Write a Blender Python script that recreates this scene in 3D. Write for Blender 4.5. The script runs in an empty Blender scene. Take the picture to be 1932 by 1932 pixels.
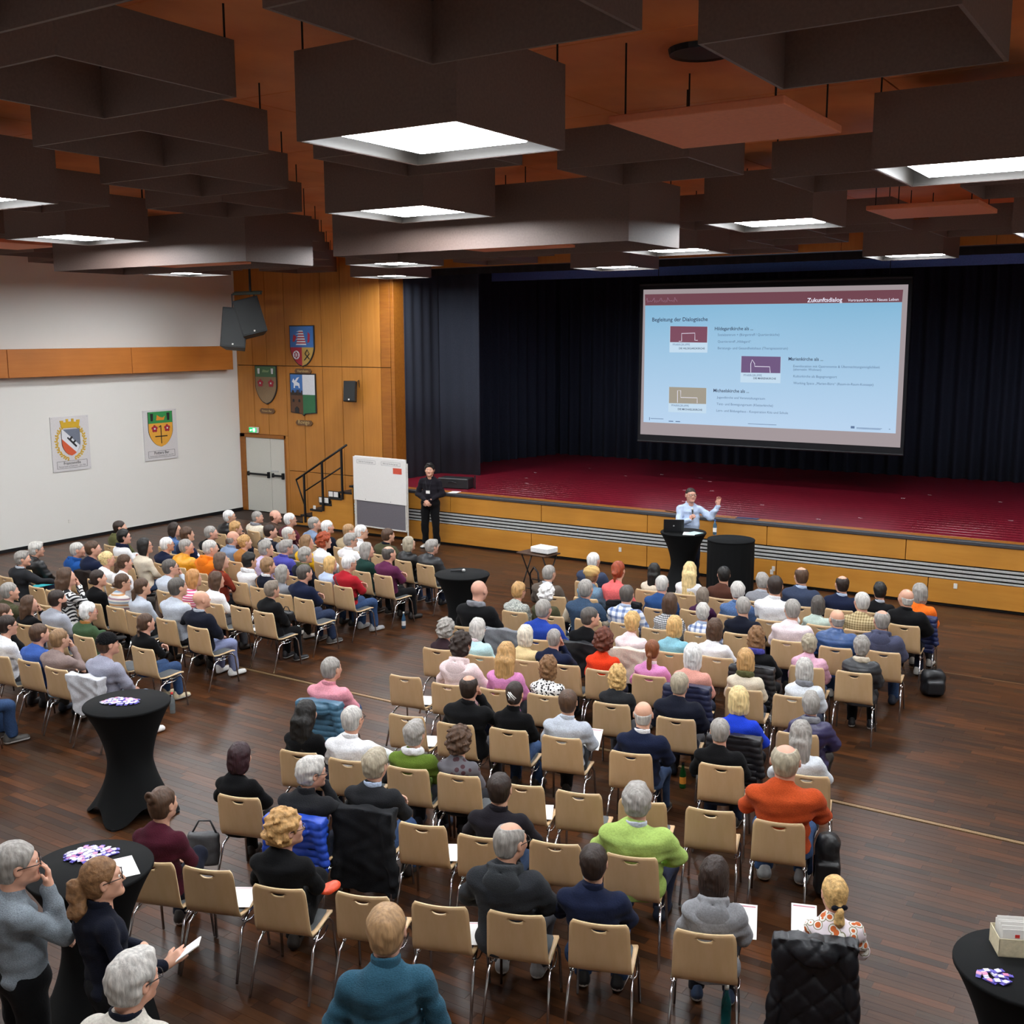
# Hall with an audience, a stage and a projection screen. Everything is built here.
import bpy, math, random
import numpy as np
from mathutils import Matrix, Vector
SC = bpy.context.scene
COL = SC.collection
R_ = math.radians
# ------------------------------------------------------------------ camera, world, exposure
def setup_view():
    cam = bpy.data.cameras.new('camera'); co = bpy.data.objects.new('camera', cam); COL.objects.link(co)
    cam.sensor_fit = 'HORIZONTAL'; cam.sensor_width = 36.0; cam.lens = 36.0 * 2070.09 / 1932.0
    cam.clip_start = 0.1; cam.clip_end = 200
    yaw, pitch, roll = 0.57051, 0.16147, -0.00349
    f = Vector((-math.sin(yaw)*math.cos(pitch), math.cos(yaw)*math.cos(pitch), -math.sin(pitch)))
    r = f.cross(Vector((0, 0, 1))).normalized(); u = r.cross(f)
    r2 = r*math.cos(roll) + u*math.sin(roll); u2 = -r*math.sin(roll) + u*math.cos(roll)
    m = Matrix((r2, u2, -f)).transposed().to_4x4(); m.translation = Vector((0, 0, 4.65))
    co.matrix_world = m
    SC.camera = co
    w = bpy.data.worlds.new('world'); SC.world = w; w.use_nodes = True
    w.node_tree.nodes['Background'].inputs[0].default_value = (1.0, 0.93, 0.85, 1)
    w.node_tree.nodes['Background'].inputs[1].default_value = 0.02
    v = SC.view_settings
    v.view_transform = 'Standard'; v.look = 'None'; v.gamma = 1; v.use_curve_mapping = False
    v.exposure = EXPOSURE
    c = SC.cycles
    c.max_bounces = 6; c.diffuse_bounces = 4; c.glossy_bounces = 3; c.transmission_bounces = 4; c.transparent_max_bounces = 4
    c.caustics_reflective = False; c.caustics_refractive = False; c.use_denoising = True; c.sample_clamp_indirect = 6
    c.use_adaptive_sampling = True; c.adaptive_threshold = 0.025
EXPOSURE = 0.0
LAMP = 58.0
setup_view()

# ------------------------------------------------------------------ colours and materials
def lin(h):
    h = h.lstrip('#'); v = [int(h[i:i+2], 16)/255 for i in (0, 2, 4)]
    return tuple([x/12.92 if x <= 0.04045 else ((x+0.055)/1.055)**2.4 for x in v] + [1.0])
PAL = dict(teal='#2aa7b0', black='#0d0d0f', black2='#1b181e', charcoal='#232427', graphite='#2c2e32', graphite2='#36393c', blue='#1f4f93', blue2='#3f5fa8', blue3='#2a4a7c',
 navy='#171e36', midnight='#131623', olive='#5a5a38', olive2='#45442f', forest='#3c5238', cream='#d9cdb8', white='#e8e8ea', offw='#d3d8de', pwhite='#ead9dc', denim='#4c6690',
 denimb='#6d8ba3', denimd='#33475f', mustard='#d9971f', yellow='#e3b321', orange='#e8791c', orange2='#f0701f', orangeb='#b84a22', redor='#e8401f', red='#a51f2a', coral='#e86c6c',
 salmon='#e0a092', pink='#d98cc0', palepink='#ecd6d6', pinks='#d78f9c', rose='#cf9db2', lilac='#c9bbe0', violet='#4a4a9c', purple='#2f2a50', plum='#5c2748', plum2='#3e1c3c',
 maroon='#5a2530', maroon2='#471826', rust='#7a2d1e', brown='#5b3f33', brown2='#4c3a30', brown3='#4f3026', dbrown2='#33242a', tan='#a5713c', tanc='#a8936b', tanw='#c7b083',
 taupe='#8c7a76', lavgray='#9a9bab', lavender='#7c84a6', lgray='#b9c0cb', hgray='#a2a5ae', gray='#85868c', gray2='#8f9094', brgray='#5b5148', brgray2='#5c565c', slate='#7d8fab',
 slate2='#353e54', slate3='#4c4f66', lblue='#b4c4de', aqua='#b5d6da', aqua2='#86bccb', sage='#b3c2b8', pyellow='#dcc594', beige='#ab9a7c', dgreen='#1f3a34', ogreen='#61782c',
 lime='#a4bf66', royal='#26419b', royal2='#1f3fc4', jeans='#30476b', djeans='#26324c', ljeans='#93b0c4', multi='#b9aaa0', bw='#dddddd', floral='#e2d2d6',
 dgrays='#4a4744', grayw='#9a9a9a', blackw='#1b1b1e', denims='#3f5270')
HC = dict(white='#e0dedb', lgray='#bdb9b3', gray='#96918b', dgray='#554f4a', graybr='#7d7063', grayb='#a39883', black='#15120f', dbrown='#2b1e17', dbrown2='#2f211a', brown='#4f3828',
 brownb='#5f4a3c', brownhl='#7f5c3c', lbrown='#8a6a4a', sandy='#a3805a', blond='#cda66a', blondb='#b98f5a', lblond='#dcc28a', platinum='#dcd3bf', red='#963f1e', auburn='#5e2d1b',
 auburn2='#7a4524', strawberry='#b5804c', dmaroon='#2f161c', tan='#c9a76c')
MATS = {}
def nodes(name):
    m = bpy.data.materials.new(name); m.use_nodes = True
    nt = m.node_tree; b = nt.nodes['Principled BSDF']; MATS[name] = m
    return m, nt, b
def N(nt, t, **k):
    n = nt.nodes.new(t)
    for a, v in k.items():
        if a.startswith('i_'): n.inputs[int(a[2:])].default_value = v
        else: setattr(n, a, v)
    return n
def L(nt, a, ao, b, bi): nt.links.new(a.outputs[ao], b.inputs[bi])
def coords(nt, scale=(1, 1, 1)):
    tc = N(nt, 'ShaderNodeTexCoord'); mp = N(nt, 'ShaderNodeMapping'); L(nt, tc, 'Object', mp, 0); mp.inputs['Scale'].default_value = scale
    return mp
def noise(nt, mp, scale, detail=3, rough=0.5):
    n = N(nt, 'ShaderNodeTexNoise'); n.inputs['Scale'].default_value = scale; n.inputs['Detail'].default_value = detail; n.inputs['Roughness'].default_value = rough
    if mp: L(nt, mp, 0, n, 'Vector')
    return n
def ramp(nt, src, out, stops):
    r = N(nt, 'ShaderNodeValToRGB'); nt.links.new(src.outputs[out], r.inputs[0])
    e = r.color_ramp.elements
    while len(e) < len(stops): e.new(0.5)
    for q, (p, c) in zip(e, stops): q.position = p; q.color = c
    return r
def bump(nt, src, out, b, strength, dist=0.01):
    n = N(nt, 'ShaderNodeBump'); n.inputs['Strength'].default_value = strength; n.inputs['Distance'].default_value = dist
    nt.links.new(src.outputs[out], n.inputs['Height']); L(nt, n, 0, b, 'Normal'); return n
def mul(nt, a, ao, bnode, bo, fac=1.0, mode='MULTIPLY'):
    m = N(nt, 'ShaderNodeMix', data_type='RGBA', blend_type=mode); m.inputs[0].default_value = fac
    nt.links.new(a.outputs[ao], m.inputs[6]); nt.links.new(bnode.outputs[bo], m.inputs[7]); return m
def plain(name, col, rough=0.6, metal=0.0, nscale=40, amp=0.12, bstr=0.0, scale=(1, 1, 1), spec=None, coat=0):
    m, nt, b = nodes(name)
    mp = coords(nt, scale); n = noise(nt, mp, nscale)
    c = lin(col) if isinstance(col, str) else col
    lo = tuple(x*(1-amp) for x in c[:3])+(1,); hi = tuple(min(1, x*(1+amp)) for x in c[:3])+(1,)
    r = ramp(nt, n, 0, [(0.3, lo), (0.7, hi)]); L(nt, r, 0, b, 'Base Color')
    b.inputs['Roughness'].default_value = rough; b.inputs['Metallic'].default_value = metal
    if spec is not None: b.inputs['Specular IOR Level'].default_value = spec
    if coat: b.inputs['Coat Weight'].default_value = coat; b.inputs['Coat Roughness'].default_value = 0.15
    if bstr: bump(nt, n, 0, b, bstr)
    return m
def objcol(name, rough, nscale, lo, hi, bstr, scale=(1, 1, 1), sheen=0.0, attr=False, spec=0.5):
    m, nt, b = nodes(name)
    if attr: oi = N(nt, 'ShaderNodeAttribute', attribute_name='col'); oc = 'Color'
    else: oi = N(nt, 'ShaderNodeObjectInfo'); oc = 'Color'
    mp = coords(nt, scale); n = noise(nt, mp, nscale, 4)
    r = ramp(nt, n, 0, [(0.28, (lo,)*3+(1,)), (0.72, (hi,)*3+(1,))])
    x = mul(nt, oi, oc, r, 0); L(nt, x, 2, b, 'Base Color')
    b.inputs['Roughness'].default_value = rough; b.inputs['Sheen Weight'].default_value = sheen; b.inputs['Specular IOR Level'].default_value = spec
    if bstr: bump(nt, n, 0, b, bstr)
    return m
def wood(name, c1, c2, rough=0.45, grain=(1, 1, 12), nscale=6, bstr=0.03, coat=0):
    m, nt, b = nodes(name); mp = coords(nt, grain)
    n = noise(nt, mp, nscale, 6, 0.6); n2 = noise(nt, coords(nt), 1.1, 2)
    r = ramp(nt, n, 0, [(0.3, lin(c1)), (0.7, lin(c2))]); r2 = ramp(nt, n2, 0, [(0.3, (0.86, 0.86, 0.86, 1)), (0.7, (1.08, 1.08, 1.08, 1))])
    x = mul(nt, r, 0, r2, 0); L(nt, x, 2, b, 'Base Color')
    b.inputs['Roughness'].default_value = rough
    if coat: b.inputs['Coat Weight'].default_value = coat
    bump(nt, n, 0, b, bstr); return m
def glow(name, col, s):
    m, nt, b = nodes(name); b.inputs['Base Color'].default_value = lin(col); b.inputs['Emission Color'].default_value = lin(col); b.inputs['Emission Strength'].default_value = s; b.inputs['Roughness'].default_value = 0.8
    return m
M_cloth = objcol('cloth', 0.9, 70, 0.82, 1.12, 0.25, sheen=0.03, spec=0.15)
M_knit = objcol('knit', 0.95, 110, 0.7, 1.2, 0.5, (1, 1, 2.4), sheen=0.04, spec=0.12)
M_nylon = objcol('quilted_nylon', 0.42, 30, 0.85, 1.15, 0.25)
M_denim = objcol('denim', 0.85, 60, 0.72, 1.25, 0.2, spec=0.25)
M_skin = objcol('skin', 0.5, 14, 0.92, 1.06, 0.04)
M_hair = objcol('hair', 0.5, 26, 0.6, 1.3, 0.6, (2.2, 2.2, 0.35), spec=0.4)
M_curl = objcol('curly_hair', 0.6, 42, 0.55, 1.35, 0.8, spec=0.35)
M_leather = objcol('leather', 0.45, 50, 0.9, 1.1, 0.15)
M_eye = plain('eye_white', '#d8d4cf', 0.3); M_iris = plain('iris', '#2a2019', 0.2); M_lip = plain('lip', '#9c5a50', 0.5)
M_wire = plain('spectacle_wire', '#2a2422', 0.35, 0.5)
M_wire2 = plain('red_spectacle', '#8a2a2a', 0.35, 0.1)
def pattern(name, kind):
    m, nt, b = nodes(name); tc = N(nt, 'ShaderNodeTexCoord'); sp = N(nt, 'ShaderNodeSeparateXYZ'); L(nt, tc, 'Object', sp, 0)
    def math_(op, a, bb=None, **k):
        n = N(nt, 'ShaderNodeMath', operation=op)
        for i, v in enumerate((a, bb)):
            if v is None: continue
            if isinstance(v, (int, float)): n.inputs[i].default_value = v
            else: nt.links.new(v, n.inputs[i])
        return n.outputs[0]
    X, Y, Z = sp.outputs; b.inputs['Roughness'].default_value = 0.9
    def tworamp(v, stops, interp='CONSTANT'):
        r = N(nt, 'ShaderNodeValToRGB'); nt.links.new(v, r.inputs[0]); r.color_ramp.interpolation = interp
        e = r.color_ramp.elements
        while len(e) < len(stops): e.new(0.5)
        for q, (p, c) in zip(e, stops): q.position = p; q.color = lin(c)
        L(nt, r, 0, b, 'Base Color')
    if kind == 'chevron':
        z = math_('ADD', math_('MULTIPLY', Z, 18), math_('MULTIPLY', math_('PINGPONG', math_('ADD', X, 3), 0.045), 18))
        tworamp(math_('FRACT', z), [(0, '#15161a'), (0.5, '#dcdcda')])
    elif kind == 'stripes':
        tworamp(math_('FRACT', math_('MULTIPLY', Z, 7)), [(0, '#c9c4bd'), (0.22, '#c08a55'), (0.36, '#c9c4bd'), (0.52, '#8aa0b4'), (0.66, '#cfc8bd'), (0.84, '#8f6e78')])
    elif kind == 'pstripes':
        tworamp(math_('FRACT', math_('MULTIPLY', Z, 26)), [(0, '#d0507c'), (0.5, '#ead0d8')])
    elif kind in ('plaid', 'check', 'tancheck'):
        s = {'plaid': 11, 'check': 40, 'tancheck': 30}[kind]
        a = math_('LESS_THAN', math_('FRACT', math_('MULTIPLY', math_('ADD', X, 5), s)), 0.4); c = math_('LESS_THAN', math_('FRACT', math_('MULTIPLY', Z, s)), 0.4)
        t = math_('MULTIPLY', math_('ADD', a, c), 0.5)
        tworamp(t, {'plaid': [(0, '#e3e6ee'), (0.4, '#98a6c4'), (0.9, '#5a6c98')], 'check': [(0, '#e0e0e0'), (0.4, '#6a6c70'), (0.9, '#1c1c20')], 'tancheck': [(0, '#c0ae86'), (0.4, '#a08c62'), (0.9, '#6e5c3e')]}[kind])
    elif kind in ('printbw', 'printgray', 'printbg', 'printfloral'):
        v = N(nt, 'ShaderNodeTexVoronoi', feature='F1'); v.inputs['Scale'].default_value = {'printbw': 34, 'printgray': 60, 'printbg': 14, 'printfloral': 13}[kind]
        L(nt, tc, 'Object', v, 'Vector')
        if kind == 'printfloral':
            d = v.outputs['Distance']; r = N(nt, 'ShaderNodeValToRGB'); nt.links.new(d, r.inputs[0]); r.color_ramp.interpolation = 'CONSTANT'
            e = r.color_ramp.elements
            for _ in range(2): e.new(0.5)
            for q, (p, c) in zip(e, [(0, '#c8642c'), (0.30, '#e6e2da'), (0.42, '#8a8468'), (0.5, '#e6dadf')]): q.position = p; q.color = lin(c)
            L(nt, r, 0, b, 'Base Color')
        else:
            tworamp(v.outputs['Distance'], {'printbw': [(0, '#17181c'), (0.42, '#e4e4e2')], 'printgray': [(0, '#5d6462'), (0.4, '#b9bcb4')], 'printbg': [(0, '#43262c'), (0.34, '#5e5c62')]}[kind])
    return m
PATS = {}
def pat(kind):
    if kind not in PATS: PATS[kind] = pattern('pattern_'+kind, kind)
    return PATS[kind]

# ------------------------------------------------------------------ object helpers
def mesh(name, V, F, mats=(), smooth=False, fm=None):
    me = bpy.data.meshes.new(name); me.from_pydata([tuple(map(float, v)) for v in V], [], [tuple(map(int, f)) for f in F])
    for m in mats: me.materials.append(m)
    if fm is not None: me.polygons.foreach_set('material_index', np.asarray(fm, dtype=np.int32))
    if smooth: me.polygons.foreach_set('use_smooth', np.ones(len(me.polygons), dtype=bool))
    me.update(); return me
def link(name, me, parent=None, loc=(0, 0, 0), rz=0.0, color=None, kind=None):
    o = bpy.data.objects.new(name, me); COL.objects.link(o); o.location = loc; o.rotation_euler[2] = rz
    if parent is not None: o.parent = parent
    if color is not None: o.color = color
    if kind: o['kind'] = kind
    return o
def tag(o, label, cat, group=None, kind=None):
    o['label'] = label; o['category'] = cat
    if group: o['group'] = group
    if kind: o['kind'] = kind
    return o
def thing(name, loc=(0, 0, 0), rz=0.0): return link(name, None, None, loc, rz)
class MB:
    def __init__(s): s.V = []; s.F = []; s.M = []
    def add(s, V, F, mi=0):
        o = len(s.V); s.V += [tuple(v) for v in V]; s.F += [tuple(i+o for i in f) for f in F]; s.M += [mi]*len(F); return s
    def box(s, lo, hi, mi=0, bev=0.0, M=None):
        x0, y0, z0 = lo; x1, y1, z1 = hi
        if bev <= 0:
            V = [(x0, y0, z0), (x1, y0, z0), (x1, y1, z0), (x0, y1, z0), (x0, y0, z1), (x1, y0, z1), (x1, y1, z1), (x0, y1, z1)]
            F = [(0, 3, 2, 1), (4, 5, 6, 7), (0, 1, 5, 4), (1, 2, 6, 5), (2, 3, 7, 6), (3, 0, 4, 7)]
        else:
            b = bev; V = []; idx = {}
            for ix in (0, 1):
                for iy in (0, 1):
                    for iz in (0, 1):
                        cx, cy, cz = (x0, x1)[ix], (y0, y1)[iy], (z0, z1)[iz]; sx, sy, sz = (1, -1)[ix], (1, -1)[iy], (1, -1)[iz]
                        idx[ix, iy, iz] = len(V)
                        V += [(cx, cy+sy*b, cz+sz*b), (cx+sx*b, cy, cz+sz*b), (cx+sx*b, cy+sy*b, cz)]
            I = lambda a, k: idx[a]+k
            F = []
            for ax in range(3):
                u, v = [q for q in range(3) if q != ax]
                for s_ in (0, 1):
                    q = []
                    for (p, r) in ((0, 0), (1, 0), (1, 1), (0, 1)):
                        c = [0, 0, 0]; c[ax] = s_; c[u] = p; c[v] = r; q.append(I(tuple(c), ax))
                    if (s_ == 1) == (ax == 1): q = q[::-1]
                    F.append(tuple(q))
            for ax in range(3):
                u, v = [q for q in range(3) if q != ax]
                for p in (0, 1):
                    for r in (0, 1):
                        a = [0, 0, 0]; a[u] = p; a[v] = r; c = list(a); c[ax] = 1; a = tuple(a); c = tuple(c)
                        q = (I(a, u), I(a, v), I(c, v), I(c, u))
                        if (p ^ r) == (ax == 1): q = q[::-1]
                        F.append(q)
            for k, i in idx.items():
                q = (i, i+1, i+2)
                if sum(k) % 2: q = q[::-1]
                F.append(q)
        if M is not None: V = [tuple(M @ Vector(v)) for v in V]
        return s.add(V, F, mi)
    def tube(s, pts, r, n=8, mi=0, caps=True, rr=None):
        pts = [Vector(p) for p in pts]; rs = rr or [r]*len(pts); V = []; F = []
        up = Vector((0, 0, 1)); prev = None
        for i, p in enumerate(pts):
            d = (pts[min(i+1, len(pts)-1)]-pts[max(i-1, 0)]).normalized()
            if prev is None:
                a = d.cross(up)
                if a.length < 1e-3: a = d.cross(Vector((1, 0, 0)))
            else: a = prev - d*prev.dot(d)
            a.normalize(); prev = a; b = d.cross(a)
            for k in range(n):
                t = 2*math.pi*k/n; V.append(tuple(p+(a*math.cos(t)+b*math.sin(t))*rs[i]))
        for i in range(len(pts)-1):
            for k in range(n):
                F.append((i*n+k, i*n+(k+1) % n, (i+1)*n+(k+1) % n, (i+1)*n+k))
        if caps: F.append(tuple(range(n))[::-1]); F.append(tuple((len(pts)-1)*n+k for k in range(n)))
        return s.add(V, F, mi)
    def lathe(s, prof, n=24, c=(0, 0), mi=0, caps=True):
        V = []; F = []
        for r, z in prof:
            for k in range(n):
                t = 2*math.pi*k/n; V.append((c[0]+r*math.cos(t), c[1]+r*math.sin(t), z))
        for i in range(len(prof)-1):
            for k in range(n): F.append((i*n+k, i*n+(k+1) % n, (i+1)*n+(k+1) % n, (i+1)*n+k))
        if caps:
            F.append(tuple(range(n))[::-1]); F.append(tuple((len(prof)-1)*n+k for k in range(n)))
        return s.add(V, F, mi)
    def poly(s, pts2, y0, y1, mi=0):          # polygon in xz, extruded along y (y0 front towards the viewer)
        n = len(pts2); V = [(x, y0, z) for x, z in pts2]+[(x, y1, z) for x, z in pts2]
        F = [tuple(range(n)), tuple(range(2*n-1, n-1, -1))]+[(i, i+n, (i+1) % n+n, (i+1) % n) for i in range(n)]
        return s.add(V, F, mi)
    def mesh(s, name, mats, smooth=False): return mesh(name, s.V, s.F, mats, smooth, s.M)
    def obj(s, name, mats, parent=None, smooth=False, **k): return link(name, s.mesh(name, mats if isinstance(mats, (list, tuple)) else [mats], smooth), parent, **k)

# ------------------------------------------------------------------ signed distance shapes, turned into meshes
def grid(lo, hi, h):
    ax = [np.arange(l, u+h, h, dtype=np.float32) for l, u in zip(lo, hi)]
    return np.meshgrid(*ax, indexing='ij')
def seg(P, a, b, ra, rb=None):
    X, Y, Z = P; a = np.array(a, np.float32); b = np.array(b, np.float32); d = b-a; q = float(d@d)+1e-9
    t = np.clip(((X-a[0])*d[0]+(Y-a[1])*d[1]+(Z-a[2])*d[2])/q, 0, 1)
    r = ra if rb is None else ra+(rb-ra)*t
    return np.sqrt((X-a[0]-t*d[0])**2+(Y-a[1]-t*d[1])**2+(Z-a[2]-t*d[2])**2)-r
def ell(P, c, r):
    X, Y, Z = [(p-q)/s for p, q, s in zip(P, c, r)]
    k0 = np.sqrt(X*X+Y*Y+Z*Z)+1e-6; X2, Y2, Z2 = X/r[0], Y/r[1], Z/r[2]; k1 = np.sqrt(X2*X2+Y2*Y2+Z2*Z2)+1e-6
    return k0*(k0-1)/k1
def rbox(P, c, hs, r):
    q = [np.abs(p-a)-(s-r) for p, a, s in zip(P, c, hs)]
    return np.sqrt(sum(np.maximum(v, 0)**2 for v in q))+np.minimum(np.maximum(np.maximum(q[0], q[1]), q[2]), 0)-r
def smin(a, b, k):
    h = np.maximum(k-np.abs(a-b), 0)/k; return np.minimum(a, b)-h*h*k*0.25
def smax(a, b, k): return -smin(-a, -b, k)
def U(k, *ds):
    d = ds[0]
    for e in ds[1:]: d = smin(d, e, k)
    return d
def nets(D, lo, h):
    nx, ny, nz = D.shape; s = D < 0
    S = np.zeros((nx-1, ny-1, nz-1, 3), np.float32); cnt = np.zeros((nx-1, ny-1, nz-1), np.float32); E = []
    for ax in range(3):
        a = [slice(None)]*3; b = [slice(None)]*3; a[ax] = slice(0, -1); b[ax] = slice(1, None)
        A, B = D[tuple(a)], D[tuple(b)]; m = s[tuple(a)] != s[tuple(b)]
        idx = np.argwhere(m)
        if len(idx) == 0: continue
        va, vb = A[m], B[m]; t = va/(va-vb); p = idx.astype(np.float32); p[:, ax] += t
        o1, o2 = [q for q in range(3) if q != ax]
        for d1 in (0, 1):
            for d2 in (0, 1):
                c = idx.copy(); c[:, o1] -= d1; c[:, o2] -= d2
                ok = (c[:, o1] >= 0) & (c[:, o2] >= 0) & (c[:, o1] < S.shape[o1]) & (c[:, o2] < S.shape[o2])
                cc = c[ok]; np.add.at(S, (cc[:, 0], cc[:, 1], cc[:, 2]), p[ok]); np.add.at(cnt, (cc[:, 0], cc[:, 1], cc[:, 2]), 1)
        E.append((ax, o1, o2, idx, s[tuple(a)][m]))
    act = cnt > 0; ids = -np.ones(cnt.shape, np.int64); ids[act] = np.arange(act.sum())
    V = S[act]/cnt[act][:, None]*h+np.array(lo, np.float32)
    Q = []
    for ax, o1, o2, idx, sg in E:
        ok = (idx[:, o1] > 0) & (idx[:, o2] > 0) & (idx[:, o1] < cnt.shape[o1]) & (idx[:, o2] < cnt.shape[o2]); idx = idx[ok]; sg = sg[ok]
        def g(d1, d2):
            c = idx.copy(); c[:, o1] -= d1; c[:, o2] -= d2; return ids[c[:, 0], c[:, 1], c[:, 2]]
        q = np.stack([g(0, 0), g(1, 0), g(1, 1), g(0, 1)], 1)
        flip = sg if ax != 1 else ~sg
        q[flip] = q[flip][:, ::-1]; Q.append(q)
    Q = np.concatenate(Q); Q = Q[(Q >= 0).all(1)]
    return V, Q
def sdf(fn, lo, hi, h):
    P = grid(lo, hi, h); return nets(fn(P).astype(np.float32), lo, h)
def fastmesh(name, parts, mats):              # parts: list of (V, Q, material index or array)
    Vs = []; Qs = []; Ms = []; o = 0
    for V, Q, m in parts:
        Vs.append(V); Qs.append(Q+o); o += len(V); Ms.append(np.full(len(Q), m, np.int32) if np.isscalar(m) else m)
    V = np.concatenate(Vs).astype(np.float32); Q = np.concatenate(Qs).astype(np.int32); M = np.concatenate(Ms)
    me = bpy.data.meshes.new(name); me.vertices.add(len(V)); me.vertices.foreach_set('co', V.ravel())
    me.loops.add(len(Q)*4); me.loops.foreach_set('vertex_index', Q.ravel())
    me.polygons.add(len(Q)); me.polygons.foreach_set('loop_start', np.arange(0, len(Q)*4, 4, dtype=np.int32)); me.polygons.foreach_set('loop_total', np.full(len(Q), 4, np.int32))
    for m in mats: me.materials.append(m)
    me.polygons.foreach_set('material_index', M); me.polygons.foreach_set('use_smooth', np.ones(len(Q), bool))
    me.update(calc_edges=True); me.validate(); return me
def wob(P, s, a, ph=0.0):
    X, Y, Z = P
    return a*(np.sin(s*X+1.7*np.sin(s*.7*Z+ph)+ph)*np.sin(s*1.1*Z+1.3*np.sin(s*.8*Y-ph)+2*ph)*.7+np.sin(s*1.9*Y+s*.9*X+ph)*.3)
RNV = {}
def rn(P, s, a, seed):
    if seed not in RNV:
        r = np.random.RandomState(seed); v = r.normal(size=(7, 3)); RNV[seed] = (v/np.linalg.norm(v, axis=1)[:, None]*r.uniform(.7, 1.4, (7, 1)), r.uniform(0, 6.3, 7))
    v, ph = RNV[seed]; X, Y, Z = P; d = 0
    for (x, y, z), q in zip(v, ph): d = d+np.sin(s*(x*X+y*Y+z*Z)+q+.8*np.sin(s*.4*(y*X-x*Z)+q*2))
    return d*a*.42
# ------------------------------------------------------------------ people
HSC = 1.12
def head_sdf(P):
    X, Y, Z = P; A = (np.abs(X), Y, Z)
    d = ell(P, (0, -.014, .028), (.074, .093, .089))
    d = smin(d, ell(P, (0, .030, -.028), (.060, .060, .082)), .04)
    d = smin(d, seg(A, (.036, .010, -.062), (.008, .070, -.088), .026, .021), .035)
    d = smin(d, seg(P, (0, -.020, -.06), (0, -.035, -.19), .052, .060), .03)
    d = smin(d, seg(A, (.012, .083, .030), (.040, .072, .028), .010), .018)
    d = smin(d, seg(A, (.045, .062, -.02), (.04, .055, -.03), .018), .03)
    d = smax(d, -ell(A, (.031, .100, .008), (.017, .014, .012)), .014)
    d = smin(d, seg(P, (0, .086, .012), (0, .106, -.026), .006, .011), .014)
    d = smin(d, seg(A, (.008, .094, -.032), (.014, .092, -.030), .007), .008)
    d = smin(d, seg(A, (0, .090, -.054), (.017, .084, -.055), .005, .004), .005)
    d = smin(d, seg(A, (0, .088, -.064), (.014, .083, -.062), .0055, .004), .005)
    d = smin(d, seg(P, (0, .076, -.090), (0, .080, -.094), .016), .02)
    e = ell(A, (.079, -.004, -.006), (.011, .019, .031))
    e = smax(e, -ell(A, (.090, .002, -.004), (.008, .010, .018)), .006)
    return smin(d, e, .010)
def build_head(h):
    lo = (-.10, -.125, -.21); V, Q = sdf(head_sdf, lo, (.10, .125, .13), h)
    c = V[Q].mean(1); m = np.zeros(len(Q), np.int32)
    lip = (np.abs(c[:, 0]) < .019) & (c[:, 2] < -.050) & (c[:, 2] > -.069) & (c[:, 1] > .083); m[lip] = 3
    P = [(V, Q, m)]
    for s in (-1, 1):
        for cc, r, mi in (((s*.031, .0765, .008), .0125, 1), ((s*.0305, .0865, .007), .0052, 2)):
            n = 10; vv = []; qq = []
            for i in range(6):
                for k in range(n):
                    a = math.pi*i/5; b = 2*math.pi*k/n; vv.append((cc[0]+r*math.sin(a)*math.cos(b), cc[1]+r*math.cos(a), cc[2]+r*math.sin(a)*math.sin(b)))
            for i in range(5):
                for k in range(n): qq.append((i*n+k, i*n+(k+1) % n, (i+1)*n+(k+1) % n, (i+1)*n+k))
            P.append((np.array(vv, np.float32), np.array(qq), mi))
    return P
def hand_parts(kind, h=.0055):
    curl = {'relax': .55, 'flat': .12, 'fist': 1.25}[kind]
    spread = .11 if kind == 'flat' else .02
    def f(P):
        pal = None
        for x in (-.028, -.010, .009, .027):
            e = seg(P, (x*.45, 0, 0), (x, .082, .002), .016, .0125); pal = e if pal is None else smin(pal, e, .018)
        pal = smin(pal, seg(P, (0, -.04, 0), (0, .01, 0), .024, .021), .03)
        for x, l in zip((-.030, -.010, .010, .029), (.068, .080, .075, .058)):
            p = np.array((x, .080, .002)); a = x*spread*28 if kind == 'flat' else x*2; ang = 0; fr = (.45, .32, .26); r = .0098
            for k in range(3):
                ang += curl*(.55, .8, .6)[k]; q = p+l*fr[k]*np.array((math.sin(a)*math.cos(ang), math.cos(a)*math.cos(ang), -math.sin(ang)))
                e = seg(P, p, q, r, r-.0011); pal = smin(pal, e, .006 if k == 0 else .003); p = q; r -= .0011
        tb = [(-.020, .020, -.004), (-.046, .048, -.014), (-.052 if kind != 'fist' else -.028, .078, -.020-.02*curl)]
        pal = smin(pal, seg(P, tb[0], tb[1], .0135, .0115), .012); pal = smin(pal, seg(P, tb[1], tb[2], .0112, .0085), .004)
        return pal
    V, Q = sdf(f, (-.08, -.07, -.10), (.06, .185, .03), h); return V, Q
HANDS = {}
def frame(o, y, up):
    y = np.array(y, float); y /= np.linalg.norm(y); up = np.array(up, float); z = up-y*(up@y); z /= np.linalg.norm(z)+1e-9; x = np.cross(y, z)
    return np.stack([x, y, z], 1), np.array(o, float)
def J_sit(b):
    w = .168 if b == 'm' else .148
    return dict(b=b, pz=.50, py=0., head=(0, .035, 1.20), pitch=0., sh=(w, -.03, .962), el=(w+.075, .05, .77), wr=(.10, .25, .635), hd=((-.35, .8, -.25), (.25, .3, 1)), hip=(.088, .03, .49), kn=(.125, .42, .50), an=(.13, .44, .10), hand='relax', seat=1)
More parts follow.
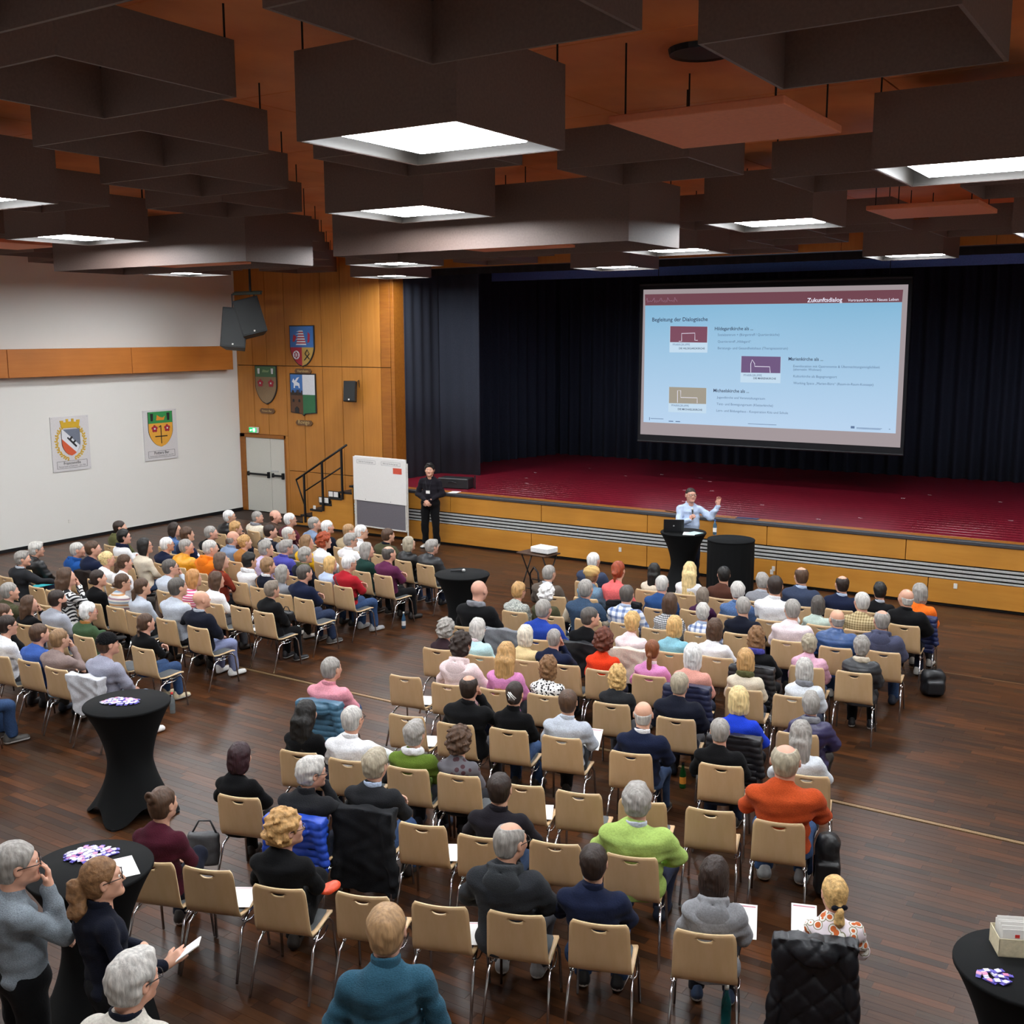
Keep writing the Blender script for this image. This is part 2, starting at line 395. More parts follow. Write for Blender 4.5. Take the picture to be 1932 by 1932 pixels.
def pose(name, b):
    j = J_sit(b); S = lambda k, v: j.__setitem__(k, v)
    for k in ('sh', 'el', 'wr', 'hip', 'kn', 'an', 'hd'): j[k+'R'] = j[k]; j[k+'L'] = j[k]
    if name == 'cross':
        S('elR', (.235, .08, .78)); S('elL', (.235, .08, .79)); S('wrR', (-.06, .20, .80)); S('wrL', (-.05, .235, .84)); S('hdR', ((-.9, .1, .1), (0, 1, .3))); S('hdL', ((-.9, .1, -.1), (0, 1, .3)))
    elif name == 'chin':
        S('elR', (.20, .17, .84)); S('wrR', (.055, .18, 1.06)); S('hdR', ((-.25, -.1, .8), (.3, 1, .2))); S('wrL', (-.02, .22, .76)); S('hdL', ((-.9, .1, .1), (0, .4, 1)))
    elif name in ('legx', 'notes', 'lx'):
        S('knR', (.06, .44, .60)); S('anR', (-.14, .56, .30)); 
        if name == 'notes': S('wrR', (.12, .30, .74)); S('wrL', (.08, .30, .74)); S('hdR', ((-.2, .9, -.1), (.8, .1, .5))); S('hdL', ((-.2, .9, -.1), (.8, .1, .5)))
        if name == 'lx': S('elR', (.235, .08, .78)); S('elL', (.235, .08, .79)); S('wrR', (-.04, .22, .76)); S('wrL', (-.03, .25, .78)); S('hdR', ((-.9, .1, .1), (0, 1, .3))); S('hdL', ((-.9, .1, -.1), (0, 1, .3)))
    elif name == 'armback':
        S('elR', (.36, .06, .86)); S('wrR', (.50, .22, .84)); S('hdR', ((.5, .8, -.3), (.2, .2, 1)))
    elif name == 'armback2':
        S('elL', (.40, .04, .84)); S('wrL', (.42, .24, .74)); S('hdL', ((.2, .8, -.3), (.2, .2, 1)))
    elif name == 'lapwide':
        S('elR', (.27, .06, .78)); S('elL', (.27, .06, .78)); S('knR', (.17, .40, .50)); S('knL', (.17, .40, .50))
    elif name == 'hold':
        S('wrR', (.13, .30, .72)); S('wrL', (.13, .30, .72)); S('hdR', ((-.1, .9, .1), (.9, .1, .4))); S('hdL', ((-.1, .9, .1), (.9, .1, .4)))
    if name.startswith('stand'):
        dz = .43; j['pz'] = .93; j['seat'] = 0; j['head'] = (0, .02, 1.63)
        for s in 'RL':
            for k in ('sh', 'el', 'wr'):
                v = j[k+s]; j[k+s] = (v[0], v[1], v[2]+dz)
            j['hip'+s] = (.09, 0, .92); j['kn'+s] = (.11, .02, .49); j['an'+s] = (.12, -.03, .09)
            j['el'+s] = (.25, -.04, 1.14); j['wr'+s] = (.24, .06, .91); j['hd'+s] = ((0, .2, -1), (1, 0, 0))
        if name == 'stand_clasp':
            for s in 'RL': S('el'+s, (.25, .0, 1.14)); S('wr'+s, (.055, .20, 1.03)); S('hd'+s, ((-.6, .25, -.55), (.3, 1, .2)))
        if name == 'stand_wave':
            S('elL', (.33, .10, 1.24)); S('wrL', (.44, .16, 1.46)); S('hdL', ((.1, .05, 1), (0, -1, 0))); S('elR', (.22, .12, 1.14)); S('wrR', (.06, .24, 1.22)); S('hdR', ((-.45, .25, .65), (.3, 1, .1))); j['handR'] = 'fist'; j['handL'] = 'flat'
        if name == 'stand_chin':
            S('elR', (.20, .17, 1.22)); S('wrR', (.075, .15, 1.46)); S('hdR', ((-.2, .1, .8), (.3, 1, .2))); S('elL', (.24, .05, 1.17)); S('wrL', (-.05, .21, 1.15)); S('hdL', ((-.9, .1, .1), (0, 1, .3)))
        if name == 'stand_phone':
            S('elR', (.25, .03, 1.14)); S('wrR', (.27, .27, 1.12)); S('hdR', ((0, .9, .35), (.8, 0, .5))); S('elL', (.24, .05, 1.15)); S('wrL', (.0, .22, 1.14)); S('hdL', ((-.9, .1, .1), (0, 1, .3)))
    return j
def mir(v, s): return (v[0] if s == 'R' else -v[0], v[1], v[2])
def torso(P, j, g=0.0, body=False):
    X, Y, Z = P; z = j['pz']-.50; m = j['b'] == 'm'; sw = j['shR'][0]
    dy = 0.
    d = seg(P, mir(j['shR'], 'L'), j['shR'], .052+g)
    d = smin(d, ell(P, (0, -.035+dy, .85+z), (sw*.98+g, .115+g, .19)), .06)
    d = smin(d, ell(P, (0, -.060+dy, .93+z), (sw*.95+g, .08+g, .13)), .05)
    d = smin(d, ell(P, (0, .0+dy, .67+z), ((.158 if m else .142)+g, (.125 if m else .11)+g, .17)), .07)
    d = smin(d, ell(P, (0, .005, .53+z), ((.168 if m else .172)+g, .130+g, .12)), .06)
    if not m: d = smin(d, ell((np.abs(X), Y, Z), (.070, .062, .86+z), (.060+g, .048+g, .06)), .06)
    d = smin(d, seg(P, (0, -.035, .955+z), (0, -.014, 1.045+z), .115+g, .052+g*.6), .05)
    return d
def arms(P, j, g=0.0, k=.045, wl=1.0):
    d = None
    for s in 'RL':
        a, b, c = [mir(j[q+s], s) for q in ('sh', 'el', 'wr')]
        c = tuple(np.array(b)+(np.array(c)-np.array(b))*wl)
        m = 0 if j['b'] == 'm' else -.006
        e = smin(seg(P, a, b, .055+g+m, .047+g+m), seg(P, b, c, .046+g+m, .033+g), .02)
        d = e if d is None else np.minimum(d, e)
    return d
def legs(P, j, g=0.0, flare=0.0):
    d = None
    for s in 'RL':
        a, b, c = [mir(j[q+s], s) for q in ('hip', 'kn', 'an')]
        e = smin(seg(P, a, b, .088+g, .062+g), seg(P, b, c, .060+g, .043+g+flare), .03)
        d = e if d is None else smin(d, e, .015)
    z = j['pz']
    return smin(d, ell(P, (0, .0, z+.02), (.170+g, .128+g, .115+g)), .05)
def seated_cut(P, j, d):                                 # cloth lies on the seat and against the back rest
    if not j['seat']: return d
    X, Y, Z = P
    back = np.minimum(-(Y+.158+.13*(Z-.5)), np.minimum(.90-Z, .235-np.abs(X)))
    return smax(smax(d, back, .01), np.minimum(np.minimum(.468-Z, .27-Y), .24-np.abs(X)), .006)
def bounds(pts, pad):
    a = np.array(pts); return tuple(a.min(0)-pad), tuple(a.max(0)+pad)
CACHE = {}
def both(j, *ks): return [mir(j[k+s], s) for k in ks for s in 'RL']
def top_mesh(pn, b, style, lod):
    key = ('top', pn, b, style, lod)
    if key in CACHE: return CACHE[key]
    j = pose(pn, b); g = {'tight': .010, 'loose': .020, 'puffer': .034, 'coat': .026}[style]; z = j['pz']
    hem = {'tight': -.02, 'loose': -.07, 'puffer': -.09, 'coat': -.12}[style]
    if not j['seat']: hem -= .04
    def f(P):
        d = smin(torso(P, j, g), arms(P, j, g), .035)
        if style in ('loose', 'coat', 'puffer'):
            d = smin(d, ell(P, (0, -.01, z+.02), (.172+g, .125+g, .20)), .05)
        if style == 'coat' and j['seat']:
            d = smin(d, rbox(P, (0, -.02, .36), (.20, .10, .20), .05), .05)
        d = d+rn(P, 20, .0085 if style != 'tight' else .0065, 7)+rn((P[0], P[1]*.6, P[2]*1.5), 42, .0045, 8)
        if style == 'puffer':
            d = d+.010*(1-np.abs(np.sin(P[2]*math.pi/.075)))**2
        d = seated_cut(P, j, d)
        d = smax(d, (z+hem if style != 'coat' or not j['seat'] else .20)-P[2], .02)
        return d
    pts = both(j, 'sh', 'el', 'wr')+[(0, .16, z+hem), (0, -.18, z+(hem if style != 'coat' else -.32)), (0, 0, j['shR'][2]+.06), (.22, 0, z), (-.22, 0, z)]
    lo, hi = bounds(pts, .09); V, Q = sdf(f, lo, hi, {0: .011, 1: .016, 2: .022}[lod])
    me = fastmesh('top', [(V, Q, 0)], [None]); CACHE[key] = me; return me
def legs_mesh(pn, b, lod):
    key = ('legs', pn, b, lod)
    if key in CACHE: return CACHE[key]
    j = pose(pn, b)
    f = lambda P: seated_cut(P, j, smax(legs(P, j, .012, .010)+rn(P, 28, .006, 9), .085-P[2]*1.0, .01))
    lo, hi = bounds(both(j, 'hip', 'kn', 'an')+[(0, .13, j['pz']+.1), (0, -.13, j['pz'])], .11)
    V, Q = sdf(f, lo, hi, {0: .013, 1: .018, 2: .024}[lod]); me = fastmesh('legs', [(V, Q, 0)], [None]); CACHE[key] = me; return me
def shoe_mesh(lod):
    key = ('shoe', lod)
    if key in CACHE: return CACHE[key]
    def f(P):
        X, Y, Z = P; d = seg(P, (0, -.05, .045), (0, .13, .028), .040, .036); d = smin(d, seg(P, (0, -.05, .05), (0, -.04, .105), .040, .042), .04)
        d = smin(d, seg(P, (0, -.045, .022), (0, .155, .022), .042, .044), .015)
        return smax(d, .002-Z, .006)
    V, Q = sdf(f, (-.07, -.12, -.02), (.07, .22, .17), {0: .009, 1: .013, 2: .018}[lod]); c = V[Q].mean(1)
    me = fastmesh('shoe', [(V, Q, (c[:, 2] < .026).astype(np.int32))], [None, None]); CACHE[key] = me; return me
def head_parts(lod):
    if ('hp', lod) not in CACHE: CACHE['hp', lod] = build_head({0: .0062, 1: .0095, 2: .013}[lod])
    return CACHE['hp', lod]
def headM(pn, b, yaw, pitch=0.0, roll=0.0):
    j = pose(pn, b); h = Vector(j['head'])
    piv = Vector((0, -.03, -.12))
    return Matrix.Translation(h+piv) @ Matrix.Rotation(R_(yaw), 4, 'Z') @ Matrix.Rotation(R_(pitch), 4, 'X') @ Matrix.Rotation(R_(roll), 4, 'Y') @ Matrix.Scale(HSC, 4) @ Matrix.Translation(-piv)
def body_mesh(pn, b, yaw, pitch, lod):
    key = ('body', pn, b, yaw, pitch, lod)
    if key in CACHE: return CACHE[key]
    k2 = ('base', pn, b, lod); j = pose(pn, b)
    if k2 not in CACHE:
        f = lambda P: seated_cut(P, j, smin(smin(torso(P, j, -.024), arms(P, j, -.020), .02), legs(P, j, -.020), .02)+.004)
        pts = both(j, 'sh', 'el', 'wr', 'hip', 'kn', 'an')+[(0, -.16, j['pz']), (0, .1, j['pz'])]
        lo, hi = bounds(pts, .09); V, Q = sdf(f, lo, hi, .03 if lod else .022); parts = [(V, Q, 0)]
        for s in 'RL':
            kind = j.get('hand'+s, j['hand']); hk = ('hand', kind, lod)
            if hk not in CACHE: CACHE[hk] = hand_parts(kind, {0: .0055, 1: .0075, 2: .010}[lod])
            V, Q = CACHE[hk]; V = V*np.array([1 if s == 'R' else -1, 1, 1], np.float32)
            Rm, o = frame(mir(j['wr'+s], s), mir(j['hd'+s][0], s), mir(j['hd'+s][1], s))
            parts.append(((V @ Rm.T+o+Rm[:, 1]*.02).astype(np.float32), Q, 0))
        CACHE[k2] = parts
    M = np.array(headM(pn, b, yaw, pitch)); P = list(CACHE[k2])
    for V, Q, m in head_parts(lod): P.append(((V @ M[:3, :3].T+M[:3, 3]).astype(np.float32), Q, m))
    me = fastmesh('body', P, [M_skin, M_eye, M_iris, M_lip]); CACHE[key] = me; return me
# hair: built round the head's own origin
def hair_mesh(st, lod):
    key = ('hair', st, lod)
    if key in CACHE: return CACHE[key]
    def f(P):
        X, Y, Z = P; aX = np.abs(X); A = (aX, Y, Z)
        cap = lambda t: U(.02, ell(P, (0, -.016, .030), (.074+t, .094+t, .090+t)), ell(P, (0, -.035, -.03), (.060+t, .066+t, .07)))
        line = (.825*Y-.565*Z-.031)                        # forehead to ear
        ear = -ell(A, (.085, .004, -.012), (.03, .021, .036))
        n1 = rn(P, 75, .0026, 1)+rn(P, 140, .0016, 2)
        if st in ('short', 'crop', 'fringe', 'bald', 'shaved', 'bigpony', 'cap', 'pony', 'longpony', 'pony2', 'braid', 'bun', 'lowbun', 'updo', 'updo2'):
            t = {'short': .010, 'crop': .017, 'fringe': .007, 'bald': .0035, 'cap': .008, 'shaved': .004}.get(st, .011)
            d = smax(cap(t)+n1*(1 if st == 'crop' else .55), line, .008); d = smax(d, ear, .006); d = smax(d, -.098-Z-.25*Y, .01)
            if st == 'crop': d = smin(d, ell((X, Y, Z), (0, .045, .105), (.055, .045, .026))+n1, .02)
            if st in ('fringe',): d = smax(d, -ell(P, (0, .03, .13), (.060, .115, .085)), .008)
            if st == 'bald': d = smax(d, Z-.030-.2*(Y+.03), .010)
            if st == 'shaved': d = d+.001
            if st == 'bigpony':
                d = smin(d, seg(P, (0, -.105, .03), (0, -.15, .0), .020, .035), .015); d = smin(d, seg(P, (0, -.15, .0), (.01, -.150, -.13), .042, .052)+n1*2, .015); d = smin(d, seg(P, (.01, -.150, -.13), (-.01, -.135, -.24), .052, .012)+n1*2, .02)
            if st in ('pony', 'longpony', 'pony2'):
                zt = {'pony': .02, 'longpony': -.01, 'pony2': -.03}[st]; ln = {'pony': .20, 'longpony': .34, 'pony2': .16}[st]
                d = smin(d, seg(P, (0, -.105, zt), (0, -.135, zt-.03), .020, .024), .015)
                d = smin(d, seg(P, (0, -.135, zt-.03), (0, -.130, zt-ln*.6), .026, .036)+n1, .01); d = smin(d, seg(P, (0, -.130, zt-ln*.6), (0, -.125, zt-ln), .036, .012)+n1, .01)
            if st == 'braid':
                for i in range(7): d = smin(d, ell(P, (.012*(-1)**i, -.110-.004*i, .01-.038*i), (.022, .022, .026)), .008)
            if st == 'bun':
                rr = np.sqrt(X**2+(Z-.075+.5*(Y+.10))**2); d = smin(d, np.sqrt((rr-.026)**2+((Y+.108)*.9)**2)-.022+n1*.6, .012)
            if st in ('lowbun',): d = smin(d, ell(P, (0, -.118, -.035), (.034, .030, .032))+n1*.7, .012)
            if st in ('updo', 'updo2'):
                d = smin(d, ell(P, (.01, -.108, .035 if st == 'updo' else -.005), (.048, .038, .045))+n1*2.2, .015)
                if st == 'updo2': d = smin(d, seg(P, (0, -.12, -.02), (0, -.115, -.12), .028, .012)+n1, .02)
        else:
            t = {'pixie': .022, 'curly': .038, 'curly2': .026}.get(st, .020)
            amp = {'curly': 3.6, 'curly2': 3.2, 'bobw': 2.2, 'pixie': 1.2}.get(st, .8)
            d = cap(t)
            if st in ('curly', 'curly2'):
                d = smin(d, ell(P, (0, -.03, -.02), (.082+t*.7, .085+t*.7, .085)), .03); lim = -.10
            elif st == 'pixie': lim = -.095
            elif st in ('bob', 'bob2', 'bobw', 'bobl'):
                dn = {'bob': -.17, 'bob2': -.125, 'bobw': -.155, 'bobl': -.20}[st]
                d = smin(d, ell(P, (0, -.028, -.055), (.099, .095, .125 if st != 'bobl' else .16)), .03); lim = dn
            else:
                ln = {'long': -.30, 'verylong': -.46}[st]; lim = ln; wv = 1.25 if st == 'verylong' else 1
                d = smin(d, ell(P, (0, -.028, -.05), (.098, .095, .13)), .03)
                d = smin(d, seg(P, (-.035, -.10, -.05), (-.045, -.125, ln+.03), .055*wv, .045*wv), .04); d = smin(d, seg(P, (.035, -.10, -.05), (.045, -.125, ln+.03), .055*wv, .045*wv), .04)
            strand = .0022*np.sin(150*np.arctan2(X, -Y-.02)*.25+9*Z)
            d = d+n1*amp+strand
            face = .83*Y-.40*Z-.030 if st in ('pixie', 'curly', 'curly2') else .9*Y-.30*Z-.028
            d = smax(d, face, .012)
            d = smax(d, -ell(P, (0, .10, -.06), (.072, .10, .14)), .012)
            if st in ('pixie', 'curly', 'curly2'): d = smax(d, ear, .008)
            d = smax(d, lim-Z+n1*1.5, .012)
        # eyebrows
        return d
    lo = {'verylong': -.56, 'long': -.36, 'longpony': -.40, 'bigpony': -.30, 'bobl': -.25, 'braid': -.29, 'pony': -.24, 'pony2': -.24}.get(st, -.21)
    V, Q = sdf(f, (-.145, -.215, lo), (.145, .13, .18), {0: .0065, 1: .010, 2: .0135}[lod])
    me = fastmesh('hair', [(V, Q, 0)], [M_curl if st in ('curly', 'curly2', 'bobw', 'updo', 'pony2', 'pony', 'bigpony') else M_hair]); CACHE[key] = me; return me
def head_extra(kind, lod=0):
    key = ('hx', kind, lod)
    if key in CACHE: return CACHE[key]
    if kind == 'cap':
        f = lambda P: U(.01, smax(smax(ell(P, (0, -.014, .035), (.088, .106, .098)), -ell(P, (0, -.014, .033), (.080, .098, .090)), .004), .018-P[2]+.10*P[1], .006),
                        smax(ell(P, (0, .10, .045), (.072, .085, .012)), .06-P[1], .006))
        V, Q = sdf(f, (-.11, -.14, -.03), (.11, .20, .15), .008)
    elif kind == 'beret':
        def f(P):
            d = smax(ell(P, (0, -.03, .055), (.118, .128, .085)), .0-P[2]+.35*P[1], .02); return d+.004*np.sin(90*P[2]+60*P[1])
        V, Q = sdf(f, (-.15, -.19, -.08), (.15, .13, .17), .009)
    elif kind == 'beard':
        f = lambda P: smax(smax(head_sdf(P)-.006, P[2]+.035-.15*np.abs(P[0])*0, .01), .0-P[1]+.012, .01)
        V, Q = sdf(lambda P: np.maximum(f(P), -(P[2]+.14)), (-.1, -.02, -.16), (.1, .14, -.01), .009)
    V_ = fastmesh(kind, [(V, Q, 0)], [None]); CACHE[key] = V_; return V_
def glasses_mesh(m):
    key = ('gl', m.name)
    if key in CACHE: return CACHE[key]
    mb = MB()
    for s in (-1, 1):
        pts = [(s*.033+.024*math.cos(a), .103-.004*abs(math.cos(a)), .006+.017*math.sin(a)) for a in [2*math.pi*k/12 for k in range(13)]]
        mb.tube(pts, .0022, 5, caps=False); mb.tube([(s*.057, .099, .010), (s*.078, .085, .012), (s*.086, .0, .008), (s*.082, -.015, -.004)], .0026, 5)
    mb.tube([(-.010, .104, .010), (.010, .104, .010)], .0022, 5)
    me = mb.mesh('glasses', [m], True); CACHE[key] = me; return me
def neck_extra(kind, b, seat):
    key = ('nx', kind, b, seat)
    if key in CACHE: return CACHE[key]
    z = 0 if seat else .43; zc = 1.055+z
    def ring(P, R, r, hz, zz, tilt=.25):
        X, Y, Z = P; q = np.sqrt(X**2+((Y+.022)*1.0)**2)-R; w = (Z-zz+tilt*(Y+.02))
        return np.sqrt(np.maximum(np.abs(w)-hz, 0)**2+q**2)-r
    def f(P):
        X, Y, Z = P
        if kind == 'collar': d = ring(P, .068, .007, .020, zc+.012); return smax(d, (.035-np.abs(X))-(Y < .02)*9, .004)
        if kind == 'turtle': return ring(P, .064, .009, .028, zc+.015)
        if kind == 'scarf': return smin(ring(P, .083, .030, .012, zc)+wob(P, 60, .006), seg(P, (.02, .08, zc-.02), (.04, .12, zc-.18), .03, .035)+wob(P, 60, .005), .03)
        if kind == 'hood':
            d = ring(P, .095, .022, .018, zc-.005, .35)+wob(P, 40, .005)
            e = smax(ell(P, (0, -.125, .985+z), (.125, .055, .115)), -ell(P, (0, -.10, 1.07+z), (.07, .05, .07)), .02)
            return smin(d, e, .03)
    V, Q = sdf(f, (-.17, -.22, .82+z), (.17, .17, 1.15+z), .010)
    me = fastmesh(kind, [(V, Q, 0)], [None]); CACHE[key] = me; return me
def strap_mesh(pn, b):
    key = ('strap', pn, b)
    if key in CACHE: return CACHE[key]
    j = pose(pn, b)
    f = lambda P: np.maximum(torso(P, j, .022), np.abs(P[0]*.75+(P[2]-.84)*.66)-.016)
    V, Q = sdf(f, (-.25, -.2, .5), (.25, .2, 1.12), .012); me = fastmesh('strap', [(V, Q, 0)], [None]); CACHE[key] = me; return me
TOPSTYLE = dict(sweater=('tight', 'knit'), tee=('tight', 'cloth'), shirt=('tight', 'cloth'), blouse=('tight', 'cloth'), knit=('tight', 'knit'), turtle=('tight', 'knit'), fleece=('loose', 'knit'), hoodie=('loose', 'knit'), vest=('loose', 'cloth'),
 jacket=('loose', 'cloth'), blazer=('loose', 'cloth'), puffer=('puffer', 'nylon'), coat=('coat', 'cloth'), chevron=('tight', 'chevron'), stripes=('tight', 'stripes'), pstripes=('tight', 'pstripes'), plaid=('tight', 'plaid'), check=('tight', 'check'),
 **{'print': ('tight', 'printbw')})
TOPNAME = dict(sweater='jumper', knit='jumper', chevron='top', stripes='jumper', pstripes='shirt', plaid='shirt', check='shirt', turtle='roll_neck', tee='tee_shirt', vest='waistcoat', puffer='padded_jacket', **{'print': 'blouse'})
TM = dict(knit=M_knit, cloth=M_cloth, nylon=M_nylon)
def put(me, name, root, mat, color, M=None):
    o = link(name, me, root, color=color)
    if M is not None: o.matrix_local = M
    if mat is not None:
        for i, m in enumerate(mat if isinstance(mat, (list, tuple)) else [mat]): o.material_slots[i].link = 'OBJECT'; o.material_slots[i].material = m
    return o
LEGC = ['#1d1e24', '#22283a', '#2a3044', '#1a1a1c', '#36322f', '#30405c', '#24252a', '#4a4a4e']
SHOEC = ['#141414', '#1c1c20', '#2a2420', '#b9b5ae', '#3c3835', '#202838']
def person(loc, heading, sc, hs, hc, tp, tc, pn, b, label, yaw, pitch, lod, ex, group=None, big=1.0):
    rnd = random.Random(label)
    pose_b = {'lap': rnd.choice(['lap', 'lap', 'lapwide'])}.get(pn, pn)
    if ex.get('lx') and pn == 'cross': pose_b = 'lx'
    style, mk = TOPSTYLE[tp]
    body = body_mesh(pose_b, b, yaw, pitch, lod)
    root = link('person', body); root.location = loc; root.rotation_euler[2] = R_(heading); bw = big*(1.06 if b == 'm' else .97); root.scale = (sc*bw, sc*(1+(bw-1)*.7), sc)
    v = rnd.uniform(-.05, .05); sk = lin('#cf9b83'); root.color = tuple(max(0, c*(1+v+rnd.uniform(-.03, .03))) for c in sk[:3])+(1,)
    tag(root, label, 'person', group)
    me = top_mesh(pose_b, b, style, lod)
    if tp == 'print': mat = pat({'bw': 'printbw', 'gray': 'printgray', 'brgray2': 'printbg', 'floral': 'printfloral'}[tc])
    elif tp == 'check' and tc == 'tanc': mat = pat('tancheck')
    elif mk in TM: mat = M_denim if tc.startswith('denim') else TM[mk]
    else: mat = pat(mk)
    put(me, TOPNAME.get(tp, tp), root, mat, lin(PAL[tc]))
    lc = lin(PAL[ex['legs']] if 'legs' in ex else rnd.choice(LEGC)); seat = not pn.startswith('stand')
    put(legs_mesh(pose_b, b, lod), 'trousers', root, M_denim if 'jeans' in ex.get('legs', '') else M_cloth, lc)
    sk_ = ex.get('shoes'); scol = {'white': '#e6e5e2', 'whitew': '#e6e5e2', 'tanw': '#cfc0a0', None: None}.get(sk_, PAL.get(sk_)) or (rnd.choice(SHOEC) if not sk_ else '#1b1b1e')
    sole = M_white_sole if sk_ in ('white', 'tanw', 'blackw', 'grayw', 'denims', 'dgrays') or rnd.random() < .3 else M_black_sole
    j = pose(pose_b, b)
    for s in 'RL':
        a = mir(j['an'+s], s); k = mir(j['kn'+s], s); up = a[2]-.09
        M = Matrix.Translation((a[0], a[1]-.0, up)) @ Matrix.Rotation(R_(-8 if s == 'R' else 8), 4, 'Z')
        if up > .1: M = M @ Matrix.Rotation(R_(28), 4, 'Z') @ Matrix.Rotation(R_(-22), 4, 'X')
        put(shoe_mesh(lod), 'shoe', root, [M_leather, sole], lin(scol), M)
    H = headM(pose_b, b, yaw, pitch)
    hst = 'short' if ex.get('cap') else hs
    if hs == 'beret': hst = 'pixie'
    hcol = lin(HC[hc if hs != 'beret' else 'lbrown'])
    if hst != 'none':
        hm = hair_mesh('cap' if ex.get('cap') else hst, lod); put(hm, 'hair', root, None, hcol, H)
    if ex.get('cap'): put(head_extra('cap'), 'baseball_cap', root, M_cloth, lin(PAL[ex['cap']]), H)
    if hs == 'beret': put(head_extra('beret'), 'knitted_beret', root, M_knit, lin(HC['tan']), H)
    if ex.get('beard'): put(head_extra('beard'), 'beard', root, M_hair, lin(HC[ex['beard']]), H)
    if ex.get('gl'): put(glasses_mesh(M_wire2 if ex['gl'] == 'red' else M_wire), 'glasses', root, None, None, H) if False else link_g(root, M_wire2 if ex['gl'] == 'red' else M_wire, H)
    st = 1 if seat else 0
    if tp == 'turtle': put(neck_extra('turtle', b, st), 'roll_collar', root, M_knit, lin(PAL[tc]))
    if ex.get('collar') or tp in ('shirt', 'blazer', 'plaid'):
        cc = ex.get('collar') or {'shirt': tc, 'plaid': 'lblue', 'blazer': 'lgray'}[tp]; put(neck_extra('collar', b, st), 'collar', root, M_cloth, lin(PAL[cc]))
    if ex.get('scarf'): put(neck_extra('scarf', b, st), 'scarf', root, M_knit, lin(PAL[ex['scarf']]))
    if ex.get('hood'): put(neck_extra('hood', b, st), 'hood', root, TM[mk] if mk in TM else M_cloth, lin(PAL[ex['hood']]))
    if ex.get('strap'): put(strap_mesh(pose_b, b), 'shoulder_strap', root, M_leather, lin(PAL[ex['strap']]))
    if ex.get('inner'):                                   # sleeves of another colour under a vest
        key = ('arms', pose_b, b, lod)
        if key not in CACHE:
            V, Q = sdf(lambda P: arms(P, j, .024)+wob(P, 30, .003), *bounds(both(j, 'sh', 'el', 'wr'), .10), {0: .013, 1: .018, 2: .022}[lod]); CACHE[key] = fastmesh('sleeves', [(V, Q, 0)], [None])
        if tp in ('vest', 'puffer'): put(CACHE[key], 'sleeves', root, M_cloth, lin(PAL[ex['inner']]))
    if ex.get('clip'):
        mb = MB(); mb.tube([(-.03, -.110, .05), (.0, -.125, .02), (.035, -.115, -.02)], .007, 6); mb.tube([(-.01, -.125, .055), (.02, -.135, .03), (.05, -.115, -.005)], .005, 6); mb.tube([(-.04, -.108, .03), (-.01, -.126, .0), (.02, -.118, -.035)], .005, 6)
        o = mb.obj('hair_claw', M_paper, root, True); o.matrix_local = H
    if hs == 'pony2':
        mb = MB(); V, Q = sdf(lambda P: U(.01, ell(P, (-.03, -.118, -.035), (.028, .016, .018)), ell(P, (.03, -.118, -.035), (.028, .016, .018)), ell(P, (0, -.122, -.035), (.012, .018, .014))), (-.07, -.15, -.07), (.07, -.08, 0), .006)
        put(fastmesh('hair_bow', [(V, Q, 0)], [None]), 'hair_bow', root, M_cloth, lin('#14161f'), H)
    return root
def link_g(root, m, H):
    o = link('glasses', glasses_mesh(m), root); o.matrix_local = H; return o
M_white_sole = plain('white_rubber', '#d9d8d4', 0.6); M_black_sole = plain('black_rubber', '#1a1a1a', 0.7); M_paper = plain('paper', '#eceae6', 0.7, amp=.02)
PAL.update(slategray="#7f8890", offw2="#cfcac0", petrol="#2f5568", teal_folder="#2aa7b0")
TEXTS = [('Zukunftsdialog', (-7.565, 5.284), (-6.819, 5.27), 1), ('Vertraute Orte – Neues Leben', (-6.701, 5.282), (-5.669, 5.264), 0), ('Begleitung der Dialogtische', (-11.198, 4.921), (-9.825, 4.909), 1), ('Hildegardkirche als ...', (-9.65, 4.706), (-8.751, 4.702), 1), ('Sozialzentrum + (Bürgertreff / Quartiersküche)', (-9.575, 4.579), (-8.151, 4.576), 0), ('Quartierstreff „Hildegard“', (-9.571, 4.427), (-8.795, 4.428), 0), ('Beratungs- und Gesundheitshaus (Therapiezentrum)', (-9.567, 4.28), (-7.952, 4.287), 0), ('Marienkirche als ...', (-7.928, 4.047), (-7.169, 4.055), 1), ('Eventlocation mit Gastronomie & Übernachtungsmöglichkeit', (-7.816, 3.901), (-5.978, 3.926), 0), ('(alternativ: Wohnen)', (-7.813, 3.832), (-7.204, 3.841), 0), ('Kulturkirche als Begegnungsort', (-7.807, 3.685), (-6.861, 3.702), 0), ('Working Space „Marien-Büro“ (Raum-in-Raum-Konzept)', (-7.802, 3.537), (-6.091, 3.574), 0), ('Michaelskirche als ...', (-9.644, 3.322), (-8.801, 3.343), 1), ('Jugendkirche und Veranstaltungsraum', (-9.558, 3.18), (-8.428, 3.212), 0), ('Tanz- und Bewegungsraum (Kletterkirche)', (-9.559, 3.03), (-8.241, 3.072), 0), ('Lern- und Bildungshaus - Kooperation Kita und Schule', (-9.56, 2.881), (-7.896, 2.939), 0), ('PFARRGRUPPE', (-10.668, 4.358), (-10.244, 4.359), 0), ('DIE HILDEGARDKIRCHE', (-10.513, 4.275), (-9.88, 4.278), 1), ('PFARRGRUPPE', (-8.94, 3.689), (-8.518, 3.697), 0), ('DIE MARIENKIRCHE', (-8.71, 3.628), (-8.194, 3.638), 1), ('PFARRGRUPPE', (-10.672, 2.963), (-10.238, 2.977), 0), ('DIE MICHAELSKIRCHE', (-10.51, 2.884), (-9.905, 2.905), 1)]
